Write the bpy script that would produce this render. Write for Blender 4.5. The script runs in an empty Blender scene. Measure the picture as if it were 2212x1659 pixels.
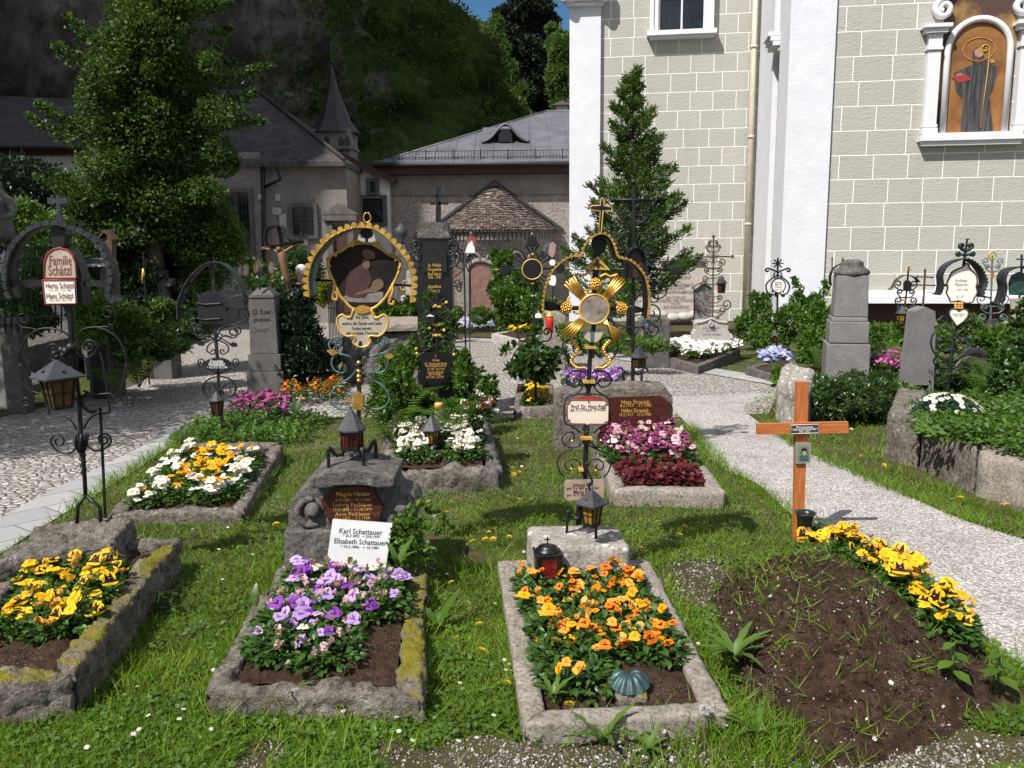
import bpy, math, random
import numpy as np
from mathutils import Vector, Matrix, Euler, noise
R_ = math.radians
SC = bpy.context.scene
COL = SC.collection
# ------------------------------------------------------------------ camera, sky, sun, exposure
PITCH, ROLL, CAMZ = 9.5, 0.55, 1.75
FPX = 1858.0                                   # focal length in pixels of a 2212 px wide picture
cd = bpy.data.cameras.new("camera"); cam = bpy.data.objects.new("camera", cd); COL.objects.link(cam)
CAMROT = Matrix.Rotation(R_(90 - PITCH), 3, 'X') @ Matrix.Rotation(R_(-ROLL), 3, 'Z')
cam.matrix_world = Matrix.Translation((0, 0, CAMZ)) @ CAMROT.to_4x4()
cd.sensor_width = 36; cd.lens = 36 * FPX / 2212; cd.clip_start = .05; cd.clip_end = 3000
SC.camera = cam
TOSUN = Vector((-.43, -.46, .777)).normalized()
w = bpy.data.worlds.new("World"); SC.world = w; w.use_nodes = True
nt = w.node_tree; nt.nodes.clear()
sky = nt.nodes.new('ShaderNodeTexSky'); sky.sky_type = 'NISHITA'; sky.sun_disc = False
sky.sun_elevation = math.asin(TOSUN.z); sky.sun_rotation = math.atan2(TOSUN.x, TOSUN.y)
bg = nt.nodes.new('ShaderNodeBackground'); bg.inputs[1].default_value = .05
out = nt.nodes.new('ShaderNodeOutputWorld')
tc = nt.nodes.new('ShaderNodeTexCoord'); nz = nt.nodes.new('ShaderNodeTexNoise')
nz.inputs['Scale'].default_value = 5.5; nz.inputs['Detail'].default_value = 7
rmp = nt.nodes.new('ShaderNodeValToRGB'); rmp.color_ramp.elements[0].position = .44; rmp.color_ramp.elements[1].position = .58
mx = nt.nodes.new('ShaderNodeMix'); mx.data_type = 'RGBA'; mx.inputs[7].default_value = (15, 15.5, 16.5, 1)
sat = nt.nodes.new('ShaderNodeHueSaturation'); sat.inputs['Saturation'].default_value = 1.4; sat.inputs['Value'].default_value = 1.15
nt.links.new(tc.outputs['Generated'], nz.inputs['Vector']); nt.links.new(nz.outputs['Fac'], rmp.inputs[0])
nt.links.new(rmp.outputs[0], mx.inputs[0]); nt.links.new(sky.outputs[0], sat.inputs['Color']); nt.links.new(sat.outputs[0], mx.inputs[6])
nt.links.new(mx.outputs[2], bg.inputs[0]); nt.links.new(bg.outputs[0], out.inputs[0])
sl = bpy.data.lights.new("sun", 'SUN'); sl.energy = 5.0; sl.angle = R_(.5); sl.color = (1, .955, .89)
so = bpy.data.objects.new("sun", sl); COL.objects.link(so); so.rotation_euler = TOSUN.to_track_quat('Z', 'Y').to_euler()
so.location = (-8, -4, 16)
SC.view_settings.view_transform = 'Standard'; SC.view_settings.look = 'None'; SC.view_settings.gamma = 1
SC.view_settings.exposure = 0.5
# ------------------------------------------------------------------ projection helpers (2212x1659 picture coordinates)
def gz(x, y): return -.035 * max(0.0, y - 5.0)
def ray(u, v): return CAMROT @ Vector(((u - 1106) / FPX, -(v - 829.5) / FPX, -1))
def G(u, v, h=0.0):
    d = ray(u, v); t = (h - CAMZ) / d.z if d.z < 0 else 1e9
    if t * d.y > 5 or t < 0:
        t = (h + .175 - CAMZ) / (d.z + .035 * d.y)
    return Vector((0, 0, CAMZ)) + d * t
def AT(u, v, Y):
    d = ray(u, v); return Vector((0, 0, CAMZ)) + d * (Y / d.y)
def ZM(ox, oy, s): return lambda u, v: (ox + s * u, oy + s * v)
z4 = ZM(0, 432, .25); z5 = ZM(518.5, 432, .25); z6 = ZM(1036.9, 432, .25); z7 = ZM(1659, 432, .25)
y2 = ZM(518.5, 820.9, .25); y3 = ZM(1036.9, 820.9, .25); y4 = ZM(1555.4, 777.7, .2969); y1 = ZM(0, 777.7, .2734)
y7 = ZM(1036.9, 1166.5, .2969); y6 = ZM(388.8, 1123.3, .3203); y5 = ZM(0, 1166.5, .2969); y8 = ZM(1555.4, 1123.3, .3229)
t1 = ZM(0, 0, .3359); t2 = ZM(734.5, 0, .3359); t3 = ZM(1469, 0, .3359)
dd = lambda u, v: (u, v)
class PL:
    """an upright plane at world depth Y; base point at picture point (u,v); maps picture points to local metres"""
    def __init__(s, u, v, Y, zm=dd, ground=False):
        s.zm = zm; s.Y = Y; s.v0 = v; b = AT(*zm(u, v), Y)
        if ground: b.z = gz(b.x, b.y)
        s.o = b
    def __call__(s, u, v, dy=0.0):
        if v is None: return Vector((AT(*s.zm(u, s.v0), s.Y).x - s.o.x, dy, -.05))   # down into the ground
        p = AT(*s.zm(u, v), s.Y) - s.o; return Vector((p.x, dy, p.z))
# ------------------------------------------------------------------ object helpers
def tag(o, label=None, cat=None, group=None, kind=None):
    if label: o['label'] = label
    if cat: o['category'] = cat
    if group: o['group'] = group
    if kind: o['kind'] = kind
    return o
def thing(name, loc, label, cat, group=None, rz=0, kind=None):
    o = bpy.data.objects.new(name, None); COL.objects.link(o); o.location = loc; o.rotation_euler = (0, 0, rz)
    o.empty_display_size = .1
    return tag(o, label, cat, group, kind)
def link(name, me, parent=None, loc=None):
    o = bpy.data.objects.new(name, me); COL.objects.link(o)
    if parent: o.parent = parent
    if loc is not None: o.location = loc
    return o
def copy_tree(o, parent=None):
    c = o.copy(); COL.objects.link(c)
    if parent: c.parent = parent
    for ch in list(o.children): copy_tree(ch, c)
    return c
def spl(pts, n=6):
    """Catmull-Rom through pts"""
    P = [Vector(p) for p in pts]
    if len(P) < 3: return P
    r = []
    for i in range(len(P) - 1):
        a = P[i - 1] if i else P[0] * 2 - P[1]; b = P[i]; c = P[i + 1]
        d = P[i + 2] if i + 2 < len(P) else P[-1] * 2 - P[-2]
        for k in range(n):
            t = k / n
            r.append(.5 * ((2 * b) + (c - a) * t + (2 * a - 5 * b + 4 * c - d) * t * t + (3 * b - a - 3 * c + d) * t ** 3))
    r.append(P[-1]); return r
def curl(path, r, turns=1.4, side=1, shrink=.25):
    """continue a path (in its own x-z plane) by an inward spiral"""
    P = [Vector(p) for p in path]; a = P[-1] - P[-2]; h = math.atan2(a.z, a.x); y = P[-1].y; p = P[-1].copy(); n = int(22 * turns)
    for i in range(n):
        rr = r * (1 - (1 - shrink) * i / n); ds = rr * 2 * math.pi * turns / n
        h += side * ds / rr; p = p + Vector((math.cos(h) * ds, 0, math.sin(h) * ds)); P.append(p)
    return P
class MB:
    def __init__(s): s.v = []; s.f = []; s.m = []; s.sm = []
    def add(s, vs, fs, mi=0, smooth=False):
        k = len(s.v); s.v += [tuple(p) for p in vs]
        for f in fs: s.f.append([i + k for i in f]); s.m.append(mi); s.sm.append(smooth)
    def box(s, c, d, rz=0, mi=0, tx=1, ty=1, M=None):
        """box centred at c, size d, top face scaled by tx, ty"""
        x, y, z = d[0] / 2, d[1] / 2, d[2] / 2
        vs = [(-x, -y, -z), (x, -y, -z), (x, y, -z), (-x, y, -z), (-x * tx, -y * ty, z), (x * tx, -y * ty, z), (x * tx, y * ty, z), (-x * tx, y * ty, z)]
        m = M or Matrix.Rotation(rz, 3, 'Z'); c = Vector(c)
        s.add([m @ Vector(p) + c for p in vs], [(3, 2, 1, 0), (4, 5, 6, 7), (0, 1, 5, 4), (1, 2, 6, 5), (2, 3, 7, 6), (3, 0, 4, 7)], mi)
    def tube(s, pts, r, n=6, mi=0, closed=False, sx=1.0, sy=1.0):
        """round bar along pts; r a number or list; sx stretches along depth (y)"""
        P = [Vector(p) for p in pts]; N = len(P)
        if N < 2: return
        rs = r if isinstance(r, (list, tuple)) else [r] * N
        vs = []; prev = None
        for i in range(N):
            if closed: t = P[(i + 1) % N] - P[i - 1]
            else: t = P[min(i + 1, N - 1)] - P[max(i - 1, 0)]
            if t.length < 1e-9: t = Vector((0, 0, 1))
            t.normalize()
            ref = Vector((0, 1, 0)) if abs(t.y) < .9 else Vector((1, 0, 0))
            a = t.cross(ref).normalized(); b = a.cross(t).normalized()
            for k in range(n):
                q = 2 * math.pi * (k + .5) / n
                vs.append(P[i] + (a * math.cos(q) * sy + b * math.sin(q) * sx) * rs[i])
        fs = []
        for i in range(N if closed else N - 1):
            j = (i + 1) % N
            for k in range(n):
                l = (k + 1) % n; fs.append((i * n + k, i * n + l, j * n + l, j * n + k))
        if not closed: fs += [tuple(range(n))[::-1], tuple(range((N - 1) * n, N * n))]
        s.add(vs, fs, mi, n > 4)
    def bar(s, a, b, r, n=4, mi=0): s.tube([a, b], r, n, mi)
    def prism(s, poly, y0, y1, mi=0, mside=None):
        """poly: local (x, ?, z) points in order, extruded along depth from y0 (front) to y1"""
        n = len(poly); vs = [(p[0], y0, p[2]) for p in poly] + [(p[0], y1, p[2]) for p in poly]
        A = sum(poly[i][0] * poly[(i + 1) % n][2] - poly[(i + 1) % n][0] * poly[i][2] for i in range(n))
        fr = tuple(range(n)); bk = tuple(range(n, 2 * n))
        if A < 0: fr, bk2 = fr[::-1], bk
        else: bk2 = bk[::-1]
        s.add(vs, [fr, bk2], mi)
        sd = [(i, (i + 1) % n, n + (i + 1) % n, n + i) for i in range(n)]
        if A > 0: sd = [q[::-1] for q in sd]
        s.add(vs, sd, mi if mside is None else mside)
    def lathe(s, prof, c=(0, 0, 0), n=16, mi=0, smooth=True, sx=1, sy=1, ph=0):
        c = Vector(c); vs = []; fs = []
        for r, z in prof:
            for k in range(n):
                q = 2 * math.pi * k / n + ph; vs.append(c + Vector((r * math.cos(q) * sx, r * math.sin(q) * sy, z)))
        for i in range(len(prof) - 1):
            for k in range(n):
                l = (k + 1) % n; fs.append((i * n + k, i * n + l, (i + 1) * n + l, (i + 1) * n + k))
        fs += [tuple(range(n))[::-1], tuple(range((len(prof) - 1) * n, len(prof) * n))]
        s.add(vs, fs, mi, smooth)
    def ball(s, c, r, n=8, mi=0, sx=1, sy=1, sz=1):
        s.lathe([(r * math.sin(math.pi * i / n) + 1e-5, -r * sz * math.cos(math.pi * i / n)) for i in range(n + 1)], c, n + 2, mi, True, sx, sy)
    def sheet(s, fn, nu, nv, mi=0, smooth=True, closed=False):
        vs = [fn(i / nu, j / nv) for j in range(nv + 1) for i in range(nu + 1)]
        s.add(vs, [(j * (nu + 1) + i, j * (nu + 1) + i + 1, (j + 1) * (nu + 1) + i + 1, (j + 1) * (nu + 1) + i) for j in range(nv) for i in range(nu)], mi, smooth)
    def rock(s, quad, z0, z1, res=.035, amp=.012, rad=.025, seed=0, mi=0, freq=9, shrink=0.0):
        """rough stone block: footprint quad [(x,y)*4], from z0 to z1, weathered surface"""
        q = [Vector((p[0], p[1], 0)) for p in quad]
        L = (max((q[1] - q[0]).length, .02), max((q[3] - q[0]).length, .02), max(z1 - z0, .02))
        n = [max(2, int(l / res)) for l in L]; e1 = (q[1] - q[0]).normalized(); e2 = (q[3] - q[0]).normalized(); e3 = Vector((0, 0, 1))
        rad = min(rad, *[l * .45 for l in L]); idx = {}; vs = []; off = Vector((seed * 7.3, seed * 3.1, seed * 1.7))
        cen = (q[0] + q[1] + q[2] + q[3]) / 4
        def vert(i, j, k):
            key = (i, j, k)
            if key in idx: return idx[key]
            t = (i / n[0], j / n[1], k / n[2]); p = [t[a] * L[a] for a in range(3)]
            c = [min(max(p[a], rad), L[a] - rad) for a in range(3)]; d = Vector([p[a] - c[a] for a in range(3)])
            if d.length > 1e-9: d = d.normalized()
            pp = [c[a] + d[a] * rad for a in range(3)]; t = [pp[a] / L[a] for a in range(3)]
            w = (q[0] * (1 - t[0]) * (1 - t[1]) + q[1] * t[0] * (1 - t[1]) + q[2] * t[0] * t[1] + q[3] * (1 - t[0]) * t[1])
            if shrink: w = cen + (w - cen) * (1 - shrink * t[2])
            w = w + e3 * (z0 + pp[2]); nd = e1 * d[0] + e2 * d[1] + e3 * d[2]
            s_ = w * freq + off
            h = noise.noise(s_ * .35) * 1.1 + noise.noise(s_) * .9 - abs(noise.noise(s_ * 2.7)) * .9 + noise.noise(s_ * 5) * .4 - max(0, noise.noise(s_ * 3.6 + Vector((3, 3, 3))) - .1) * 1.6
            idx[key] = len(vs); vs.append(w + nd * h * amp); return idx[key]
        fs = []
        a, b, c = n
        for i in range(a):
            for j in range(b):
                fs.append((vert(i, j, c), vert(i + 1, j, c), vert(i + 1, j + 1, c), vert(i, j + 1, c)))
                fs.append((vert(i, j, 0), vert(i, j + 1, 0), vert(i + 1, j + 1, 0), vert(i + 1, j, 0)))
        for i in range(a):
            for k in range(c):
                fs.append((vert(i, 0, k), vert(i + 1, 0, k), vert(i + 1, 0, k + 1), vert(i, 0, k + 1)))
                fs.append((vert(i, b, k), vert(i, b, k + 1), vert(i + 1, b, k + 1), vert(i + 1, b, k)))
        for j in range(b):
            for k in range(c):
                fs.append((vert(0, j, k), vert(0, j, k + 1), vert(0, j + 1, k + 1), vert(0, j + 1, k)))
                fs.append((vert(a, j, k), vert(a, j + 1, k), vert(a, j + 1, k + 1), vert(a, j, k + 1)))
        s.add(vs, fs, mi, res < .06)
    def build(s, name, mats, parent=None, loc=None, bevel=0, smooth=None):
        me = bpy.data.meshes.new(name); me.from_pydata(s.v, [], s.f); me.validate(verbose=False)
        for m in (mats if isinstance(mats, (list, tuple)) else [mats]): me.materials.append(m)
        if len(me.polygons) == len(s.f):
            me.polygons.foreach_set('material_index', s.m)
            me.polygons.foreach_set('use_smooth', s.sm if smooth is None else [smooth] * len(s.f))
        me.update(); o = link(name, me, parent, loc)
        if bevel:
            b = o.modifiers.new('bevel', 'BEVEL'); b.width = bevel; b.segments = 2; b.limit_method = 'ANGLE'; b.angle_limit = R_(40)
        return o
def np_mesh(name, V, Fq, mats, parent=None, mi=None, smooth=False, loc=None):
    """V (n,3); Fq list of (faces array (m,k))"""
    me = bpy.data.meshes.new(name); V = np.asarray(V, np.float32)
    tot = sum(f.shape[0] for f in Fq); lp = np.concatenate([f.ravel() for f in Fq]).astype(np.int32)
    sizes = np.concatenate([np.full(f.shape[0], f.shape[1]) for f in Fq]); st = np.concatenate([[0], np.cumsum(sizes)[:-1]]).astype(np.int32)
    me.vertices.add(len(V)); me.vertices.foreach_set('co', V.ravel())
    me.loops.add(len(lp)); me.loops.foreach_set('vertex_index', lp)
    me.polygons.add(tot); me.polygons.foreach_set('loop_start', st)
    for m in (mats if isinstance(mats, (list, tuple)) else [mats]): me.materials.append(m)
    if mi is not None: me.polygons.foreach_set('material_index', np.asarray(mi, np.int32))
    me.polygons.foreach_set('use_smooth', np.full(tot, smooth))
    me.update(calc_edges=True); return link(name, me, parent, loc)
def frames(D, N):
    D = D / (np.linalg.norm(D, axis=1, keepdims=True) + 1e-9); X = np.cross(D, N); X /= (np.linalg.norm(X, axis=1, keepdims=True) + 1e-9)
    Z = np.cross(X, D); return np.stack([X, D, Z], axis=2)
def inst(name, tv, tf, T, R, S, mats, parent=None, mi=None, smooth=False, loc=None, tmi=None):
    """many copies of one small template (leaf, blade) merged in one mesh"""
    tv = np.asarray(tv, float); n = len(T); k = len(tv); S = np.asarray(S, float)
    if S.ndim == 1: S = np.repeat(S[:, None], 3, 1)
    V = np.einsum('nij,nkj->nki', R, tv[None] * S[:, None, :]) + T[:, None, :]
    Fq = []; ms = []
    for q in sorted(set(len(f) for f in tf)):
        f = np.array([x for x in tf if len(x) == q]); Fq.append((f[None] + (np.arange(n) * k)[:, None, None]).reshape(-1, q))
        if mi is not None: ms.append(np.repeat(mi, len(f)))
        elif tmi is not None: ms.append(np.tile([tmi[i] for i, x in enumerate(tf) if len(x) == q], n))
    return np_mesh(name, V.reshape(-1, 3), Fq, mats, parent, np.concatenate(ms) if ms else None, smooth, loc)
LEAF = ([(0, 0, 0), (.28, .4, .07), (0, 1, -.08), (-.28, .4, .07)], [(0, 1, 2), (0, 2, 3)])
LEAF2 = ([(0, 0, 0), (.22, .25, .05), (.3, .55, .04), (0, 1, -.12), (-.3, .55, .04), (-.22, .25, .05), (0, .5, 0)], [(0, 1, 6), (1, 2, 6), (2, 3, 6), (3, 4, 6), (4, 5, 6), (5, 0, 6)])
BLADE = ([(-.5, 0, 0), (.5, 0, 0), (.35, .55, .12), (-.35, .55, .12), (0, 1, .4)], [(0, 1, 2, 3), (3, 2, 4)])
rng = np.random.default_rng(7)
def rdir(n, r=rng):
    v = r.normal(size=(n, 3)); return v / np.linalg.norm(v, axis=1, keepdims=True)
# ------------------------------------------------------------------ materials
MATS = {}
def nodes(name):
    m = bpy.data.materials.new(name); m.use_nodes = True; MATS[name] = m
    t = m.node_tree; return m, t, t.nodes['Principled BSDF']
def N(t, typ, **kw):
    n = t.nodes.new(typ)
    for k, v in kw.items():
        if k in n.inputs.keys(): n.inputs[k].default_value = v
        else: setattr(n, k, v)
    return n
def mixc(t, fac, a, b, mode='MIX'):
    m = t.nodes.new('ShaderNodeMix'); m.data_type = 'RGBA'; m.blend_type = mode
    for i, x in ((0, fac), (6, a), (7, b)):
        if hasattr(x, 'is_output') or hasattr(x, 'links'): t.links.new(x, m.inputs[i])
        else: m.inputs[i].default_value = x if i == 0 else (*x, 1)
    return m.outputs[2]
def ramp(t, src, stops):
    r = t.nodes.new('ShaderNodeValToRGB'); e = r.color_ramp.elements
    while len(e) < len(stops): e.new(.5)
    for i, (p, c) in enumerate(stops):
        e[i].position = p; e[i].color = (c, c, c, 1) if not hasattr(c, '__len__') else (*c, 1)
    t.links.new(src, r.inputs[0]); return r.outputs[0]
def coord(t, kind='Object'): return N(t, 'ShaderNodeTexCoord').outputs[kind]
def noi(t, sc, det=4, co=None, rough=.55, out='Fac', dist=0):
    n = N(t, 'ShaderNodeTexNoise', Scale=sc, Detail=det, Roughness=rough, Distortion=dist); t.links.new(co or coord(t), n.inputs['Vector']); return n.outputs[out]
def bump(t, b, h, st=.3, dist=.02, prev=None):
    n = N(t, 'ShaderNodeBump', Strength=st, Distance=dist); t.links.new(h, n.inputs['Height'])
    if prev: t.links.new(prev, n.inputs['Normal'])
    t.links.new(n.outputs[0], b.inputs['Normal']); return n.outputs[0]
def plain(name, c, rough=.6, metal=0, var=.25, sc=14, bst=.15, bd=.004, spec=.5):
    m, t, b = nodes(name); f = noi(t, sc, 5)
    d = tuple(x * (1 - var) for x in c); e = tuple(min(1, x * (1 + var)) for x in c)
    t.links.new(mixc(t, ramp(t, f, [(.3, 0), (.7, 1)]), d, e), b.inputs['Base Color'])
    b.inputs['Roughness'].default_value = rough; b.inputs['Metallic'].default_value = metal; b.inputs['Specular IOR Level'].default_value = spec
    if bst: bump(t, b, noi(t, sc * 5, 3), bst, bd)
    return m
def stone(name, c1, c2, sc=6, pits=45, bst=.6, bd=.015, lichen=None, moss=None, pebble=0):
    m, t, b = nodes(name); f = noi(t, sc, 7, rough=.65); g = noi(t, pits, 5, rough=.7)
    c = mixc(t, ramp(t, f, [(.3, 0), (.7, 1)]), c1, c2)
    c = mixc(t, ramp(t, g, [(.35, .75), (.55, 0)]), c, tuple(x * .35 for x in c1))
    if pebble:
        v = N(t, 'ShaderNodeTexVoronoi', Scale=pebble); t.links.new(coord(t), v.inputs['Vector'])
        pf = ramp(t, v.outputs['Distance'], [(.28, 1), (.36, 0)]); sel = ramp(t, v.outputs['Color'], [(.45, 0), (.5, 1)])
        mm = N(t, 'ShaderNodeMath', operation='MULTIPLY'); t.links.new(pf, mm.inputs[0]); t.links.new(sel, mm.inputs[1])
        c = mixc(t, mm.outputs[0], c, tuple(min(1, x * 1.35) for x in c2))
    if lichen: c = mixc(t, ramp(t, noi(t, 11, 5, rough=.7), [(.6, 0), (.66, .8)]), c, lichen)
    if moss:
        ge = N(t, 'ShaderNodeNewGeometry'); sp = N(t, 'ShaderNodeSeparateXYZ'); t.links.new(ge.outputs['Normal'], sp.inputs[0])
        a = N(t, 'ShaderNodeMath', operation='MULTIPLY'); t.links.new(ramp(t, noi(t, 3.4, 9, rough=.85), [(.46, 0), (.55, 1)]), a.inputs[0])
        t.links.new(ramp(t, sp.outputs[2], [(.3, 0), (.7, 1)]), a.inputs[1]); c = mixc(t, a.outputs[0], c, moss)
    t.links.new(c, b.inputs['Base Color']); b.inputs['Roughness'].default_value = .9; b.inputs['Specular IOR Level'].default_value = .2
    p = bump(t, b, g, bst, bd); bump(t, b, noi(t, pits * 3, 3), bst * .6, bd * .4, p); return m
def leafm(name, c1, c2, rough=.45, trans=.35, spec=.4, dead=None):
    m, t, b = nodes(name); g = N(t, 'ShaderNodeNewGeometry')
    c = mixc(t, g.outputs['Random Per Island'], c1, c2)
    c = mixc(t, ramp(t, noi(t, 1.6, 3), [(.35, 0), (.65, .6)]), c, tuple(x * .55 for x in c1))
    if dead: c = mixc(t, ramp(t, g.outputs['Random Per Island'], [(1 - dead, 0), (1 - dead + .01, 1)]), c, (.22, .15, .06))
    t.links.new(c, b.inputs['Base Color']); b.inputs['Roughness'].default_value = rough; b.inputs['Specular IOR Level'].default_value = spec
    tr = N(t, 'ShaderNodeBsdfTranslucent'); ms = N(t, 'ShaderNodeMixShader', Fac=trans)
    gm = N(t, 'ShaderNodeGamma', Gamma=.85); t.links.new(c, gm.inputs[0]); tint = mixc(t, .5, gm.outputs[0], (.9, 1, .3), 'MULTIPLY')
    t.links.new(tint, tr.inputs[0]); t.links.new(b.outputs[0], ms.inputs[1]); t.links.new(tr.outputs[0], ms.inputs[2])
    t.links.new(ms.outputs[0], t.nodes['Material Output'].inputs[0]); return m
def petalm(name, c, c2=None, rough=.6):
    m, t, b = nodes(name); oi = N(t, 'ShaderNodeObjectInfo'); c2 = c2 or tuple(x * .8 for x in c)
    k = mixc(t, oi.outputs['Random'], c, c2); k = mixc(t, ramp(t, noi(t, 60, 3), [(.35, 0), (.75, .45)]), k, tuple(x * .6 for x in c))
    t.links.new(k, b.inputs['Base Color']); b.inputs['Roughness'].default_value = rough; b.inputs['Specular IOR Level'].default_value = .25
    tr = N(t, 'ShaderNodeBsdfTranslucent'); ms = N(t, 'ShaderNodeMixShader', Fac=.3); t.links.new(k, tr.inputs[0])
    t.links.new(b.outputs[0], ms.inputs[1]); t.links.new(tr.outputs[0], ms.inputs[2]); t.links.new(ms.outputs[0], t.nodes['Material Output'].inputs[0]); return m
iron = plain('wrought_iron', (.012, .013, .016), .48, .35, .5, 18, .4, .003)
ironb = plain('weathered_iron', (.03, .033, .04), .5, .4, .5, 22, .5, .004)
verd = plain('verdigris_iron', (.06, .12, .125), .55, .3, .6, 20, .5, .003)
rusty = plain('rusty_iron', (.09, .06, .045), .7, .3, .7, 20, .5, .003)
gold = plain('gilded_metal', (.72, .42, .09), .36, .9, .35, 25, .35, .003)
goldp = plain('gold_paint', (.55, .33, .07), .5, .3, .35, 25, .25, .002)
leadm = plain('lead_grey_metal', (.042, .044, .05), .62, .15, .35, 9, .3, .004)
glassr = plain('red_lantern_glass', (.14, .012, .012), .12, 0, .5, 9, .05, .002)
glassy = plain('amber_lantern_glass', (.25, .15, .02), .15, 0, .45, 9, .1, .002)
glassd = plain('dark_amber_glass', (.10, .045, .012), .15, 0, .5, 9, .1, .002)
blackp = plain('black_lacquer', (.006, .006, .007), .38, 0, .3, 9, .05, .001)
white_enamel = plain('white_enamel_plate', (.78, .76, .70), .35, 0, .06, 8, .05, .001)
cream_plate = plain('aged_cream_plate', (.38, .32, .255), .55, 0, .18, 9, .1, .001)
marble = plain('white_marble', (.58, .58, .59), .5, 0, .12, 7, .06, .001)
redpaint = plain('dark_red_paint', (.28, .03, .02), .5, 0, .2)
blackt = plain('black_lettering', (.02, .018, .018), .6, 0, .1)
redt = plain('red_brown_lettering', (.17, .05, .035), .6, 0, .1)
greyt = plain('grey_lettering', (.2, .18, .17), .7, 0, .1)
whitet = plain('white_lettering', (.75, .74, .72), .6, 0, .05)
granite = plain('dark_red_granite', (.055, .016, .014), .22, 0, .5, 60, .05, .001)
tufa = stone('tufa_conglomerate', (.12, .10, .083), (.30, .265, .23), 8, 30, 1.0, .035, lichen=(.36, .34, .31))
tufam = stone('mossy_tufa', (.12, .10, .083), (.30, .265, .23), 8, 30, 1.0, .035, moss=(.20, .175, .018))
nagel = stone('pebbly_conglomerate', (.22, .20, .18), (.40, .37, .34), 8, 60, .6, .01, pebble=17)
kerbst = stone('weathered_kerb_stone', (.21, .18, .15), (.37, .33, .29), 10, 55, .8, .012, lichen=(.12, .11, .10))
darkst = stone('dark_weathered_stone', (.075, .07, .065), (.17, .16, .15), 7, 40, .8, .015, lichen=(.22, .2, .18))
greyst = stone('grey_cut_stone', (.155, .15, .155), (.235, .225, .225), 4, 90, .25, .004)
lightst = stone('pale_carved_stone', (.36, .33, .31), (.5, .47, .44), 5, 60, .3, .006)
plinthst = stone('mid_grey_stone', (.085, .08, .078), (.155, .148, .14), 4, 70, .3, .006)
soilm, t, b = nodes('dark_garden_soil')
c = mixc(t, ramp(t, noi(t, 22, 8, rough=.7), [(.35, 0), (.7, 1)]), (.022, .012, .007), (.10, .058, .038))
v = N(t, 'ShaderNodeTexVoronoi', Scale=120); t.links.new(coord(t), v.inputs['Vector'])
pb = N(t, 'ShaderNodeMath', operation='MULTIPLY'); t.links.new(ramp(t, v.outputs['Distance'], [(.25, 1), (.3, 0)]), pb.inputs[0])
t.links.new(ramp(t, noi(t, 5, 3), [(.5, 0), (.65, .8)]), pb.inputs[1])
c = mixc(t, pb.outputs[0], c, (.26, .21, .17)); t.links.new(c, b.inputs['Base Color']); b.inputs['Roughness'].default_value = .95
b.inputs['Specular IOR Level'].default_value = .15
bump(t, b, noi(t, 45, 6, rough=.75), 1, .03)
def fontmesh(body, bold=.012, shear=0, sp=1.0):
    cu = bpy.data.curves.new('t', 'FONT'); cu.body = body; cu.align_x = 'CENTER'; cu.align_y = 'CENTER'; cu.offset = bold; cu.shear = shear
    cu.space_character = sp; cu.resolution_u = 2
    o = bpy.data.objects.new('t', cu); COL.objects.link(o); bpy.context.view_layer.update()
    me = o.to_mesh(); V = [v.co.copy() for v in me.vertices]; Fc = [tuple(p.vertices) for p in me.polygons]; o.to_mesh_clear()
    bpy.data.objects.remove(o); bpy.data.curves.remove(cu); return V, Fc
def text(mb, body, x, y, z, h, wid=None, bold=.015, mi=0, shear=0, M=None):
    """lettering facing -y with its middle at (x,y,z); h = capital height; wid = fitted width"""
    V, Fc = fontmesh(body, bold, shear)
    if not V: return
    x0 = min(p.x for p in V); x1 = max(p.x for p in V); z0 = min(p.y for p in V); z1 = max(p.y for p in V)
    sx = (wid / (x1 - x0)) if wid else h / .69; cx = (x0 + x1) / 2; cz = (z0 + z1) / 2; sz = h / .69
    L = [Vector(((p.x - cx) * sx, 0, (p.y - cz) * sz)) for p in V]
    if M: L = [M @ p for p in L]
    mb.add([(p.x + x, p.y + y, p.z + z) for p in L], Fc, mi)
# ================================================================== setting: ground, paths
lawnm, t, b = nodes('lawn_soil')
gmask = ramp(t, noi(t, 1.7, 6, rough=.7), [(.42, 0), (.6, 1)])
c = mixc(t, gmask, (.055, .05, .022), (.075, .078, .028)); c = mixc(t, ramp(t, noi(t, 3.5, 7, rough=.75), [(.5, 0), (.62, 1)]), c, (.085, .064, .045))
v = N(t, 'ShaderNodeTexVoronoi', Scale=70); t.links.new(coord(t), v.inputs['Vector'])
pb = N(t, 'ShaderNodeMath', operation='MULTIPLY'); t.links.new(ramp(t, v.outputs['Distance'], [(.3, 1), (.36, 0)]), pb.inputs[0])
t.links.new(ramp(t, noi(t, 2.3, 4), [(.55, 0), (.65, .8)]), pb.inputs[1]); c = mixc(t, pb.outputs[0], c, (.42, .39, .36))
t.links.new(c, b.inputs['Base Color']); b.inputs['Roughness'].default_value = .95; b.inputs['Specular IOR Level'].default_value = .1
bump(t, b, noi(t, 35, 6, rough=.7), .8, .03)
mb = MB()
xs = sorted(set([-220, -120, -70, -40, -25, 25, 40, 70, 120, 220] + [i * .5 for i in range(-36, 37)]))
ys = sorted(set([-20, -8, -3] + [i * .5 for i in range(-2, 60)] + [32, 36, 42, 50, 60, 80, 110, 160, 260, 420]))
nx = len(xs)
mb.add([(x, y, gz(x, y)) for y in ys for x in xs], [(j * nx + i, j * nx + i + 1, (j + 1) * nx + i + 1, (j + 1) * nx + i) for j in range(len(ys) - 1) for i in range(nx - 1)], 0, True)
tag(mb.build('ground', lawnm), kind='structure')
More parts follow.
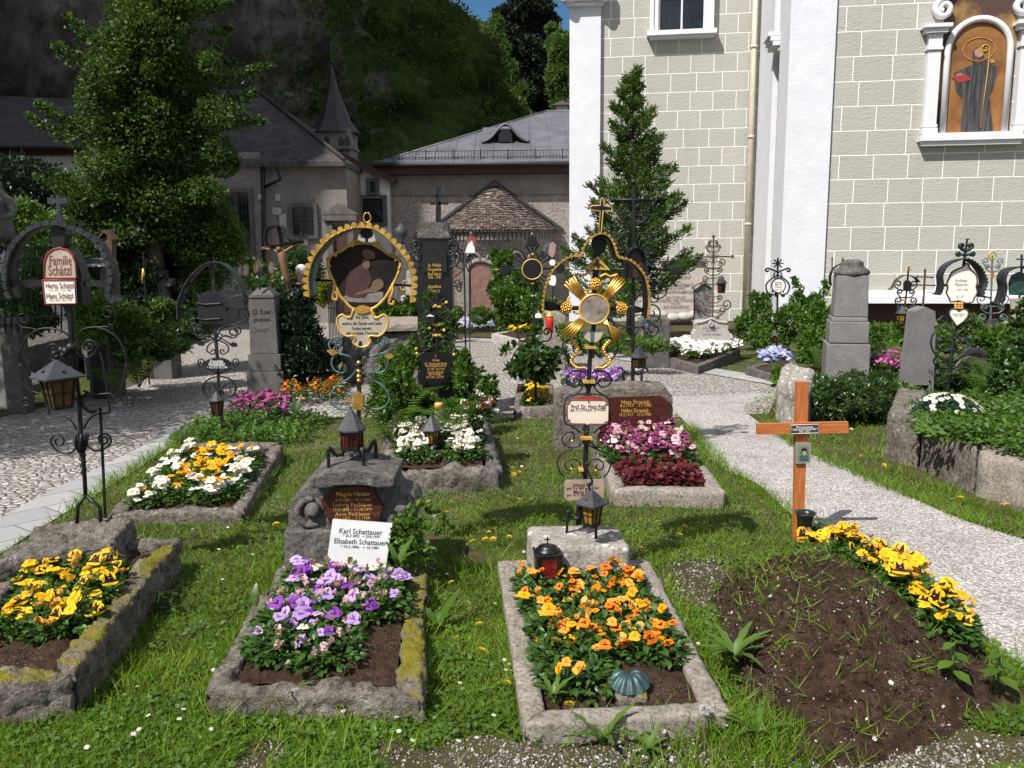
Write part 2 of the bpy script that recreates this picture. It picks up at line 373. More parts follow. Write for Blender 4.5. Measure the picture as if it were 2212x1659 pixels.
def strip(name, pairs, m, lift, nu=14, sub=8):
    A = spl([G(*p[0]) for p in pairs], sub); B = spl([G(*p[1]) for p in pairs], sub); mb = MB(); n = len(A) - 1
    def fn(u, v):
        a = A[round(v * n)]; p = a.lerp(B[round(v * n)], u); return (p.x, p.y, gz(p.x, p.y) + lift)
    mb.sheet(fn, nu, n); return tag(mb.build(name, m), kind='structure')
cobm, t, b = nodes('cobblestones')
wv = N(t, 'ShaderNodeVectorMath', operation='ADD'); t.links.new(coord(t), wv.inputs[0]); nn = N(t, 'ShaderNodeTexNoise', Scale=3.0); t.links.new(coord(t), nn.inputs['Vector'])
sc_ = N(t, 'ShaderNodeVectorMath', operation='SCALE'); sc_.inputs['Scale'].default_value = .12; t.links.new(nn.outputs['Color'], sc_.inputs[0]); t.links.new(sc_.outputs[0], wv.inputs[1])
v = N(t, 'ShaderNodeTexVoronoi', Scale=14); t.links.new(wv.outputs[0], v.inputs['Vector'])
ve = N(t, 'ShaderNodeTexVoronoi', feature='DISTANCE_TO_EDGE', Scale=14); t.links.new(wv.outputs[0], ve.inputs['Vector'])
sv = N(t, 'ShaderNodeSeparateColor'); t.links.new(v.outputs['Color'], sv.inputs[0])
c = ramp(t, sv.outputs[0], [(0, (.26, .235, .215)), (.35, (.37, .335, .31)), (.6, (.44, .40, .355)), (.8, (.33, .315, .305)), (1, (.51, .48, .45))])
c = mixc(t, ramp(t, noi(t, 40, 4), [(.4, 0), (.8, .4)]), c, (.14, .12, .11))
c = mixc(t, ramp(t, ve.outputs['Distance'], [(.02, 1), (.09, 0)]), c, (.16, .135, .11)); t.links.new(c, b.inputs['Base Color']); b.inputs['Roughness'].default_value = .75
bump(t, b, ramp(t, ve.outputs['Distance'], [(0, 0), (.25, 1)]), .9, .025)
gravm, t, b = nodes('pale_gravel')
v = N(t, 'ShaderNodeTexVoronoi', Scale=75); t.links.new(coord(t), v.inputs['Vector']); sv = N(t, 'ShaderNodeSeparateColor'); t.links.new(v.outputs['Color'], sv.inputs[0])
c = ramp(t, sv.outputs[0], [(0, (.23, .20, .18)), (.3, (.41, .38, .36)), (.7, (.53, .50, .48)), (1, (.68, .66, .64))])
c = mixc(t, ramp(t, noi(t, 1.6, 7, rough=.7), [(.46, 0), (.72, .65)]), c, (.21, .175, .14))
c = mixc(t, ramp(t, v.outputs['Distance'], [(.45, 0), (.7, .6)]), c, (.12, .11, .1)); t.links.new(c, b.inputs['Base Color']); b.inputs['Roughness'].default_value = .9
inv = ramp(t, v.outputs['Distance'], [(0, 1), (.7, 0)]); bump(t, b, inv, .8, .012)
slabm, t, b = nodes('grey_paving_slabs')
br = N(t, 'ShaderNodeTexBrick', **{'Scale': 1.0, 'Mortar Size': .006, 'Brick Width': .62, 'Row Height': .30, 'Bias': 0.0}); br.inputs['Color1'].default_value = (.27, .27, .275, 1); br.inputs['Color2'].default_value = (.36, .355, .35, 1); br.inputs['Mortar'].default_value = (.1, .09, .08, 1)
mp = N(t, 'ShaderNodeMapping'); mp.inputs['Rotation'].default_value = (0, 0, R_(-52)); t.links.new(coord(t), mp.inputs[0]); t.links.new(mp.outputs[0], br.inputs['Vector'])
c = mixc(t, ramp(t, noi(t, 14, 6, rough=.7), [(.4, 0), (.75, .45)]), br.outputs['Color'], (.2, .19, .185)); t.links.new(c, b.inputs['Base Color']); b.inputs['Roughness'].default_value = .8
bump(t, b, noi(t, 50, 4), .3, .006)
strip('cobbled_path', [((-900, 1150), (-250, 1330)), ((-500, 985), (0, 1150)), ((-150, 940), (145, 1065)), ((0, 903), (290, 990)), ((180, 862), (377, 935)), ((300, 828), (427, 912)), ((390, 765), (520, 862)), ((480, 705), (590, 800)), ((545, 668), (650, 740)), ((640, 645), (730, 690))], cobm, .004)
strip('paving_edge', [((-250, 1290), (-250, 1350)), ((0, 1122), (0, 1200)), ((145, 1045), (145, 1108)), ((290, 975), (290, 1019)), ((377, 926), (377, 959)), ((427, 905), (430, 931)), ((520, 855), (522, 872))], slabm, .010, 4)
strip('cobbled_lane', [((560, 655), (480, 880)), ((700, 690), (660, 900)), ((860, 715), (860, 905)), ((1000, 735), (1000, 905)), ((1180, 742), (1180, 905)), ((1340, 772), (1340, 905)), ((1530, 800), (1480, 902)), ((1690, 826), (1660, 895))], cobm, .008)
strip('lane_kerb', [((1000, 731), (1000, 738)), ((1180, 739), (1180, 747)), ((1340, 768), (1340, 779)), ((1530, 796), (1530, 810)), ((1690, 822), (1690, 838))], slabm, .02, 2)
strip('gravel_path', [((1330, 862), (1700, 850)), ((1440, 885), (1610, 878)), ((1490, 925), (1640, 915)), ((1555, 1008), (1735, 975)), ((1630, 1045), (1830, 1015)), ((1716, 1119), (1935, 1063)), ((1822, 1167), (2060, 1119)), ((1975, 1230), (2149, 1149)), ((2090, 1345), (2300, 1200)), ((2212, 1452), (2450, 1280)), ((2500, 1640), (2760, 1420))], gravm, .012)
# ================================================================== cliff
cliffm, t, b = nodes('cliff_rock')
mp = N(t, 'ShaderNodeMapping'); mp.inputs['Scale'].default_value = (1, 1, .45); mp.inputs['Rotation'].default_value = (0, R_(35), 0); t.links.new(coord(t), mp.inputs[0])
f = noi(t, .22, 9, mp.outputs[0], .68); g = noi(t, 1.1, 8, mp.outputs[0], .7)
c = mixc(t, ramp(t, f, [(.35, 0), (.68, 1)]), (.05, .045, .04), (.17, .15, .13)); c = mixc(t, ramp(t, g, [(.42, .8), (.56, 0)]), c, (.035, .03, .027))
sx = N(t, 'ShaderNodeSeparateXYZ'); t.links.new(coord(t), sx.inputs[0]); mr = N(t, 'ShaderNodeMapRange'); t.links.new(sx.outputs[1], mr.inputs[0]); mr.inputs[1].default_value = 33; mr.inputs[2].default_value = 47; mr.inputs[3].default_value = -.2; mr.inputs[4].default_value = .22
ad = N(t, 'ShaderNodeMath', operation='ADD'); t.links.new(mr.outputs[0], ad.inputs[0]); t.links.new(noi(t, .45, 9, None, .72), ad.inputs[1])
c = mixc(t, ramp(t, ad.outputs[0], [(.53, 0), (.58, .9)]), c, mixc(t, ramp(t, noi(t, 2.2, 9, None, .85), [(.38, 0), (.66, 1)]), (.014, .028, .006), (.06, .10, .014)))
t.links.new(c, b.inputs['Base Color']); b.inputs['Roughness'].default_value = .95; b.inputs['Specular IOR Level'].default_value = .1
p = bump(t, b, f, .8, .8); bump(t, b, g, .8, .25, p)
CL = spl([(-27, -6, 0), (-23, 10, 0), (-18, 23, 0), (-12, 33, 0), (-5.5, 42, 0), (.6, 51, 0), (4.8, 58, 0), (5.4, 65, 0), (-2, 84, 0)], 12); CLN = len(CL) - 1
def cliff_pt(u, v, rough=True):
    f_ = u * CLN; i = min(int(f_), CLN - 1); p = CL[i].lerp(CL[i + 1], f_ - i); q = CL[i + 1] - CL[i]; nrm = Vector((q.y, -q.x, 0)).normalized()
    H = 4 + np.interp(p.y, [-6, 4, 9, 18, 33, 40, 46, 50, 54, 58, 65, 84], [28, 33, 42, 40, 31, 25, 18, 13.6, 10.2, 7.6, 5, 4]); lean = .02 + .16 * max(0, min(1, (u - .45) / .3))
    z = v * H - 4; top = max(0, v - .92) * 30
    p = p - nrm * (lean * max(0, z) + top * .6) ; p.z = z
    if rough:
        s = Vector((p.x * .13, p.y * .13, p.z * .2)); d = noise.noise(s) * (2.2 if u < .6 else 1.5) + noise.noise(s * 2.7) * 1.1 + noise.noise(s * 7) * .45 - abs(noise.noise(s * 4 + Vector((9, 1, 4)))) * .9 - abs(noise.noise(Vector((s.x * 9, s.y * 9, s.z * 16)))) * .5
        if u < .45: d += 1.6 * math.sin(min(1, max(0, (z - 4) / 9)) * 3.1)      # overhanging ledge
        p = p + nrm * d + Vector((0, 0, noise.noise(s * 1.7) * .8))
    return p
mb = MB(); mb.sheet(lambda u, v: cliff_pt(u, v), 280, 110); tag(mb.build('cliff', cliffm), kind='structure')
cgreen = leafm('cliff_vegetation', (.035, .07, .009), (.09, .15, .018), .6, .3)
pts = []; rr = random.Random(5)
while len(pts) < 75000:
    u = rr.uniform(.34, .98); v = rr.uniform(.2, 1.0); a = cliff_pt(u, v, False)
    k = noise.noise(Vector((a.x * .22, a.y * .22, a.z * .3 + 7))) + noise.noise(Vector((a.x * .7, a.y * .7, a.z))) * .5
    if k > .15 - (u - .42) * 2.4 - max(0, v - .75) * 1.5: pts.append(cliff_pt(u, v))
T = np.array(pts); n = len(T); D = rdir(n) * .7 + np.array([.25, -.3, .1]); T = T + D * .2
inst('cliff_greenery', *LEAF, T, frames(D, rdir(n)), rng.uniform(.10, .30, n), cgreen)
tag(bpy.data.objects['cliff_greenery'], 'green creepers and grass hanging over the dark cliff face', 'cliff plants', kind='stuff')
# ================================================================== trees behind
def foliage(name, parent, blobs, n, size, m, tmpl=LEAF, hollow=.55, up=.25, out=.7, seed=1, sprays=(), spn=0, o=None, flat=0):
    """leaves spread through ellipsoids (centre, radii) and along sprays (polylines); parent-local coordinates"""
    r = np.random.default_rng(seed); vol = np.array([b[1][0] * b[1][2] for b in blobs]) if blobs else np.array([]); Ts, Ds = [], []
    if blobs:
        cnt = (vol / vol.sum() * n).astype(int)
        for (c, rad), k in zip(blobs, cnt):
            d = rdir(k, r); q = hollow + (1 - hollow) * r.random(k) ** .6
            lump = np.array([1 + .28 * noise.noise(Vector(x) * 2.3 + Vector(c)) + .15 * noise.noise(Vector(x) * 6 + Vector(c)) for x in d])
            Ts.append(np.array(c) + d * (q * lump)[:, None] * np.array(rad)); Ds.append(d)
    for s in sprays:
        P = np.array([tuple(x) for x in spl(s[0], 6)]); k = s[1]; i = r.random(k) ** .8 * (len(P) - 1); a = i.astype(int).clip(0, len(P) - 2); fr = (i - a)[:, None]
        base = P[a] * (1 - fr) + P[a + 1] * fr; wd = s[2] * (1.05 - i / len(P))[:, None]; Ts.append(base + r.normal(size=(k, 3)) * wd); dv = P[-1] - P[0]; Ds.append(np.repeat((dv / np.linalg.norm(dv))[None], k, 0))
    T = np.concatenate(Ts); D = np.concatenate(Ds); k = len(T)
    D = D * out + r.normal(size=(k, 3)) * .6 + np.array([0, 0, up]); Nn = r.normal(size=(k, 3)) * .7 + np.array([0, -.15, .8])
    return inst(name, *tmpl, T, frames(D, Nn), r.uniform(.6, 1.25, k) * size, m, parent)
def trunk(parent, m, path, r, limbs=(), name='trunk'):
    mb = MB(); mb.tube(spl(path, 5), list(np.interp(np.linspace(0, 1, len(spl(path, 5))), [0, .1, 1], [r * 1.4, r, r * .35])), 9)
    for l in limbs: mb.tube(spl(l, 4), list(np.linspace(r * .45, r * .08, len(spl(l, 4)))), 6)
    return mb.build(name, m, parent)
barkm = stone('tree_bark', (.05, .038, .028), (.12, .095, .07), 9, 30, .9, .02)
g_dark = leafm('dark_conifer_needles', (.008, .016, .007), (.02, .032, .012), .6, .15)
g_mid = leafm('fresh_green_leaves', (.05, .11, .018), (.10, .18, .03), .5, .4)
g_holly = leafm('glossy_dark_leaves', (.03, .07, .010), (.085, .15, .02), .5, .35, .3)
g_yew = leafm('conifer_spray_green', (.04, .09, .012), (.10, .17, .025), .5, .3)
g_ivy = leafm('ivy_green', (.04, .10, .012), (.10, .19, .02), .4, .35)
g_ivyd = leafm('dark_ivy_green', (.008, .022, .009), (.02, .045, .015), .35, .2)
g_bush = leafm('bush_green', (.05, .12, .014), (.12, .21, .025), .45, .4)
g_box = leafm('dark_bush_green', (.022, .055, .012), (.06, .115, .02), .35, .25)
g_fern = leafm('fern_green', (.07, .15, .014), (.13, .23, .025), .5, .45)
g_grass = leafm('grass_green', (.115, .235, .010), (.23, .35, .028), .5, .4, .35, dead=.05)
g_pansy = leafm('pansy_leaf_green', (.03, .085, .014), (.08, .16, .02), .4, .3, .45)
def lp(P, o): p = AT(*P[:2], P[2]) - o; return p
def blob_list(o, L):
    """L: (u, v, ru, rv, Y[, rdepth]) picture ellipses at depth Y -> local ellipsoids"""
    r = []
    for q in L:
        s = q[4] / FPX; c = AT(q[0], q[1], q[4]) - o; r.append((tuple(c), (q[2] * s, (q[5] if len(q) > 5 else q[2] * s), q[3] * s)))
    return r
def lumps(bl, k, seed, f=.5, keep=.82):
    r = random.Random(seed); L = [(b[0], b[1], b[2] * keep, b[3] * keep, *b[4:]) for b in bl]
    for b in bl:
        for _ in range(k):
            a = r.uniform(0, 6.28); q = r.uniform(.6, 1.05); g = f * r.uniform(.6, 1.15); L.append((b[0] + b[2] * q * math.cos(a), b[1] + b[3] * q * math.sin(a), b[2] * g, b[3] * g, b[4] + r.uniform(-.6, .5) * b[2] * b[4] / FPX))
    return L
def tree_at(name, u, Y, label, cat, bl, n, size, m, tr=.12, group=None, sprays=(), tmpl=LEAF, hollow=.55, seed=1, trunk_top=None, limbs=(), z=None, part='crown', up=.25):
    o = AT(u, 600, Y); o.z = gz(o.x, Y) if z is None else z
    t_ = thing(name, o, label, cat, group); B = blob_list(o, bl); top = trunk_top or max(b[0][2] for b in B)
    if tr: trunk(t_, barkm, [(0, 0, -.1), (tr * .6, 0, top * .35), (-tr * .5, 0, top * .7), (0, 0, top)], tr, [[(0, 0, top * .4), tuple(Vector(b[0]) * .6 + Vector((0, 0, top * .25))), b[0]] for b in B[:10]])
    sp = [([lp((*p, Y + (s[3] if len(s) > 3 else 0)), o) for p in s[0]], s[1], s[2]) for s in sprays]
    foliage(part, t_, B, n, size, m, tmpl, hollow, seed=seed, sprays=sp, up=up); return t_
tree_at('pine_tree', 1128, 82, 'tall dark evergreen tree standing beyond the cliff edge under the sky', 'tree',
        [(1110, 40, 45, 26, 82), (1150, 20, 42, 26, 82), (1085, 82, 40, 28, 81), (1165, 75, 40, 30, 83), (1125, 115, 55, 35, 82), (1100, 165, 36, 34, 81), (1160, 160, 44, 40, 82), (1180, 210, 40, 34, 82), (1120, 205, 34, 30, 80), (1130, -10, 30, 22, 82), (1072, 60, 20, 14, 82), (1190, 45, 18, 12, 82)], 48000, .36, g_dark, .4, z=-2)
tree_at('broadleaf_tree', 1210, 70, 'bright green broadleaf tree squeezed between dark evergreen and church corner', 'tree',
        [(1215, 110, 26, 36, 70), (1212, 170, 30, 36, 70), (1222, 225, 26, 30, 70), (1196, 96, 16, 16, 71), (1190, 62, 10, 10, 72), (1240, 110, 20, 30, 70)], 18000, .3, g_mid, .25, z=-2)
tree_at('ridge_tree', 1045, 78, 'small pale green tree on the cliff shoulder below the sky', 'tree', [(1072, 62, 14, 26, 64), (1088, 110, 12, 22, 64), (1105, 155, 12, 22, 64), (1125, 198, 14, 18, 64)], 6000, .25, g_mid, 0, z=5)
def far_house(u0, v0, u1, v1, Y, label, zb):
    a = AT(u0, v1, Y); b_ = AT(u1, v0, Y); o = Vector((a.x, Y, zb)); t_ = thing('far_house', o, label, 'house'); w_, h = b_.x - a.x, b_.z - zb
    mb = MB(); mb.box((w_ / 2, 2, h / 2), (w_, 4, h)); mb.build('wall', MATS['pale_plaster'], t_)
    mb = MB(); mb.prism([(-.4, 0, h), (w_ + .4, 0, h), (w_ / 2, 0, h + w_ * .4)], -.4, 4.4); mb.build('roof', MATS['slate_roof'], t_)
    mb = MB(); mb.box((w_ * .35, -.03, h - .9), (.5, .06, .8)); mb.box((w_ * .75, -.03, h - .9), (.5, .06, .8)); mb.build('window', MATS['dark_window_glass'], t_)
plain('pale_plaster', (.55, .53, .5), .9, 0, .12, 3); plain('slate_roof', (.09, .085, .09), .7, 0, .3, 6); plain('dark_slate', (.022, .02, .022), .6, 0, .5, 9, .5, .02); plain('dark_window_glass', (.012, .014, .018), .08, 0, .3, 3)
far_house(1120, 182, 1142, 215, 90, 'pale house high up between cliff edge and dark evergreen', 2); far_house(1203, 228, 1226, 250, 66, 'small gabled house beside church corner under green tree', 3)
# ================================================================== chapel with lead roof
roughw = stone('rough_grey_render', (.25, .22, .195), (.40, .365, .335), 3, 13, 1.0, .05)
smoothw = stone('old_stone_wall', (.17, .15, .135), (.29, .265, .24), 2.2, 26, .5, .015)
leadroof, t, b = nodes('lead_sheet_roof')
c = mixc(t, ramp(t, noi(t, 1.6, 6, rough=.65), [(.35, 0), (.7, 1)]), (.085, .084, .098), (.15, .147, .165)); t.links.new(c, b.inputs['Base Color'])
b.inputs['Roughness'].default_value = .55; b.inputs['Metallic'].default_value = .15; bump(t, b, noi(t, 2.5, 5), .3, .03)
redwood = plain('dark_red_timber', (.045, .014, .011), .7, 0, .3, 5)
CY = 30.0
def wp(u, v, Y): return AT(u, v, Y)
o = AT(835, 519, CY); o.z = gz(0, CY); ch = thing('chapel', o, 'low stone chapel with grey sheet metal roof and round apse', 'chapel')
zE = AT(1020, 349, CY - .5).z - o.z; xr = 8.5
zW = AT(1020, 378, CY).z - o.z
mb = MB(); mb.box((xr / 2, 3.5, zW / 2), (xr, 7, zW)); mb.build('wall', roughw, ch)
mb = MB(); mb.box((xr / 2 - .02, -.02, zW - .33), (xr + .06, .12, .66)); mb.build('wall_band', smoothw, ch)
mb = MB(); mb.box((xr / 2 - .1, -.22, (zE + zW) / 2 - .02), (xr + .5, .5, zE - zW - .06)); mb.build('eaves_board', redwood, ch)
EL = AT(806, 354, CY - .6) - o; ER = Vector((xr + .3, EL.y, EL.z)); RL = AT(1180, 240, CY + 6) - o; RR = Vector((xr + .3, RL.y, RL.z)); BL = Vector((EL.x, 12.6, EL.z))
mb = MB(); mb.add([EL, ER, RR, RL, BL, BL + Vector((10, 0, 0)), EL - Vector((0, 0, .07)), ER - Vector((0, 0, .07)), BL - Vector((0, 0, .07))], [(0, 1, 2, 3), (0, 3, 4), (3, 2, 5, 4), (6, 7, 1, 0), (8, 6, 0, 4)])
nE = (ER - EL).cross(RL - EL).normalized()
for i in range(1, 14):
    x = EL.x + i * .66; a = Vector((x, EL.y, EL.z)); tt = min(1, (x - EL.x) / (RL.x - EL.x)); e = Vector((x, EL.y + (RL.y - EL.y) * tt, EL.z + (RL.z - EL.z) * tt)); mb.tube([a + nE * .01, e + nE * .01], .025, 4)
mb.tube([EL, RL], .05, 5); mb.tube([RL, RR], .05, 5); mb.build('roof', leadroof, ch)
mb = MB(); mb.tube([EL + Vector((0, -.06, -.03)), ER + Vector((0, -.06, -.03))], .07, 8); mb.build('gutter', leadm, ch)
mb = MB(); s = (RL.z - EL.z) / (RL.y - EL.y)
for k in range(2): mb.tube([(EL.x + .45, EL.y + .38, EL.z + .38 * s + .08 + k * .2), (xr, EL.y + .38, EL.z + .38 * s + .08 + k * .2)], .014, 4)
x = EL.x + .5
while x < xr: mb.tube([(x, EL.y + .38, EL.z + .38 * s + .02), (x, EL.y + .38, EL.z + .38 * s + .28)], .009, 4); x += .11
x = EL.x + .8
while x < xr: mb.box((x, EL.y + .42, EL.z + .38 * s + .17), (.03, .1, .36)); x += .92
mb.build('snow_guard', iron, ch)
# eyebrow dormer
dc = AT(1092, 309, CY + 1.6) - o; mb = MB()
def eye(u, v):
    x = (u - .5) * 1.7; hgt = .62 * math.exp(-(x / .42) ** 2 * .9) + .0; y = dc.y - .05 + v * 1.9
    return (dc.x + x, y, dc.z + hgt * (1 - v * .95) + .03 + v * 1.9 * s)
mb.sheet(eye, 24, 5); mb.tube([Vector(eye(i / 24, 0)) for i in range(25)], .05, 6); mb.build('dormer', leadroof, ch)
mb = MB(); mb.prism([(dc.x - .24, 0, dc.z + .03), (dc.x + .24, 0, dc.z + .03), (dc.x + .24, 0, dc.z + .28), (dc.x + .12, 0, dc.z + .46), (dc.x - .12, 0, dc.z + .46), (dc.x - .24, 0, dc.z + .28)], dc.y - .03, dc.y + .1); mb.build('dormer_opening', blackp, ch)
# apse
ac = AT(1070, 519, CY) - o; acx = ac.x; RW = 1.98; zA = AT(1070, 395, CY).z - o.z; zB = AT(1080, 497, CY - 2.1).z - o.z
mb = MB(); n = 40
prof = [(RW, -.2), (RW, zB - .02)]; vs = []; fs = []
for r_, z in [(RW, -.2), (RW, zB - .62), (RW + .04, zB - .6), (RW + .04, zB - .05), (RW + .1, zB - .03), (RW + .1, zB + .03)]:
    for k in range(n + 1): q = math.pi + math.pi * k / n; vs.append((acx + r_ * math.cos(q), r_ * math.sin(q), z))
for j in range(5):
    for k in range(n): fs.append((j * (n + 1) + k, j * (n + 1) + k + 1, (j + 1) * (n + 1) + k + 1, (j + 1) * (n + 1) + k))
mb.add(vs, fs, 0, True); mb.build('apse_wall', roughw, ch)
mb = MB()
for k in range(44):
    q = math.pi + math.pi * (k + .5) / 44; mb.box((acx + (RW + .055) * math.cos(q), (RW + .055) * math.sin(q), zB - .2), (.05, .09, .2), q)
mb.build('dentil_frieze', smoothw, ch)
mb = MB()
for k in range(9):
    q0 = math.pi + math.pi * (k + .5) / 9; w_ = .24; P = []
    for j in range(11):
        a = math.pi * j / 10; q = q0 + w_ / RW * math.cos(a); P.append((acx + (RW + .04) * math.cos(q), (RW + .04) * math.sin(q), zB - .95 + w_ * math.sin(a)))
    mb.tube(P, .045, 5)
mb.build('blind_arches', smoothw, ch)
shing, t, b = nodes('wood_shingles'); g = N(t, 'ShaderNodeNewGeometry')
c = ramp(t, g.outputs['Random Per Island'], [(0, (.05, .038, .032)), (.5, (.12, .09, .075)), (.85, (.19, .15, .125)), (1, (.30, .25, .22))]); t.links.new(mixc(t, ramp(t, noi(t, 9, 5), [(.4, 0), (.8, .5)]), c, (.07, .055, .05)), b.inputs['Base Color']); b.inputs['Roughness'].default_value = .85
vs, fs = [], []; rr = random.Random(3); rows = 26; RO = 2.22
for j in range(rows):
    t0, t1_ = j / rows, min(1, (j + 1.35) / rows); r0 = RO * (1 - t0); r1 = RO * (1 - t1_) + .01; zz0 = zB + (zA - zB) * (t0 + .10 * math.sin(math.pi * t0) * -.5); zz1 = zB + (zA - zB) * (t1_ - .05 * math.sin(math.pi * t1_)); q = math.pi - .02 * rr.random()
    while q < 2 * math.pi:
        w_ = rr.uniform(.08, .15) / max(r0, .12); q2 = min(q + w_, 2 * math.pi + .02); l = .03 + rr.uniform(0, .018); k = len(vs); dz = rr.uniform(-.02, .01)
        for (qq, r_, z, li) in ((q, r0, zz0 + dz, l), (q2 - .008, r0, zz0 + dz, l), (q2 - .008, r1, zz1, .0), (q, r1, zz1, .0)): vs.append((acx + (r_ + li * .6) * math.cos(qq), (r_ + li * .6) * math.sin(qq), z + li))
        fs.append((k, k + 1, k + 2, k + 3)); q = q2
mb = MB(); mb.add(vs, fs); mb.lathe([(RO - .08, zB - .05), (RO - .08, zB - .04), ((RO - .1) * .5, (zB + zA) / 2 - .14), (.03, zA - .1)], (acx, 0, 0), 40, 0, False); mb.build('apse_roof', shing, ch)
mb = MB(); mb.tube([(acx - RO - .1, -.06, zB + .03), (acx, -.06, zA + .06), (acx + RO + .1, -.06, zB + .03)], .06, 4); mb.build('flashing', leadm, ch)
# red marble slab in the apse wall
def on_apse(u, v):
    for k in range(200):
        Y = CY - 2.1 + k * .011; p = AT(u, v, Y) - o
        if (p.x - acx) ** 2 + (p.y) ** 2 <= (RW + .02) ** 2: break
    return p
pk = stone('red_marble_slab', (.16, .085, .07), (.27, .16, .14), 5, 60, .3, .005)
sp_ = on_apse(1040, 625); mb = MB(); hh = AT(1040, 572, CY - 2).z - AT(1040, 678, CY - 2).z; w_ = .34
P = [(-w_, 0, -hh / 2), (w_, 0, -hh / 2), (w_, 0, hh * .36)] + [(w_ * math.cos(a), 0, hh * .36 + .16 * math.sin(a)) for a in (.5, 1.0, 1.57, 2.1, 2.6)] + [(-w_, 0, hh * .36)]
mb.prism(P, -.05, .4); ob = mb.build('memorial_slab', pk, ch, sp_); ob.rotation_euler = (0, 0, math.atan2(sp_.x - acx, -sp_.y))
mb = MB()
for x in (-w_ - .1, w_ + .1): mb.box((x, .06, -.05), (.16, .3, hh - .1))
mb.tube([(-w_ - .1, .02, hh * .4)] + [((w_ + .1) * math.cos(a), .02, hh * .4 + .3 * math.sin(a)) for a in np.linspace(math.pi, 0, 9)], .09, 5); ob = mb.build('slab_surround', smoothw, ch, sp_); ob.rotation_euler = (0, 0, math.atan2(sp_.x - acx, -sp_.y))
# ================================================================== shaded chapel with turret
tile, t, b = nodes('old_roof_tiles')
br = N(t, 'ShaderNodeTexBrick', **{'Scale': 1.0, 'Mortar Size': .015, 'Brick Width': .22, 'Row Height': .16}); br.inputs['Color1'].default_value = (.028, .025, .026, 1); br.inputs['Color2'].default_value = (.065, .058, .058, 1); br.inputs['Mortar'].default_value = (.02, .018, .018, 1)
t.links.new(coord(t), br.inputs['Vector']); c = mixc(t, ramp(t, noi(t, 1.5, 6), [(.4, 0), (.8, .5)]), br.outputs['Color'], (.09, .08, .08)); t.links.new(c, b.inputs['Base Color']); b.inputs['Roughness'].default_value = .85; bump(t, b, br.outputs['Fac'], -.6, .03)
GY = 27.0; o = AT(600, 519, GY); o.z = gz(0, GY); dk = thing('old_chapel', o, 'shaded stone chapel with steep tiled roof and pointed turret under the cliff', 'chapel')
q = lambda u, v, Y: AT(u, v, Y) - o
EL, ER, RRt, RLt = q(150, 262, GY - .4), q(745, 379, GY - .4), q(551, 193, GY + 4), q(150, 193, GY + 4)
zE2 = q(600, 352, GY).z; EL.z = ER.z = zE2; xl, xR = EL.x + .4, q(748, 400, GY).x
mb = MB(); mb.box(((xl + xR) / 2, 4, zE2 / 2 - .05), (xR - xl, 8, zE2)); mb.build('wall', smoothw, dk)
xa = q(568, 400, GY).x; mb = MB(); mb.box(((xl + xa) / 2, -.12, zE2 / 2 + .15), (xa - xl, .25, zE2 + .3)); mb.build('wall_projection', smoothw, dk)
# roof in its own tilted plane
RLt.z = RRt.z; mb = MB(); ER2 = ER + Vector((.1, 8.8, 0)); th = Vector((0, 0, -.14)); F1 = [EL + Vector((0, 0, .02)), ER, RRt, RLt]
mb.add(F1 + [p + th for p in F1] + [ER2, ER2 + th], [(0, 1, 2, 3), (4, 5, 1, 0), (1, 8, 2), (5, 9, 8, 1), (7, 6, 5, 4)]); mb.build('roof', tile, dk)
mb = MB(); mb.tube([RRt + Vector((0, 0, .04)), ER + Vector((0, 0, .06))], .07, 5); mb.build('hip_tiles', tile, dk)
mb = MB(); mb.tube([q(568, 346, GY - .3), q(571, 620, GY - .3)], .06, 8); mb.tube([q(598, 362, GY - .45), q(606, 388, GY - .45), q(572, 404, GY - .35)], .05, 8); mb.build('downpipe', iron, dk)
def window(par, q, u0, v0, u1, v1, Y, bars=4, mull=True):
    a, c_ = q(u0, v1, Y), q(u1, v0, Y); w_, h = c_.x - a.x, c_.z - a.z; mb = MB()
    for (x, z, dx, dz) in ((a.x - .05, a.z + h / 2, .12, h + .2), (c_.x + .05, a.z + h / 2, .12, h + .2), (a.x + w_ / 2, c_.z + .05, w_ - .02, .12), (a.x + w_ / 2, a.z - .05, w_ - .02, .12)): mb.box((x, a.y - .03, z), (dx, .14, dz))
    if mull: mb.box((a.x + w_ / 2, a.y - .02, a.z + h / 2), (.1, .12, h))
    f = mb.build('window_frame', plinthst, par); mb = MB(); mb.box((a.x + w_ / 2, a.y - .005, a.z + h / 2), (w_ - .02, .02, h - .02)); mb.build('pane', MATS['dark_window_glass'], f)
    if bars:
        mb = MB()
        for i in range(1, bars * 2): mb.bar((a.x + w_ * i / bars / 2, a.y - .11, a.z), (a.x + w_ * i / bars / 2, a.y - .11, c_.z), .013)
        for i in range(1, 6): mb.bar((a.x, a.y - .11, a.z + h * i / 6), (c_.x, a.y - .11, a.z + h * i / 6), .011)
        mb.build('window_bars', iron, f)
window(dk, q, 487, 415, 538, 545, GY - .26); window(dk, q, 635, 447, 678, 508, GY - .01)
for (u0, v0, u1, v1) in ((558, 420, 566, 431), (596, 418, 606, 434), (590, 449, 608, 464), (606, 462, 619, 502), (650, 500, 664, 530)):
    a, c_ = q(u0, v1, GY - (.26 if u1 < 570 else 0)), q(u1, v0, GY - (.26 if u1 < 570 else 0)); mb = MB(); mb.box(((a.x + c_.x) / 2, a.y - .03, (a.z + c_.z) / 2), (c_.x - a.x, .06, c_.z - a.z)); mb.build('wall_tablet', lightst, dk)
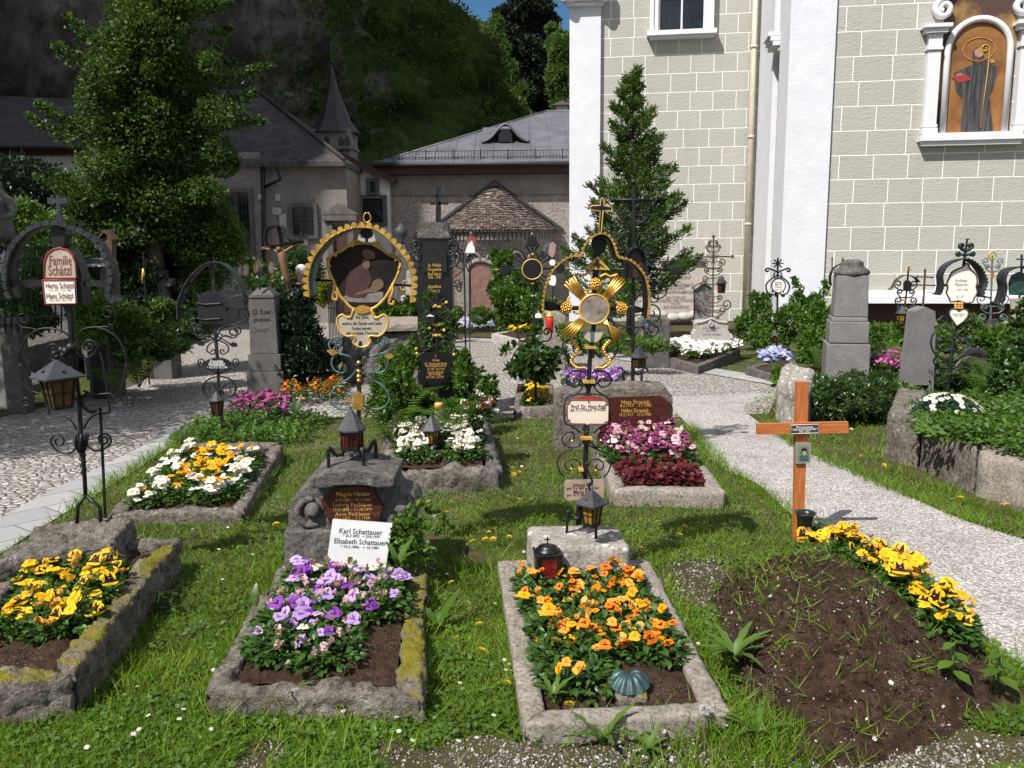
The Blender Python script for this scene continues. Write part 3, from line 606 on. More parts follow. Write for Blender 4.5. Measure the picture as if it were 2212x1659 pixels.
# doorway
a, c_ = q(728, 660, GY), q(752, 475, GY); mb = MB(); mb.box(((a.x + c_.x) / 2, -.03, (a.z + c_.z) / 2 - .2), (c_.x - a.x, .06, c_.z - a.z)); mb.build('door', redwood, dk)
mb = MB()
for x in (a.x - .1, c_.x + .08): mb.box((x, -.06, c_.z / 2 - .1), (.18, .2, c_.z))
mb.box(((a.x + c_.x) / 2, -.1, c_.z + .06), (1.05, .3, .16)); mb.prism([(a.x - .35, 0, c_.z + .16), (c_.x + .35, 0, c_.z + .16), ((a.x + c_.x) / 2, 0, c_.z + .5)], -.25, .05); mb.build('door_surround', plinthst, dk)
# turret
TYd = GY + 3.2; tl, tr_, tb = q(677, 400, TYd), q(757, 290, TYd), 0; cx = (tl.x + tr_.x) / 2; wd = tr_.x - tl.x; zt = q(715, 278, TYd).z; za = q(706, 140, TYd + wd / 2).z
mb = MB(); mb.box((cx, tl.y + wd / 2, zt / 2 + .5), (wd, wd, zt - 1)); mb.box((cx, tl.y + wd / 2, zt - .62), (wd + .1, wd + .1, .08)); mb.build('turret', smoothw, dk)
mb = MB(); ph = math.pi / 4; mb.lathe([(wd * .72, zt - .1), (wd * .6, zt + .06), (wd * .42, zt + .38), (wd * .29, zt + .9), (wd * .17, (zt + za) / 2 + .15), (.02, za - .05)], (cx, tl.y + wd / 2, 0), 4 * 2, 0, False, ph=ph / 2); mb.build('spire', MATS['dark_slate'], dk)
mb = MB(); mb.bar((cx, tl.y + wd / 2, za - .2), (cx, tl.y + wd / 2, za + .75), .025); mb.ball((cx, tl.y + wd / 2, za + .1), .08); mb.bar((cx - .16, tl.y + wd / 2, za + .5), (cx + .16, tl.y + wd / 2, za + .5), .02); mb.build('spire_cross', iron, dk)
for u in (689, 706, 737, 750):
    a = q(u, 306, TYd); mb = MB(); mb.prism([(a.x - .09, 0, a.z - .34), (a.x + .09, 0, a.z - .34), (a.x + .09, 0, a.z + .1), (a.x, 0, a.z + .2), (a.x - .09, 0, a.z + .1)], a.y - .02, a.y + .1); mb.build('belfry_window', blackp, dk)
# white annex
AY = 29.6; o = AT(796, 519, AY); o.z = gz(0, AY); an = thing('annex_building', o, 'small pale annex with slanting brown roof between the two chapels', 'annex'); q = lambda u, v, Y: AT(u, v, Y) - o
a, c_ = q(752, 400, AY), q(840, 385, AY); zl = q(757, 348, AY).z; zr = q(838, 392, AY).z; mb = MB(); mb.prism([(a.x, 0, 0), (c_.x, 0, 0), (c_.x, 0, zr), (a.x, 0, zl)], 0, 2.5); mb.build('wall', MATS['pale_plaster'], an)
mb = MB(); d_ = Vector((c_.x - a.x, 0, zr - zl)).normalized(); nn_ = Vector((-d_.z, 0, d_.x)); A_ = Vector((a.x, 0, zl)) - d_ * .2; B_ = Vector((c_.x, 0, zr)) + d_ * .2; mb.prism([A_, B_, B_ + nn_ * .18, A_ + nn_ * .18], -.35, 2.6); mb.build('roof', redwood, an)
window(an, q, 800, 392, 812, 416, AY - .01, 0, False); window(an, q, 785, 428, 828, 482, AY - .01, 0, False)
# building at the left edge
LY = 24.0; o = AT(60, 519, LY); o.z = gz(0, LY); lb = thing('side_building', o, 'low white building with dark roof behind hedge below the cliff', 'building'); q = lambda u, v, Y: AT(u, v, Y) - o
zt = q(60, 318, LY).z; x0, x1 = q(-260, 0, LY).x, q(165, 0, LY).x; mb = MB(); mb.box(((x0 + x1) / 2, 2.5, zt / 2), (x1 - x0, 5, zt)); mb.build('wall', MATS['pale_plaster'], lb)
mb = MB(); mb.prism([(0, 0, 0), (1, 0, 0), (1, 0, 1), (0, 0, 1)], 0, 1)
mb = MB(); mb.add([(x0, -.7, zt + .12), (x1 + .3, -.7, zt + .02), (x1 + .3, 3, zt + 1.6), (x0, 3, zt + 1.9), (x0, -.7, zt - .02), (x1 + .3, -.7, zt - .12), (x1 + .3, 5.5, zt)], [(0, 1, 2, 3), (4, 5, 1, 0), (1, 6, 2)]); mb.build('roof', tile, lb)
mb = MB(); mb.box(((x0 + x1) / 2, -.1, zt - .12), (x1 - x0 + .1, .3, .22)); mb.build('eaves_board', redwood, lb)
mb = MB(); mb.tube([(x0, -.76, zt + .03), (x1 + .3, -.76, zt - .06)], .07, 8); mb.build('gutter', leadm, lb)
# ================================================================== church
def ashlar(name, bw, rh, zoff, xoff):
    m, t, b = nodes(name); tcn = coord(t); sp = N(t, 'ShaderNodeSeparateXYZ'); cb = N(t, 'ShaderNodeCombineXYZ'); t.links.new(tcn, sp.inputs[0])
    nn = N(t, 'ShaderNodeTexNoise', Scale=2.2, Detail=3.0); t.links.new(tcn, nn.inputs['Vector'])
    def wob(src, k, off):
        a = N(t, 'ShaderNodeMath', operation='MULTIPLY_ADD'); t.links.new(nn.outputs['Fac'], a.inputs[0]); a.inputs[1].default_value = k; a.inputs[2].default_value = off - k / 2
        s_ = N(t, 'ShaderNodeMath', operation='ADD'); t.links.new(src, s_.inputs[0]); t.links.new(a.outputs[0], s_.inputs[1]); return s_.outputs[0]
    t.links.new(wob(sp.outputs[0], .02, 50 + xoff), cb.inputs[0]); t.links.new(wob(sp.outputs[2], .012, 20 + zoff), cb.inputs[1])
    br = N(t, 'ShaderNodeTexBrick', **{'Scale': 1.0, 'Mortar Size': .010, 'Mortar Smooth': .15, 'Brick Width': bw, 'Row Height': rh, 'Bias': -.3}); br.squash = 1.12; br.squash_frequency = 3; br.offset = .46
    br.inputs['Color1'].default_value = (.375, .372, .335, 1); br.inputs['Color2'].default_value = (.42, .412, .37, 1); br.inputs['Mortar'].default_value = (.80, .80, .79, 1); t.links.new(cb.outputs[0], br.inputs['Vector'])
    mk = N(t, 'ShaderNodeMapping'); mk.inputs['Rotation'].default_value = (0, R_(28), 0); mk.inputs['Scale'].default_value = (1, 1, 2.6); t.links.new(tcn, mk.inputs[0])
    ms_ = N(t, 'ShaderNodeMapping'); ms_.inputs['Scale'].default_value = (1, 1, .12); t.links.new(tcn, ms_.inputs[0]); stk = ramp(t, noi(t, 2.6, 6, ms_.outputs[0], .65), [(.52, 0), (.75, .28)])
    tex = noi(t, 6.5, 6, mk.outputs[0], .65, dist=1.2); c = mixc(t, ramp(t, noi(t, .8, 5), [(.4, 0), (.75, .35)]), br.outputs['Color'], (.385, .38, .345))
    c = mixc(t, br.outputs['Fac'], c, (.80, .80, .79)); t.links.new(c, b.inputs['Base Color']); b.inputs['Roughness'].default_value = .9; b.inputs['Specular IOR Level'].default_value = .15; t.links.new(mixc(t, stk, c, (.30, .285, .25)), b.inputs['Base Color'])
    mu = N(t, 'ShaderNodeMath', operation='MULTIPLY'); iv = N(t, 'ShaderNodeMath', operation='SUBTRACT'); iv.inputs[0].default_value = 1; t.links.new(br.outputs['Fac'], iv.inputs[1]); t.links.new(tex, mu.inputs[0]); t.links.new(iv.outputs[0], mu.inputs[1])
    bump(t, b, mu.outputs[0], .6, .035); return m
ashl = ashlar('painted_ashlar_wall', .66, .53, .2, 0); ashr = ashlar('painted_ashlar_wall_coarse', .76, .545, .08, .3)
whitew = plain('white_lime_render', (.60, .61, .655), .85, 0, .05, 2.5, .35, .02)
whitet_ = plain('white_moulding', (.63, .63, .65), .75, 0, .05, 5, .2, .006)
pipem = plain('beige_painted_pipe', (.50, .45, .35), .5, 0, .1, 4)
ANG = R_(8.5); e_ = Vector((math.cos(ANG), -math.sin(ANG), 0)); n_ = Vector((-math.sin(ANG), -math.cos(ANG), 0))
A0 = AT(1640, 519, 26.0); A0.z = gz(0, 26) - .1
ch2 = thing('church', A0, 'tall church with white pilasters and walls of grey painted blocks', 'church', rz=-ANG)
# local frame: x along wall to the right, -y towards the viewer
Mi = Matrix.Rotation(ANG, 3, 'Z')
def cl(u, v, yl=0.0):
    """local point on the plane y = yl seen at picture point (u, v)"""
    d = Mi @ ray(u, v); c0 = Mi @ (Vector((0, 0, CAMZ)) - A0); k = (yl - c0.y) / d.y; return c0 + d * k
HT = 13.0
xL = cl(1233, 350).x
yB = -5.0
for k in range(60):                                   # depth of the projecting block, from where its corner shows
    if abs(cl(1715, 400, yB).x) < .02: break
    yB += .3 * (cl(1715, 400, yB).x) * -.3
mb = MB(); mb.box((xL / 2, 2, HT / 2), (-xL, 4, HT)); mb.build('wall', ashl, ch2)
XR = 16.0; mb = MB(); mb.box((XR / 2 + .12, yB / 2 + 2, HT / 2), (XR - .24, -yB + 4, HT)); mb.build('transept_wall', ashr, ch2)
pw = cl(1298, 350, -.12).x - xL
mb = MB(); mb.box((xL + pw / 2 - .03, 1.9, HT / 2), (pw, 4.1, HT + .02)); mb.build('corner_pilaster', whitew, ch2)
zc = cl(1265, 8, -.2).z; mb = MB()
mb.box((xL + pw / 2 - .03, -.2, zc - .02), (pw + .16, .24, .1)); mb.box((xL + pw / 2 - .03, -.24, zc + .1), (pw + .3, .34, .12)); mb.box((xL + pw / 2 - .03, -.28, zc + .42), (pw + .42, .44, .5))
for sx_ in (-1, 1): mb.lathe([(.17, -.08), (.19, 0), (.12, .1), (.05, .14)], (xL + pw / 2 - .03 + sx_ * (pw / 2 + .04), -.34, zc + .1), 14)
mb.build('capital', whitet_, ch2)
# return wall strips
mb = MB(); L = -yB; mb.box((-.03, -1.4, HT / 2), (.3, 2.8 - .02, HT + .01)); mb.box((-.03, yB + .75, HT / 2), (.3, 1.5, HT + .01)); mb.build('return_strip', whitew, ch2)
mb = MB(); mb.box((.06, (-2.8 + yB + 1.5) / 2, HT / 2), (.2, abs(yB) - 4.3 - .01, HT)); mb.build('return_wall', ashl, ch2)
px1 = cl(1806, 300, yB - .08).x; mb = MB(); mb.box((px1 / 2 - .16, yB + .17, HT / 2), (px1 + .08, .5, HT + .03)); mb.build('block_pilaster', whitew, ch2)
mb = MB()
for i, w_ in enumerate((.1, .16, .22)): mb.box((-.2 - w_ / 2, -3.4, cl(1697, 100, -3.4).z + i * .11), (w_ + .1, .9, .1))
mb.build('cornice_fragment', whitet_, ch2)
# downpipe
mb = MB(); p0, p1 = cl(1634, 0, -.12), cl(1613, 553, -.12); xx = p1.x; mb.tube([(xx, -.14, HT), (xx, -.14, .2)], .085, 10)
for z in (p1.z + .9, p1.z + 3.4, p1.z + 5.9): mb.tube([(xx, -.14, z), (xx, -.14, z + .07)], .105, 10)
mb.build('downpipe', pipem, ch2)
# window
a, c_ = cl(1422, 70, -.05), cl(1527, -120, -.05); w_ = c_.x - a.x; h = c_.z - a.z; mb = MB(); mb.box((a.x + w_ / 2, -.1, c_.z + .1), (w_ + .5, .2, .2)); fr = mb.build('window_frame', whitet_, ch2)
for x in (a.x - .13, c_.x + .13):
    mb = MB(); mb.box((x, -.07, a.z + h / 2), (.24, .26, h)); mb.box((x + (.06 if x > a.x else -.06), -.22, a.z + h / 2), (.1, .06, h)); mb.build('window_jamb', whitet_, fr)
mb = MB(); mb.box((a.x + w_ / 2, -.14, a.z - .07), (w_ + .66, .42, .13)); mb.box((a.x + w_ / 2, -.09, a.z - .17), (w_ + .52, .28, .09)); mb.build('sill', whitet_, fr)
mb = MB(); mb.box((a.x + w_ / 2, -.012, a.z + h / 2), (w_, .03, h)); mb.build('pane', MATS['dark_window_glass'], fr)
mb = MB(); mb.box((a.x + w_ / 2, -.05, a.z + h / 2), (.05, .04, h)); mb.box((a.x + w_ / 2, -.055, a.z + .95), (w_, .04, .05)); mb.box((a.x + .02, -.05, a.z + h / 2), (.05, .04, h)); mb.box((c_.x - .02, -.05, a.z + h / 2), (.05, .04, h))
mb.box((a.x + w_ / 2, -.057, a.z + .03), (w_, .04, .05))
mb.build('glazing_bars', whitet_, fr)
for i in (1, 2, 4, 5): mb = MB(); mb.box((a.x + w_ * i / 6, -.034, a.z + h / 2), (.012, .02, h)); mb.build('leading', iron, fr)
mb = MB()
# ledge along the foot of the projecting block
yF = yB; l0 = cl(1812, 640, yF - .35); mb = MB(); x0, x1 = px1 + .1, XR - .3
mb.prism([(0, 0, 0), (1, 0, 0), (1, 0, 1), (0, 0, 1)], 0, .01)
mb = MB(); mb.box(((x0 + x1) / 2, yF - .2, l0.z - .08), (x1 - x0, .42, .16)); mb.box(((x0 + x1) / 2, yF - .11, l0.z + .06), (x1 - x0, .24, .12)); mb.build('ledge', whitet_, ch2)
mb = MB(); mb.box(((x0 + x1) / 2, yF - .03, (l0.z - .16) / 2), (x1 - x0 - .1, .08, l0.z - .16)); mb.build('plinth', redwood, ch2)
# painted niche
fresco_bg, t, b = nodes('fresco_orange_ground'); c = mixc(t, ramp(t, noi(t, 2.2, 6), [(.35, 0), (.7, 1)]), (.15, .058, .014), (.31, .14, .035)); t.links.new(c, b.inputs['Base Color']); b.inputs['Roughness'].default_value = .8
fresco_dk, t, b = nodes('fresco_brown_clouds'); c = mixc(t, ramp(t, noi(t, 1.6, 6), [(.45, 0), (.68, 1)]), (.07, .03, .025), (.36, .22, .05)); t.links.new(c, b.inputs['Base Color']); b.inputs['Roughness'].default_value = .8
robe, t, b = nodes('painted_dark_robe'); mk = N(t, 'ShaderNodeMapping'); mk.inputs['Scale'].default_value = (9, 1, .7); t.links.new(coord(t), mk.inputs[0]); c = mixc(t, ramp(t, noi(t, 2, 3, mk.outputs[0]), [(.4, 0), (.65, 1)]), (.018, .017, .021), (.075, .07, .077)); t.links.new(c, b.inputs['Base Color']); b.inputs['Roughness'].default_value = .8
skinp = plain('painted_skin', (.36, .2, .12), .8, 0, .2, 9)
yN = yB; Q = lambda u, v, d=0.0: cl(*t3(u, v), yN - d)
bl, tp = Q(1545, 880, .1), Q(1610, 190, .1); mb = MB()
s0, s1 = Q(1540, 890, .2), Q(2215, 880, .2)
ni = bpy.data.objects.new('niche_frame', None); COL.objects.link(ni); ni.parent = ch2
X0 = Q(1640, 880).x; X1 = Q(2110, 880).x; zb_ = Q(1700, 870).z; zs = Q(1740, 330).z; cxn = (X0 + X1) / 2; rad = Q(2060, 880).x - cxn
zt = zs + rad
mb = MB(); mb.box(((s0.x + s1.x) / 2, yN - .14, zb_ - .09), (s1.x - s0.x, .28, .1)); mb.box(((s0.x + s1.x) / 2, yN - .11, zb_ - .19), (s1.x - s0.x - .12, .22, .1)); mb.box(((s0.x + s1.x) / 2, yN - .13, zb_ - .005), (s1.x - s0.x - .1, .24, .07)); mb.build('niche_sill', whitet_, ch2)
cw = .33
zcap = Q(1640, 330).z
for x in (X0 - cw / 2 - .02, X1 + cw / 2 + .02):
    mb = MB(); mb.box((x, yN - .09, (zb_ + .03 + zcap) / 2), (cw - .06, .18, zcap - zb_ - .06)); mb.box((x, yN - .11, zb_ + .09), (cw, .22, .12)); mb.box((x, yN - .1, zb_ + .2), (cw - .02, .2, .06))
    mb.box((x, yN - .11, zcap + .03), (cw, .22, .06)); mb.box((x, yN - .1, zcap + .2), (cw - .04, .2, .28)); mb.box((x, yN - .14, zcap + .4), (cw + .14, .28, .1)); mb.box((x, yN - .17, zcap + .49), (cw + .26, .34, .08)); mb.build('niche_column', whitet_, ch2)
zcv = zcap + .53
for sg in (-1, 1):
    x = cxn + sg * ((X1 - X0) / 2 + .12)
    P = [Vector((cxn + sg * .55, yN - .1, zcv + 1.3)), Vector((cxn + sg * .62, yN - .1, zcv + .85)), Vector((x - sg * .1, yN - .1, zcv + .58)), Vector((x + sg * .02, yN - .1, zcv + .5))]
    mb = MB(); mb.tube(curl(spl(P, 6), .19, 1.4, -1 if sg > 0 else 1, .25), .07, 6, sx=1.5); mb.build('gable_scroll', whitet_, ch2)
arc = lambda r_, z0: [(cxn - r_, 0, z0)] + [(cxn + r_ * math.cos(a), 0, zs + r_ * math.sin(a)) for a in np.linspace(math.pi, 0, 15)] + [(cxn + r_, 0, z0)]
mb = MB(); mb.prism([(X0, 0, zb_ + .03), (X1, 0, zb_ + .03), (X1, 0, zcv), (cxn + .62, 0, zcv + .8), (cxn + .55, 0, zcv + 1.6), (cxn - .55, 0, zcv + 1.6), (cxn - .62, 0, zcv + .8), (X0, 0, zcv)], yN - .022, yN + .05); mb.build('fresco_surround', fresco_dk, ch2)
mb = MB(); mb.prism(arc(rad, zb_ + .035), yN - .034, yN + .04); mb.build('fresco_panel', fresco_bg, ch2)
mb = MB(); mb.tube([Vector((p[0], yN - .06, p[2])) for p in arc(rad + .04, zb_ + .03)], .075, 6); mb.build('niche_arch', whitet_, ch2)
mb = MB(); SH = lambda L, y0: mb.prism([(lambda p: (p.x, 0, p.z))(Q(u, v)) for u, v in L], yN - y0, yN - .02)
SH([(1800, 845), (1815, 640), (1800, 560), (1760, 470), (1870, 420), (1885, 400), (1940, 380), (1985, 405), (2030, 430), (2035, 480), (2005, 585), (1985, 620), (2010, 840), (1900, 852)], .040); SH([(1755, 480), (1830, 440), (1835, 560), (1800, 630), (1770, 590)], .043)
SH([(1880, 330), (1910, 305), (1945, 325), (1955, 385), (1930, 405), (1870, 400)], .0415); mb.build('painted_monk', robe, ch2)
mb = MB(); SH([(1890, 325), (1922, 308), (1948, 332), (1942, 375), (1915, 392), (1890, 370)], .046); SH([(1990, 385), (2015, 385), (2020, 405), (1995, 408)], .046); SH([(1768, 485), (1800, 470), (1815, 485), (1780, 498)], .047); mb.build('painted_face_and_hands', skinp, ch2)
mb = MB(); SH([(1888, 355), (1915, 372), (1945, 358), (1936, 405), (1912, 422), (1890, 400)], .049); mb.build('painted_beard', fresco_dk, ch2)
mb = MB(); SH([(1738, 500), (1830, 476), (1870, 515), (1790, 535)], .050); mb.build('painted_book', redpaint, ch2)
mb = MB(); P = [Vector(Q(u, v, .05)) for u, v in ((1930, 820), (1965, 560), (1985, 400), (1990, 310))]; mb.tube(curl(P, .09, 1.2, 1, .3), .014, 5); mb.tube([Vector((cxn + rad * .55 * math.cos(a), yN - .045, Q(1900, 320).z + rad * .4 * math.sin(a))) for a in np.linspace(0, 2 * math.pi, 24)], .008, 4); mb.build('painted_staff_and_halo', goldp, ch2)
bpy.data.objects.remove(ni)
# ================================================================== trees and shrubs of the churchyard
tree_at('leafy_tree', 330, 13.0, 'large leafy tree with dark glossy crown in front of the cliff', 'tree',
        lumps([(330, 20, 90, 80, 13), (300, 140, 130, 110, 13), (400, 180, 90, 90, 13.1), (240, 230, 90, 90, 12.8), (330, 290, 150, 100, 13), (250, 370, 110, 80, 12.9), (390, 330, 100, 90, 13.1), (200, 440, 90, 70, 12.9), (330, 430, 130, 80, 13), (430, 420, 60, 60, 13.2), (280, 500, 130, 55, 13), (380, 510, 80, 50, 13.1), (350, -70, 80, 70, 13), (345, 110, 60, 60, 12.6), (370, 60, 60, 60, 12.8)], 4, 5, .42, .74), 74000, .062, g_holly, .13, hollow=.4, seed=3, tmpl=LEAF2,
        sprays=[([(230, 120), (180, 70), (140, 32)], 500, .09), ([(200, 160), (150, 120), (118, 95)], 420, .09), ([(190, 290), (130, 255), (78, 222)], 500, .1), ([(190, 310), (120, 285), (58, 248)], 480, .08), ([(460, 190), (520, 160), (588, 143)], 600, .1), ([(470, 230), (520, 215), (556, 195)], 420, .1), ([(470, 270), (520, 262), (572, 264)], 420, .09), ([(430, 80), (470, 70), (500, 62)], 300, .08), ([(430, 30), (460, 15), (500, 8)], 300, .08), ([(470, 350), (500, 340), (512, 360)], 250, .08), ([(150, 420), (110, 400), (75, 380)], 250, .08), ([(280, 20), (250, 5), (240, -30)], 300, .08)],
        limbs=())
SPRAY = ([(0, 0, 0), (.16, .35, .03), (.05, .45, 0), (.14, .7, 0), (0, 1, -.05), (-.14, .7, 0), (-.05, .45, 0), (-.16, .35, .03)], [(0, 1, 2, 7), (2, 6, 7), (2, 3, 5, 6), (3, 4, 5)])
def conifer(name, u, vtop, vbot, half, Y, label, n, m, size, seed, group=None):
    o = AT(u, 600, Y); o.z = gz(o.x, Y); r = np.random.default_rng(seed); t_ = thing(name, o, label, 'tree', group)
    zt = AT(u, vtop, Y).z - o.z; zb = AT(u, vbot, Y).z - o.z; H = half * Y / FPX; Ts, Ds = [], []
    nb = 120; mbt = MB(); mbt.tube([(0, 0, 0), (0, 0, zt * .5), (.02, 0, zt * .97)], [.09, .06, .012], 8)
    for i in range(nb):
        f = (i + r.random()) / nb; z = zb + (zt - zb) * f * .97; a = r.random() * 6.283; R = H * (1 - f) ** .92 * r.uniform(.6, 1.2) + .07
        d = np.array([math.cos(a), math.sin(a), 0]); k = int(n / nb * (R / H + .25) * 1.3); tt = r.random(k) ** .6
        P = np.array([0, 0, z]) + tt[:, None] * R * d + np.stack([np.zeros(k), np.zeros(k), .5 * R * tt ** 1.7 - .06 * R * tt], 1) + r.normal(size=(k, 3)) * (.035 + .07 * R * (1 - tt))[:, None]
        Ts.append(P); Ds.append(d * .8 + np.array([0, 0, .55]) + r.normal(size=(k, 3)) * .5); mbt.tube([(0, 0, z), tuple(np.array([0, 0, z]) + R * .5 * d), tuple(np.array([0, 0, z + .4 * R]) + R * .92 * d)], [.018, .012, .004], 4)
    T = np.concatenate(Ts); D = np.concatenate(Ds); k = len(T); mbt.build('trunk', barkm, t_); inst('crown', *SPRAY, T, frames(D, r.normal(size=(k, 3))), r.uniform(.6, 1.3, k) * size, m, t_); return t_
conifer('young_conifer', 1362, 138, 645, 142, 19.0, 'young feathery conifer growing in front of the church wall', 30000, g_yew, .105, 11)
ANGL = AT(-560, 700, 7.4)
t_ = thing('leafy_tree', (-7.7, 6.3, gz(0, 6.3)), 'leafy tree beside the left path, mostly outside the view', 'tree')
trunk(t_, barkm, [(0, 0, -.1), (.05, 0, 1.5), (-.05, .1, 3), (0, 0, 4.5)], .13, [[(0, 0, 2), (.7, .2, 3), (1.3, .4, 3.6)], [(0, 0, 2.2), (-.7, -.2, 3.1), (-1.2, .3, 3.8)], [(0, 0, 2.6), (.1, .8, 3.4), (.2, 1.3, 4)]])
foliage('crown', t_, [((0, 0, 4.6), (1.6, 1.6, 1.2)), ((.8, .5, 3.8), (1.1, 1.1, .8)), ((-.9, .2, 3.9), (1.0, 1.0, .9)), ((.2, 1.3, 4.2), (1.2, 1.2, .9)), ((.3, -1.0, 3.9), (1.1, 1.0, .7)), ((.9, 1.2, 4.8), (1.0, 1.0, .7)), ((-.2, .3, 5.6), (1.2, 1.2, .8)), ((.6, -.9, 4.9), (1.1, 1.1, .7))], 24000, .085, g_holly, seed=9, hollow=.5)
# ================================================================== builders for graves
def roughen(o, vox=.014, st=.02, size=.06, st2=0):
    m = o.modifiers.new('remesh', 'REMESH'); m.mode = 'VOXEL'; m.voxel_size = vox; m.use_smooth_shade = True
    s = o.modifiers.new('smooth', 'SMOOTH'); s.factor = .5; s.iterations = 3
    for k, (a, z) in enumerate(((st, size), (st * .5, size * .35))):
        key = 'weathering%d' % int(z * 1000); tx = bpy.data.textures.get(key) or bpy.data.textures.new(key, 'CLOUDS'); tx.noise_scale = z; tx.noise_depth = 3
        d = o.modifiers.new('displace', 'DISPLACE'); d.texture = tx; d.strength = a; d.texture_coords = 'GLOBAL'; d.mid_level = .5
    return o
def border(label, quad, h, w, m, amp=.012, res=.035, seed=0, soil=.75, rad=.025, name='grave_border', back=True, freq=9, inner_w=None):
    """kerbed grave bed; quad = picture points of the outer top corners FL, FR, BR, BL"""
    W4 = [G(u, v, h) for u, v in quad]; c = sum(W4, Vector()) / 4; c.z = gz(c.x, c.y); t_ = thing(name, c, label, 'grave bed'); L = [p - c for p in W4]
    I = []
    for i in range(4):
        p, a, b_ = L[i], L[i - 1], L[(i + 1) % 4]; d1 = (a - p).normalized(); d2 = (b_ - p).normalized(); s = (d1 + d2); s.z = 0; sn = max(.35, abs(d1.x * d2.y - d1.y * d2.x)); I.append(p + (d1 + d2) * (w / sn))
    for k in range(4):
        if k == 2 and not back: continue
        j = (k + 1) % 4; mb = MB(); mb.rock([L[k].xy, L[j].xy, I[j].xy, I[k].xy], -.06, h, res, amp, rad, seed + k, freq=freq); mb.build('kerb_stone', m[k % len(m)] if isinstance(m, list) else m, t_)
    mb = MB(); zs = h * soil
    def fn(u, v):
        p = I[0] * (1 - u) * (1 - v) + I[1] * u * (1 - v) + I[2] * u * v + I[3] * (1 - u) * v; e = min(u, 1 - u, v, 1 - v)
        return (p.x, p.y, zs + noise.noise(Vector((p.x * 9, p.y * 9, seed))) * .02 + noise.noise(Vector((p.x * 30, p.y * 30, seed))) * .008 + min(e, .2) * .15)
    mb.sheet(fn, 26, 26); mb.build('soil', soilm, t_)
    return t_, [p + c for p in I], zs + c.z
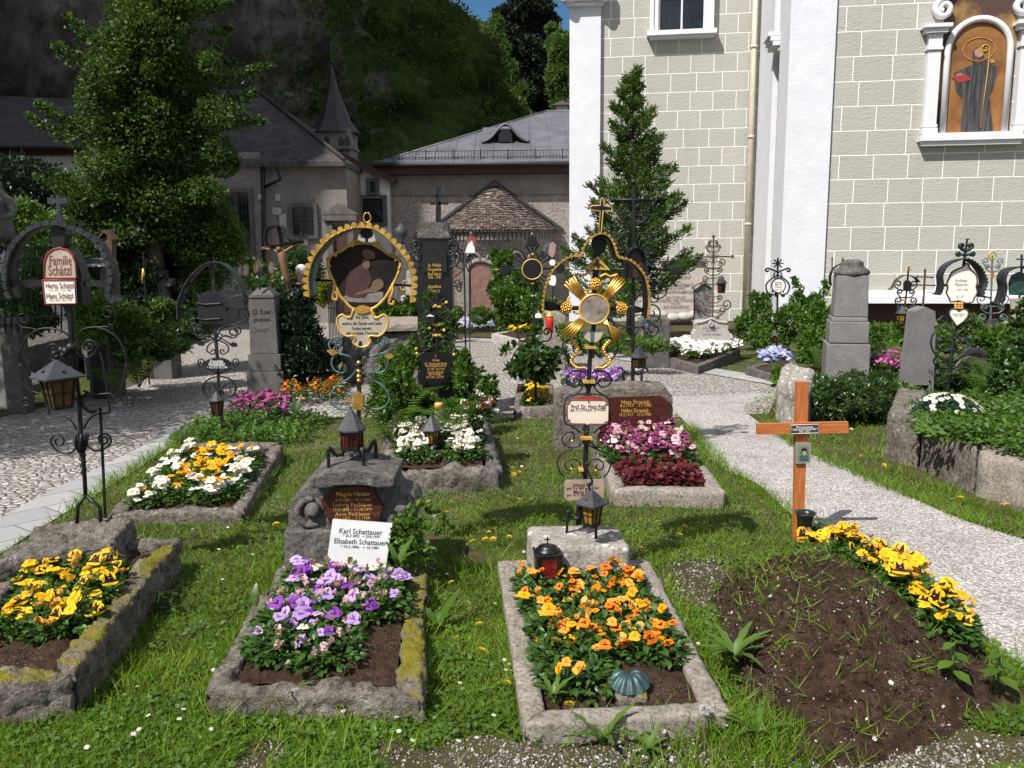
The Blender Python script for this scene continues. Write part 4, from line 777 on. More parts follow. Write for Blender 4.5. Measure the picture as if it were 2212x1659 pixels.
class Cross:
    def __init__(s, name, label, cat, u, v, Y, zm=dd, ground=False, group=None, im=None):
        s.p = PL(u, v, Y, zm, ground); s.t = thing(name, s.p.o, label, cat, group); s.k = AT(*zm(u + 1, v), Y).x - AT(*zm(u, v), Y).x; s.zm = zm; s.im = im or iron
    def P(s, L, dy=0.0, sm=0): 
        L = [s.p(a[0], a[1], dy + (a[2] if len(a) > 2 else 0)) for a in L]; return spl(L, sm) if sm else L
    def bar(s, pts, r, name='post', m=None, n=6, dy=0, sm=0, par=None):
        Q = s.P(pts, dy, sm)
        if isinstance(r, (list, tuple)): r = list(np.interp(np.linspace(0, 1, len(Q)), np.linspace(0, 1, len(r)), r) * s.k)
        else: r = r * s.k
        mb = MB(); mb.tube(Q, r, n); return mb.build(name, m or s.im, par or s.t)
    def sc(s, pts, r=9, cu=None, mir=None, m=None, n=6, dy=0.0, cu0=None, name='scroll', sx=1.2):
        """scroll: traced path, optional spiral at its end cu=(radius, turns, side[, shrink]); mirrored about x = mir"""
        for k in range(2 if mir is not None else 1):
            L = [((2 * mir - a[0]) if k else a[0], a[1]) for a in pts]; Q = s.P(L, dy, 5); f = -1 if k else 1
            if cu: Q = curl(Q, cu[0] * s.k, cu[1], cu[2] * f, cu[3] if len(cu) > 3 else .25)
            if cu0: Q = curl(Q[::-1], cu0[0] * s.k, cu0[1], cu0[2] * f, cu0[3] if len(cu0) > 3 else .25)
            mb = MB(); mb.tube(Q, r * s.k, n, sx=sx); mb.build(name, m or s.im, s.t)
    def plate(s, pts, y0, y1, name, m, sm=0, par=None, bev=0):
        mb = MB(); mb.prism(s.P(pts + ([pts[0]] if sm else []), 0, sm)[:-1] if sm else s.P(pts), y0, y1); return mb.build(name, m, par or s.t, bevel=bev)
    def rim(s, pts, r, dy, name='gilded_rim', m=None, sm=4, par=None, n=6):
        mb = MB(); mb.tube(s.P(pts + [pts[0]], dy, sm)[:-1], r * s.k, n, closed=True); return mb.build(name, m or goldp, par or s.t)
    def hood(s, pts, depth, m, scal=None, gm=None, th=.006, name='hood', sm=6, sr=None, every=1.0, rect=False):
        """curved metal roof over the cross; scalloped front edge"""
        Q = s.P(pts, 0, sm); mb = MB(); n = len(Q) - 1
        if scal:                                  # the traced outline is that of the scallops: the band lies inside it
            cen = sum(Q, Vector()) / len(Q); off = .8 * (sr or scal * .9) * s.k; Q2 = []
            for i in range(n + 1):
                tn = (Q[min(i + 1, n)] - Q[max(i - 1, 0)]).normalized(); nn = Vector((-tn.z, 0, tn.x)); Q2.append(Q[i] - nn * off * (1 if nn.dot(Q[i] - cen) > 0 else -1))
            Q = Q2
        mb.sheet(lambda u, v: (Q[round(u * n)].x, -depth * .55 + v * depth, Q[round(u * n)].z), n, 2); h_ = mb.build(name, m, s.t)
        so_ = h_.modifiers.new('thick', 'SOLIDIFY'); so_.thickness = th; so_.offset = 0
        if scal:
            mb = MB(); acc = 0; step = scal * s.k; L = 0
            cen = sum(Q, Vector()) / len(Q); tot = [0]
            for i in range(n): tot.append(tot[-1] + (Q[i + 1] - Q[i]).length)
            d = step * .5
            while d < tot[-1]:
                i = max(j for j in range(n) if tot[j] <= d); f = (d - tot[i]) / max(1e-6, tot[i + 1] - tot[i]); p = Q[i].lerp(Q[i + 1], f); tn = (Q[i + 1] - Q[i]).normalized(); nn = Vector((-tn.z, 0, tn.x))
                if nn.dot(p - cen) < 0: nn = -nn
                w_ = step * .46; hh = (sr or scal * .9) * s.k
                sh = [(-1, 0), (-.95, .3), (-.7, .75), (-.3, 1), (.3, 1), (.7, .75), (.95, .3), (1, 0)] if not rect else [(-1, -.3), (-.95, .7), (-.5, 1), (.5, 1), (.95, .7), (1, -.3)]
                A = [p + tn * a * w_ + nn * b_ * hh for a, b_ in sh]; mb.prism(A, -depth * .55 - .012, -depth * .55 + .004); d += step
            q2 = [x + Vector((0, -depth * .55 - .006, 0)) for x in Q]; mb.tube(q2, .35 * (sr or scal * .9) * s.k * .5, 5); mb.build('scalloped_edge', gm or gold, h_)
        return h_
    def ball(s, u, v, r, m=None, dy=0, name='knob', sy=1, sz=1):
        mb = MB(); mb.ball(s.p(u, v, dy), r * s.k, 8, sy=sy, sz=sz); return mb.build(name, m or gold, s.t)
    def text(s, lines, dy, m, par, name='inscription', rot=0):
        """lines: (text, u, v, height, width) in picture units"""
        mb = MB(); M = Matrix.Rotation(-R_(rot), 3, 'Y') if rot else None
        for q in lines:
            p = s.p(q[1], q[2], dy); text(mb, q[0], p.x, p.y, p.z, q[3] * s.k, q[4] * s.k if len(q) > 4 and q[4] else None, .008, M=M, shear=.06)
        return mb.build(name, m, par)
    def disc(s, u, v, r, y0, y1, name, m, n=28, par=None):
        mb = MB(); c = s.p(u, v); R = r * s.k; mb.prism([(c.x + R * math.cos(2 * math.pi * i / n), 0, c.z + R * math.sin(2 * math.pi * i / n)) for i in range(n)], y0, y1); return mb.build(name, m, par or s.t)
def lantern(base, h, w, label, glass, n=4, metal=None, legs=0, taper=.72, roofh=.36, spread=1.3, rz=.35, group=None, finial=True, lift=0.0, name='grave_lantern', arm=None, frame_m=None):
    """small metal grave lantern: glazed body, overhanging roof, legs or foot; base = world point it stands on"""
    t_ = thing(name, base, label, 'lantern', group, rz=rz); m = metal or leadm; fm = frame_m or iron; z0 = lift; zb = z0 + .04 * h; zr = h * (1 - roofh) ; r1 = w / 2; r0 = r1 * taper; ph = math.pi / n
    mb = MB(); mb.lathe([(r0 * .94, zb + .01), (r1 * .94, zr - .003)], (0, 0, 0), n, 0, False, ph=ph); mb.build('glass', glass, t_)
    mb = MB()
    for k in range(n):
        a = 2 * math.pi * k / n + ph; mb.tube([(r0 * math.cos(a), r0 * math.sin(a), zb), (r1 * math.cos(a), r1 * math.sin(a), zr)], w * .045, 4)
        a2 = a + 2 * math.pi / n; am = (Vector((math.cos(a), math.sin(a), 0)) + Vector((math.cos(a2), math.sin(a2), 0))) / 2
        mb.tube([am * r0 + Vector((0, 0, zb)), am * r1 + Vector((0, 0, zr))], w * .022, 4)
        if n < 6: zm_ = (zb + zr) / 2; rm = (r0 + r1) / 2; mb.tube([Vector((rm * math.cos(a), rm * math.sin(a), zm_)), Vector((rm * math.cos(a2), rm * math.sin(a2), zm_))], w * .02, 4)
    mb.lathe([(r0 * 1.12, z0 + .01 * h), (r0 * 1.12, zb + .01)], (0, 0, 0), n, 0, False, ph=ph); mb.lathe([(r1 * 1.1, zr - .012), (r1 * 1.1, zr + .004)], (0, 0, 0), n, 0, False, ph=ph); mb.build('frame', fm, t_)
    mb = MB(); R = r1 * spread * (1.15 if n == 4 else 1.05); mb.lathe([(R, zr), (R, zr + .008), (R * .55, zr + (h - zr) * .5), (R * .16, h * .965), (.004, h)], (0, 0, 0), n, 0, False, ph=ph)
    for k in range(n):
        a = 2 * math.pi * (k + .5) / n + ph; mb.ball((R * .5 * math.cos(a), R * .5 * math.sin(a), zr + (h - zr) * .47), w * .05, 5)
    if finial: mb.ball((0, 0, h + .006), w * .055, 6)
    mb.build('roof', m, t_)
    if legs:
        for k in range(legs):
            a = 2 * math.pi * k / legs + ph; d = Vector((math.cos(a), math.sin(a), 0)); mb = MB(); mb.tube(spl([d * r0 * .5 + Vector((0, 0, z0 + .01)), d * r0 * 1.5 + Vector((0, 0, z0 - .02)), d * r0 * 2.2 + Vector((0, 0, z0 + .03)), d * r0 * 2.3 + Vector((0, 0, z0 * .4)), d * r0 * 2.3], 4), w * .085, 6); mb.build('leg', fm, t_)
    return t_
# ================================================================== A: far left grave, yellow pansies, iron cross with arched plates
bA, iA, zA_ = border('rough mossy stone kerb around yellow pansies at the left front edge', [(-190, 1500), (163, 1445), (394, 1158), (30, 1172)], .20, .115, [tufam, tufam, tufa, tufa], .026, .022, 1, rad=.035)
o = G(150, 1190); o.z = gz(o.x, o.y); L = [G(u, v, .3) - o for u, v in ((-25, 1210), (248, 1172), (288, 1120), (95, 1122))]
mb = MB(); mb.rock([p.xy for p in L], -.05, .3, .022, .032, .04, 5); tag(mb.build('headstone', tufa, None, o), 'low rough headstone block carrying the cross with arched family plates', 'headstone')
X = Cross('iron_grave_cross', 'black iron grave cross with arched red rimmed family plates and scalloped hood', 'grave cross', 700, 1262, 4.36, y1)
q1 = lambda u, v: ((u * .25 - 0) / .2734, (v * .25 + 432 - 777.7) / .2734)          # z4 -> y1 units
Z = lambda L: [q1(*p) for p in L]
X.bar([(625, 300), (632, 430), (638, 560), (640, 640), (660, 800), (678, 1085)], [16, 16, 17, 24, 17, 15], n=8)
X.bar([(676, 1070), (615, 1150), (610, 1290)], 15, 'foot'); X.bar([(680, 1070), (790, 1165), (797, 1280)], 15, 'foot'); X.bar([(757, 390), (798, 1270)], 12, 'stay', n=4, dy=.05)
mb = MB()
for k in range(60):
    f = k / 59; c = X.p(642 + 20 * f, 640 + 260 * f); a = f * 30; rr_ = (30 - 12 * f) * X.k; mb.ball((c.x + rr_ * math.cos(a), rr_ * math.sin(a), c.z), 7 * X.k, 4)
for a in range(6): mb.tube([X.p(640, 580), X.p(640 + 55 * math.cos(a), 590, .05 * math.sin(a) * .4), X.p(640 + 40 * math.cos(a), 670, .03 * math.sin(a)), X.p(648, 760)], 13 * X.k, 5)
mb.build('collar', iron, X.t)
X.bar(Z([(505, 190), (520, 420), (545, 700), (590, 900), (615, 1000), (622, 1240)]) + [(625, 300)], [14, 24, 34, 38, 30, 18, 16], n=6)
X.bar(Z([(130, 715), (200, 720), (270, 722), (400, 722), (560, 724), (800, 722), (900, 722), (985, 722)]), [40, 24, 42, 26, 26, 26, 44, 28], 'crossbar', n=4)
X.plate(Z([(480, 190), (500, 120), (497, 30), (420, 35), (418, -20), (497, -15), (495, -45), (525, -45), (525, -15), (590, -18), (590, 30), (525, 30), (530, 120), (548, 190)]), -.012, .012, 'top_cross', ironb)
X.hood(Z([(120, 850), (95, 790), (80, 700), (85, 560), (130, 420), (220, 300), (320, 225), (430, 190), (510, 185), (590, 200), (700, 240), (800, 290), (900, 370), (960, 480), (1000, 600), (1005, 700), (990, 790), (1005, 850), (1080, 870)]), .09, iron, 62, ironb, .006, sr=26, rect=True)
X.plate(Z([(490, 410), (450, 300), (500, 200), (540, 200), (590, 300), (570, 410)]), -.03, .03, 'finial', iron)
X.plate(Z([(400, 905), (405, 680), (415, 660), (415, 520), (440, 455), (490, 415), (545, 405), (610, 420), (660, 470), (690, 540), (735, 690), (742, 905)]), -.02, .06, 'plate_case', iron)
ap = Z([(415, 672), (417, 530), (440, 465), (490, 425), (545, 413), (605, 428), (655, 475), (682, 545), (690, 672)]); a_ = X.plate(ap, -.034, -.021, 'arched_plate', cream_plate); X.rim(ap, 6, -.036, 'plate_border', redpaint, 0, a_)
X.text([('Familie', *q1(553, 520), 70, 165), ('Schätzl', *q1(548, 605), 74, 175)], -.0355, redt, a_)
ap = Z([(405, 687), (682, 687), (692, 890), (428, 893)]); a_ = X.plate(ap, -.04, -.028, 'name_plate', white_enamel); X.rim(ap, 6, -.042, 'plate_border', redpaint, 0, a_)
X.text([('Herta Schätzl', *q1(552, 735), 42, 210), ('* 4. 2. 1912   + 2. 4. 1982', *q1(552, 775), 16, 170), ('Hans Schätzl', *q1(552, 822), 42, 200), ('* 26. 9. 1909   + 20. 4. 1994', *q1(556, 860), 16, 170)], -.0425, redt, a_)
X.sc(Z([(625, 1230), (590, 1170), (520, 1125), (420, 1108), (330, 1120), (240, 1180), (180, 1290), (165, 1420), (195, 1560), (260, 1640)]) + [(330, 270), (360, 275)], 8, cu=(28, 1, 1))
X.sc([(160, 30), (190, 140), (250, 240), (265, 310), (240, 350)], 8, cu=(38, 1.3, -1))
X.sc(Z([(630, 1230), (680, 1150), (740, 1110), (830, 1098), (955, 1096)]), 7); X.sc(Z([(830, 1098), (930, 1130), (1020, 1200), (1080, 1320), (1092, 1450), (1065, 1600), (990, 1700)]) + [(870, 265), (760, 270), (660, 245)], 8)
X.sc([(1000, 30), (975, 150), (955, 250), (965, 320), (1000, 355)], 8, cu=(40, 1.3, 1)); X.sc(Z([(1000, 990), (985, 1060)]), 5, cu0=(58, 1.3, 1), cu=(30, .5, -1)); X.sc(Z([(200, 1100), (280, 1110), (330, 1125)]), 5, cu0=(60, 1.2, -1))
X.sc(Z([(640, 1300), (690, 1350), (760, 1360), (820, 1320)]), 8, cu=(60, 1.5, 1)); X.sc(Z([(600, 1330), (520, 1390), (440, 1370), (415, 1300)]), 8, cu=(48, 1.3, -1))
for (u, v, r) in ((500, 1320, 30), (560, 1290, 34), (600, 1300, 42), (640, 1270, 46), (520, 1345, 26), (580, 1330, 36)): X.ball(*q1(u, v), r * .9, iron, -.03, 'boss')
X.sc([(600, 560), (560, 490), (480, 447), (392, 443), (372, 360), (330, 200)], 7, dy=.01); X.sc([(655, 545), (700, 470), (760, 430), (858, 412), (845, 300), (800, 0), (770, -60)], 7, dy=.01)
X.sc([(610, 690), (550, 735), (470, 730), (415, 680)], 8, cu=(62, 1.4, -1)); X.sc([(680, 665), (740, 712), (810, 712), (865, 670)], 8, cu=(56, 1.6, 1)); X.sc([(690, 265), (650, 300), (665, 370), (720, 410), (760, 400)], 14)
cA = X
b_ = AT(*y1(478, 385), 4.22); lantern(b_, .245, .17, 'six sided lantern with dark amber glass hung low on the arched plate cross', glassd, 4, leadm, 0, .68, .36, 1.38, .9, finial=False)
# ================================================================== B: purple pansies, scroll headstone, cross with painted shield and golden arch
bB, iB, zB_ = border('pitted stone kerb around the purple and lilac pansies', [(434, 1488), (914, 1503), (924, 1232), (600, 1214)], .12, .105, [tufa, tufam, tufa, tufa], .03, .021, 11, rad=.035, freq=11)
X = Cross('scroll_headstone', 'dark scrolled headstone with red granite panel behind the purple pansies', 'headstone', 860, 1480, 4.26, y2, True)
bs = X.plate([(388, 1620), (392, 1285), (1352, 1285), (1352, 1620)], -.03, .25, 'base', darkst); roughen(bs, .011, .016, .05)
for pts_ in ([(690, 1230), (600, 1255), (520, 1200), (505, 1110), (560, 1040), (640, 1020)], [(1345, 1200), (1420, 1220), (1490, 1170), (1490, 1080), (1440, 1020)]): roughen(X.bar(pts_, [20, 34, 38, 36, 34, 30][:len(pts_)], 'scroll', darkst, 8, dy=-.005, sm=4), .01, .008, .03)
body = X.plate([(395, 1620), (398, 1270), (415, 1235), (410, 1150), (440, 1045), (510, 955), (600, 905), (690, 900), (690, 800), (1345, 800), (1345, 900), (1400, 960), (1500, 990), (1545, 1070), (1530, 1170), (1450, 1250), (1345, 1290), (1345, 1620)], 0, .24, 'body', darkst); roughen(body, .011, .016, .06)
cap = X.plate([(632, 880), (640, 790), (800, 745), (1000, 720), (1180, 740), (1362, 790), (1356, 880), (1240, 890), (1130, 868), (1000, 860), (860, 868), (740, 895)], -.11, .26, 'cap', darkst); roughen(cap, .010, .012, .06)
for u, v, r in ((635, 1120, 74), (1400, 1090, 70)): roughen(X.ball(u, v, r, darkst, -.012, 'boss', .9), .01, .008, .03)
pp = [(705, 1025), (830, 925), (1000, 900), (1150, 918), (1240, 1080), (1180, 1250), (790, 1240)]; a_ = X.plate(pp, -.03, .02, 'granite_panel', granite)
X.text([('Magda Haider', 990, 975, 34, 290), ('2.10.1851 – 17.1.1943', 985, 1020, 26, 300), ('Ludwig Pechlaner', 985, 1065, 34, 340), ('15.3.1893 – 11.10.1979', 985, 1103, 26, 330), ('Anna Pechlaner', 982, 1142, 32, 300), ('11.1.1895 – 3.2.1968', 980, 1176, 26, 300)], -.0315, goldp, a_)
Xm = Cross('name_tablet', 'white marble tablet with black lettering leaning against the scrolled headstone', 'tablet', 1030, 1520, 4.13, y2)
a_ = Xm.plate([(790, 1216), (1310, 1252), (1258, 1640), (742, 1640)], 0, .022, 'tablet', marble)
Xm.text([('Karl Schattauer', 1038, 1318, 44, 372), ('* 26.7.1892   + 29.8.1979', 1042, 1356, 24, 315), ('Elisabeth Schattauer', 1038, 1403, 44, 455), ('* 10.2.1896   + 12.1981', 1030, 1446, 24, 330)], -.0015, blackt, a_, rot=-3.2)
Xm.t.rotation_euler = (R_(-9), 0, 0)
b_ = AT(*y2(1010, 752), 4.34); lantern(b_ + Vector((-.02, 0, 0)), .31, .12, 'dark lantern with red glass on legs standing on the scrolled headstone', glassr, 8, leadm, 4, .96, .36, 1.26, .2, lift=.095)
X = Cross('iron_grave_cross', 'grave cross with golden scalloped arch, painted shield and pale verse cartouche', 'grave cross', 1030, 2310, 4.45, z5)
for dx in (-60, 60): X.bar([(1030, 2150), (1030 + dx, 2230), (1030 + dx, 2310)], 14, 'foot', dy=.03)
X.bar([(1022, 2200), (1030, 1590), (1035, 1290), (1050, 1180)], [22, 24, 30, 12], n=4); X.bar([(1070, 900), (1085, 520), (1095, 340), (1092, 205)], [12, 12, 12, 9])
X.bar([(650, 690), (1510, 742)], 11, 'crossbar')
X.hood([(600, 830), (592, 700), (602, 600), (640, 485), (700, 395), (790, 302), (900, 240), (1000, 208), (1090, 202), (1190, 218), (1290, 275), (1380, 362), (1450, 445), (1508, 540), (1540, 650), (1542, 760), (1525, 880)], .17, verd, 56, gold, .006, sr=44)
X.sc([(1092, 200), (1068, 170), (1072, 130), (1090, 108)], 6, m=gold, name='finial'); X.sc([(1092, 200), (1128, 170), (1122, 130), (1105, 108)], 6, m=gold, name='finial')
X.plate([(1095, 232), (1045, 265), (1048, 310), (1080, 335), (1110, 335), (1140, 310), (1140, 265)], -.012, .012, 'pear_ornament', iron, 3)
pp = [(1060, 372), (960, 388), (870, 445), (790, 482), (762, 560), (782, 640), (825, 730), (865, 820), (915, 880), (985, 940), (1135, 940), (1215, 890), (1265, 830), (1305, 760), (1362, 650), (1386, 560), (1362, 505), (1290, 475), (1220, 420), (1140, 380)]
paintd, t, b = nodes('dark_painted_panel'); c = mixc(t, ramp(t, noi(t, 9, 5), [(.4, 0), (.7, 1)]), (.007, .006, .005), (.022, .014, .009)); t.links.new(c, b.inputs['Base Color']); b.inputs['Roughness'].default_value = .65; b.inputs['Specular IOR Level'].default_value = .2
a_ = X.plate(pp, -.008, .008, 'painted_shield', paintd, 3); X.rim(pp, 13, -.006, par=a_)
paintr = plain('faded_red_paint', (.04, .013, .010), .6, 0, .5, 20); paintf = plain('faded_flesh_paint', (.11, .06, .035), .6, 0, .4, 20); paintw = plain('faded_white_paint', (.15, .13, .12), .6, 0, .4, 25); paintb = plain('faded_blue_paint', (.035, .045, .06), .5, 0, .5, 20)
X.plate([(1080, 540), (1010, 580), (940, 640), (915, 760), (930, 830), (1080, 840), (1110, 760), (1140, 690), (1120, 620)], -.012, -.0085, 'painted_mother', paintr, 3, a_); X.plate([(1060, 520), (1090, 510), (1120, 530), (1125, 570), (1105, 600), (1075, 590), (1060, 560)], -.013, -.0085, 'painted_face', paintf, 3, a_); X.plate([(1150, 700), (1200, 680), (1235, 700), (1240, 750), (1180, 790), (1100, 800), (1010, 820), (1010, 800), (1120, 760)], -.0125, -.0085, 'painted_child', paintf, 3, a_)
X.plate([(890, 840), (960, 800), (1100, 810), (1230, 790), (1235, 840), (1200, 880), (960, 880)], -.0105, -.0085, 'painted_cloth', paintw, 3, a_); X.plate([(1060, 440), (1100, 425), (1160, 450), (1165, 500), (1120, 510), (1070, 490)], -.0105, -.0085, 'painted_angels', paintf, 3, a_)
for L in ([(1070, 380), (1000, 350), (960, 385), (985, 400)], [(1120, 380), (1190, 370), (1215, 415), (1190, 410)], [(870, 450), (835, 455), (830, 490)], [(1290, 470), (1340, 490), (1350, 530)], [(790, 480), (760, 520), (780, 580)], [(1362, 505), (1395, 550), (1370, 600)], [(820, 700), (812, 780), (800, 840), (830, 865), (845, 830), (830, 790)], [(1320, 720), (1322, 790), (1300, 850), (1290, 890), (1325, 900), (1330, 870)], [(985, 945), (960, 1010), (930, 1010)], [(1135, 945), (1160, 1010), (1190, 1020)]): X.sc(L, 12, m=goldp, name='gilded_scroll', dy=-.008)
pp = [(985, 950), (965, 1008), (930, 1020), (885, 988), (842, 1022), (847, 1090), (882, 1150), (932, 1178), (985, 1170), (1002, 1205), (978, 1225), (1010, 1258), (1060, 1270), (1110, 1255), (1132, 1215), (1112, 1195), (1132, 1170), (1190, 1178), (1240, 1150), (1278, 1085), (1280, 1022), (1240, 988), (1195, 1015), (1160, 1000), (1135, 950)]
a_ = X.plate(pp, -.008, .008, 'verse_cartouche', cream_plate, 2); X.rim(pp, 10, -.007, par=a_, sm=2)
X.plate([(990, 935), (1030, 915), (1060, 905), (1095, 915), (1135, 935), (1110, 970), (1060, 980), (1010, 970)], -.016, .01, 'gilded_leaf', gold, 3)
X.text([('Für jene,', 1060, 1015, 28, 110), ('welche die Gnade und Liebe', 1055, 1063, 28, 335), ('Gottes vereint,', 1055, 1108, 28, 170), ('gibt es keine Trennung.', 1060, 1152, 28, 275)], -.0095, blackt, a_)
for u, v in ((725, 692), (1428, 742)):
    for a in (90, 210, 330): X.sc([(u + 22 * math.cos(R_(a)) + 20 * math.cos(q_ * 6.283 / 10), v - 26 * math.sin(R_(a)) + 22 * math.sin(q_ * 6.283 / 10)) for q_ in range(11)], 5, m=goldp, name='trefoil')
X.sc([(1060, 1440), (1085, 1370), (1180, 1335), (1270, 1310), (1302, 1245), (1265, 1195)], 9, cu=(48, 1.0, 1), mir=1035, m=verd); X.sc([(1150, 1345), (1230, 1330), (1278, 1390), (1262, 1460), (1220, 1492)], 9, cu=(48, 1.1, -1), mir=1035, m=verd)
X.sc([(1055, 1460), (1120, 1535), (1210, 1590), (1275, 1655), (1290, 1720), (1255, 1780), (1180, 1808), (1090, 1790)], 9, cu=(70, .9, -1), mir=1035, m=verd); X.sc([(1080, 1880), (1120, 1820), (1130, 1800)], 8, m=verd)
for L in ([(750, 1300), (800, 1290), (845, 1320), (800, 1345)], [(1330, 1345), (1290, 1330), (1250, 1350), (1290, 1375)], [(860, 1420), (885, 1395), (880, 1440), (865, 1455)], [(1200, 1420), (1225, 1440), (1205, 1450)], [(915, 1745), (945, 1700), (970, 1705), (960, 1735)], [(1105, 1700), (1130, 1715), (1115, 1740)], [(1060, 1830), (1090, 1800), (1130, 1810), (1100, 1840)], [(930, 1805), (970, 1780), (985, 1800), (950, 1830)]): X.plate(L, -.012, .012, 'gilded_leaf', gold)
X.plate([(1030, 1630), (1045, 1665), (1075, 1690), (1070, 1740), (1072, 1775), (1060, 1800), (1030, 1806), (1000, 1790), (985, 1740), (990, 1690), (1015, 1665)], -.04, .02, 'gilded_collar', gold, bev=.004)
for v, r in ((1400, 20), (1475, 20), (1520, 22), (1555, 18)): X.ball(1032, v, r, gold, -.02)
X.plate([(960, 1325), (1110, 1325), (1110, 1345), (960, 1345)], -.03, .03, 'collar', iron)
cB = X
# ================================================================== C: orange pansies, pebbly block, cross with rays
bC, iC, zC_ = border('smooth grey kerb framing the orange pansies', [(1130, 1562), (1582, 1540), (1402, 1208), (1074, 1208)], .085, .09, kerbst, .006, .024, 21, rad=.012, soil=.6, freq=16)
o = G(1255, 1240, .0); L = [AT(*y3(u, v), Y) - o for u, v, Y in ((450, 1445, 4.03), (1312, 1445, 4.03), (1195, 1262, 4.36), (402, 1262, 4.36))]
mb = MB(); mb.rock([p.xy for p in L], -.02, .265, .022, .006, .03, 31, freq=14); tag(mb.build('headstone', nagel, None, o), 'pebble studded headstone block at the head of the orange pansies', 'headstone')
X = Cross('iron_grave_cross', 'grave cross with golden sunrays, round disc and gilded trefoil hood', 'grave cross', 905, 2840, 4.22, z6)
X.bar([(870, 2830), (905, 2330)], 18, 'foot', dy=.05); X.bar([(905, 2830), (908, 2330), (925, 1900), (948, 1400), (985, 1060)], [22, 27, 26, 25, 24], n=4); X.bar([(985, 820), (1005, 560), (1025, 320)], [22, 34, 26], n=4)
X.sc([(748, 2900), (762, 2680), (790, 2745), (835, 2750), (860, 2700), (852, 2480)], 13, name='bracket'); X.bar([(845, 2840), (850, 2600)], 13, 'bracket', dy=.06); X.bar([(990, 2900), (993, 2790)], 13, 'foot', dy=-.06)
X.bar([(535, 905), (610, 915), (700, 930), (850, 935), (1100, 938), (1270, 945), (1340, 945), (1412, 950)], [50, 58, 24, 24, 24, 26, 42, 20], 'crossbar', n=4)
X.hood([(528, 990), (532, 850), (560, 705), (612, 600), (700, 510), (790, 470), (848, 470), (862, 425), (910, 345), (965, 300), (1030, 278), (1095, 300), (1145, 370), (1172, 455), (1190, 482), (1280, 508), (1360, 575), (1418, 665), (1442, 785), (1445, 900), (1435, 1010)], .16, iron, 36, gold, .007, sr=20, sm=7)
X.sc([(1425, 1000), (1408, 1060), (1430, 1088), (1460, 1080)], 12, cu=(20, .8, 1), m=verd)
X.plate([(1028, 290), (975, 330), (965, 400), (990, 460), (1060, 460), (1085, 400), (1080, 330)], -.02, .02, 'finial', iron, 3)
cr = [(1022, 272), (1036, 92), (958, 88), (950, 70), (960, 52), (1038, 50), (1045, -8), (1055, -18), (1066, -8), (1064, 52), (1128, 62), (1140, 78), (1130, 96), (1062, 95), (1048, 272)]
a_ = X.plate(cr, -.012, .012, 'top_cross', iron); X.rim(cr, 5, -.012, sm=0, par=a_)
X.disc(980, 937, 126, -.045, -.03, 'disc_back', iron); X.disc(980, 937, 112, -.052, -.046, 'disc_picture', plain('weathered_disc', (.20, .17, .14), .4, 0, .6, 25))
mb = MB(); c0 = X.p(980, 937, -.05); R0 = 120 * X.k; mb.tube([(c0.x + R0 * math.cos(a), c0.y, c0.z + R0 * math.sin(a)) for a in np.linspace(0, 6.2832, 33)[:-1]], 10 * X.k, 6, closed=True); mb.build('disc_ring', goldp, X.t)
for base_, tips in (((890, 845), [(700, 705), (718, 682), (742, 664), (768, 652), (798, 650)]), ((1072, 845), [(1165, 655), (1192, 652), (1218, 662), (1238, 675), (1250, 700)]), ((880, 1028), [(690, 1140), (700, 1165), (722, 1182), (748, 1190), (780, 1190)]), ((1062, 1035), [(1222, 1130), (1222, 1155), (1210, 1190), (1190, 1215), (1165, 1240)])):
    mb = MB()
    for k, tp in enumerate(tips):
        b1 = X.p(base_[0] + (k - 2) * (10 if base_[1] < 900 or True else 0) * (1 if base_[0] < 980 else .9), base_[1] + (k - 2) * (-8 if (base_[0] < 980) == (base_[1] < 900) else 8) * (1 if base_[0] < 980 else 1), -.05); mb.tube([b1, b1.lerp(X.p(*tp, -.05), .5), X.p(*tp, -.05)], [7 * X.k, 13 * X.k, 8 * X.k], 5, sx=.6)
    mb.build('sunray', gold, X.t)
for u, v in ((993, 722), (742, 926), (1216, 930)):
    mb = MB(); c0 = X.p(u, v, -.045)
    for k in range(22): a = k * 2.4; rr_ = 46 * X.k * math.sqrt(k / 22); mb.ball((c0.x + rr_ * math.cos(a), c0.y - .008 * (1 - k / 22), c0.z + rr_ * math.sin(a)), 11 * X.k, 4)
    mb.lathe([(48 * X.k, 0), (48 * X.k, .008)], (0, 0, 0), 14); o_ = mb
    mb2 = MB(); mb2.prism([(c0.x + 50 * X.k * math.cos(a), 0, c0.z + 50 * X.k * math.sin(a)) for a in np.linspace(0, 6.2832, 17)[:-1]], c0.y, c0.y + .012)
    mb.v = mb.v[:-28]; mb.f = [f for f in mb.f if max(f) < len(mb.v)]; mb.m = [0] * len(mb.f); mb.sm = [True] * len(mb.f); k0 = len(mb.v); mb.add(mb2.v, mb2.f); mb.build('rosette', gold, X.t)
a_ = X.plate([(1010, 484), (1116, 602), (895, 598)], -.04, -.03, 'gilded_triangle', goldp); X.plate([(1005, 500), (1020, 540), (1075, 580), (1030, 560), (1010, 595), (990, 560), (945, 580), (990, 540)], -.044, -.041, 'dark_emblem', iron, 0, a_)
for L in ([(805, 668), (840, 640), (880, 652), (960, 612)], [(1030, 662), (1080, 640), (1120, 658), (1185, 640)], [(770, 830), (755, 870), (780, 890)], [(1160, 830), (1170, 880), (1190, 880)], [(800, 960), (840, 975), (860, 960)], [(910, 770), (940, 800), (960, 790)], [(1040, 760), (1025, 800), (1005, 790)]):
    X.sc(L, 11, m=goldp, name='gilded_ribbon', dy=-.03)
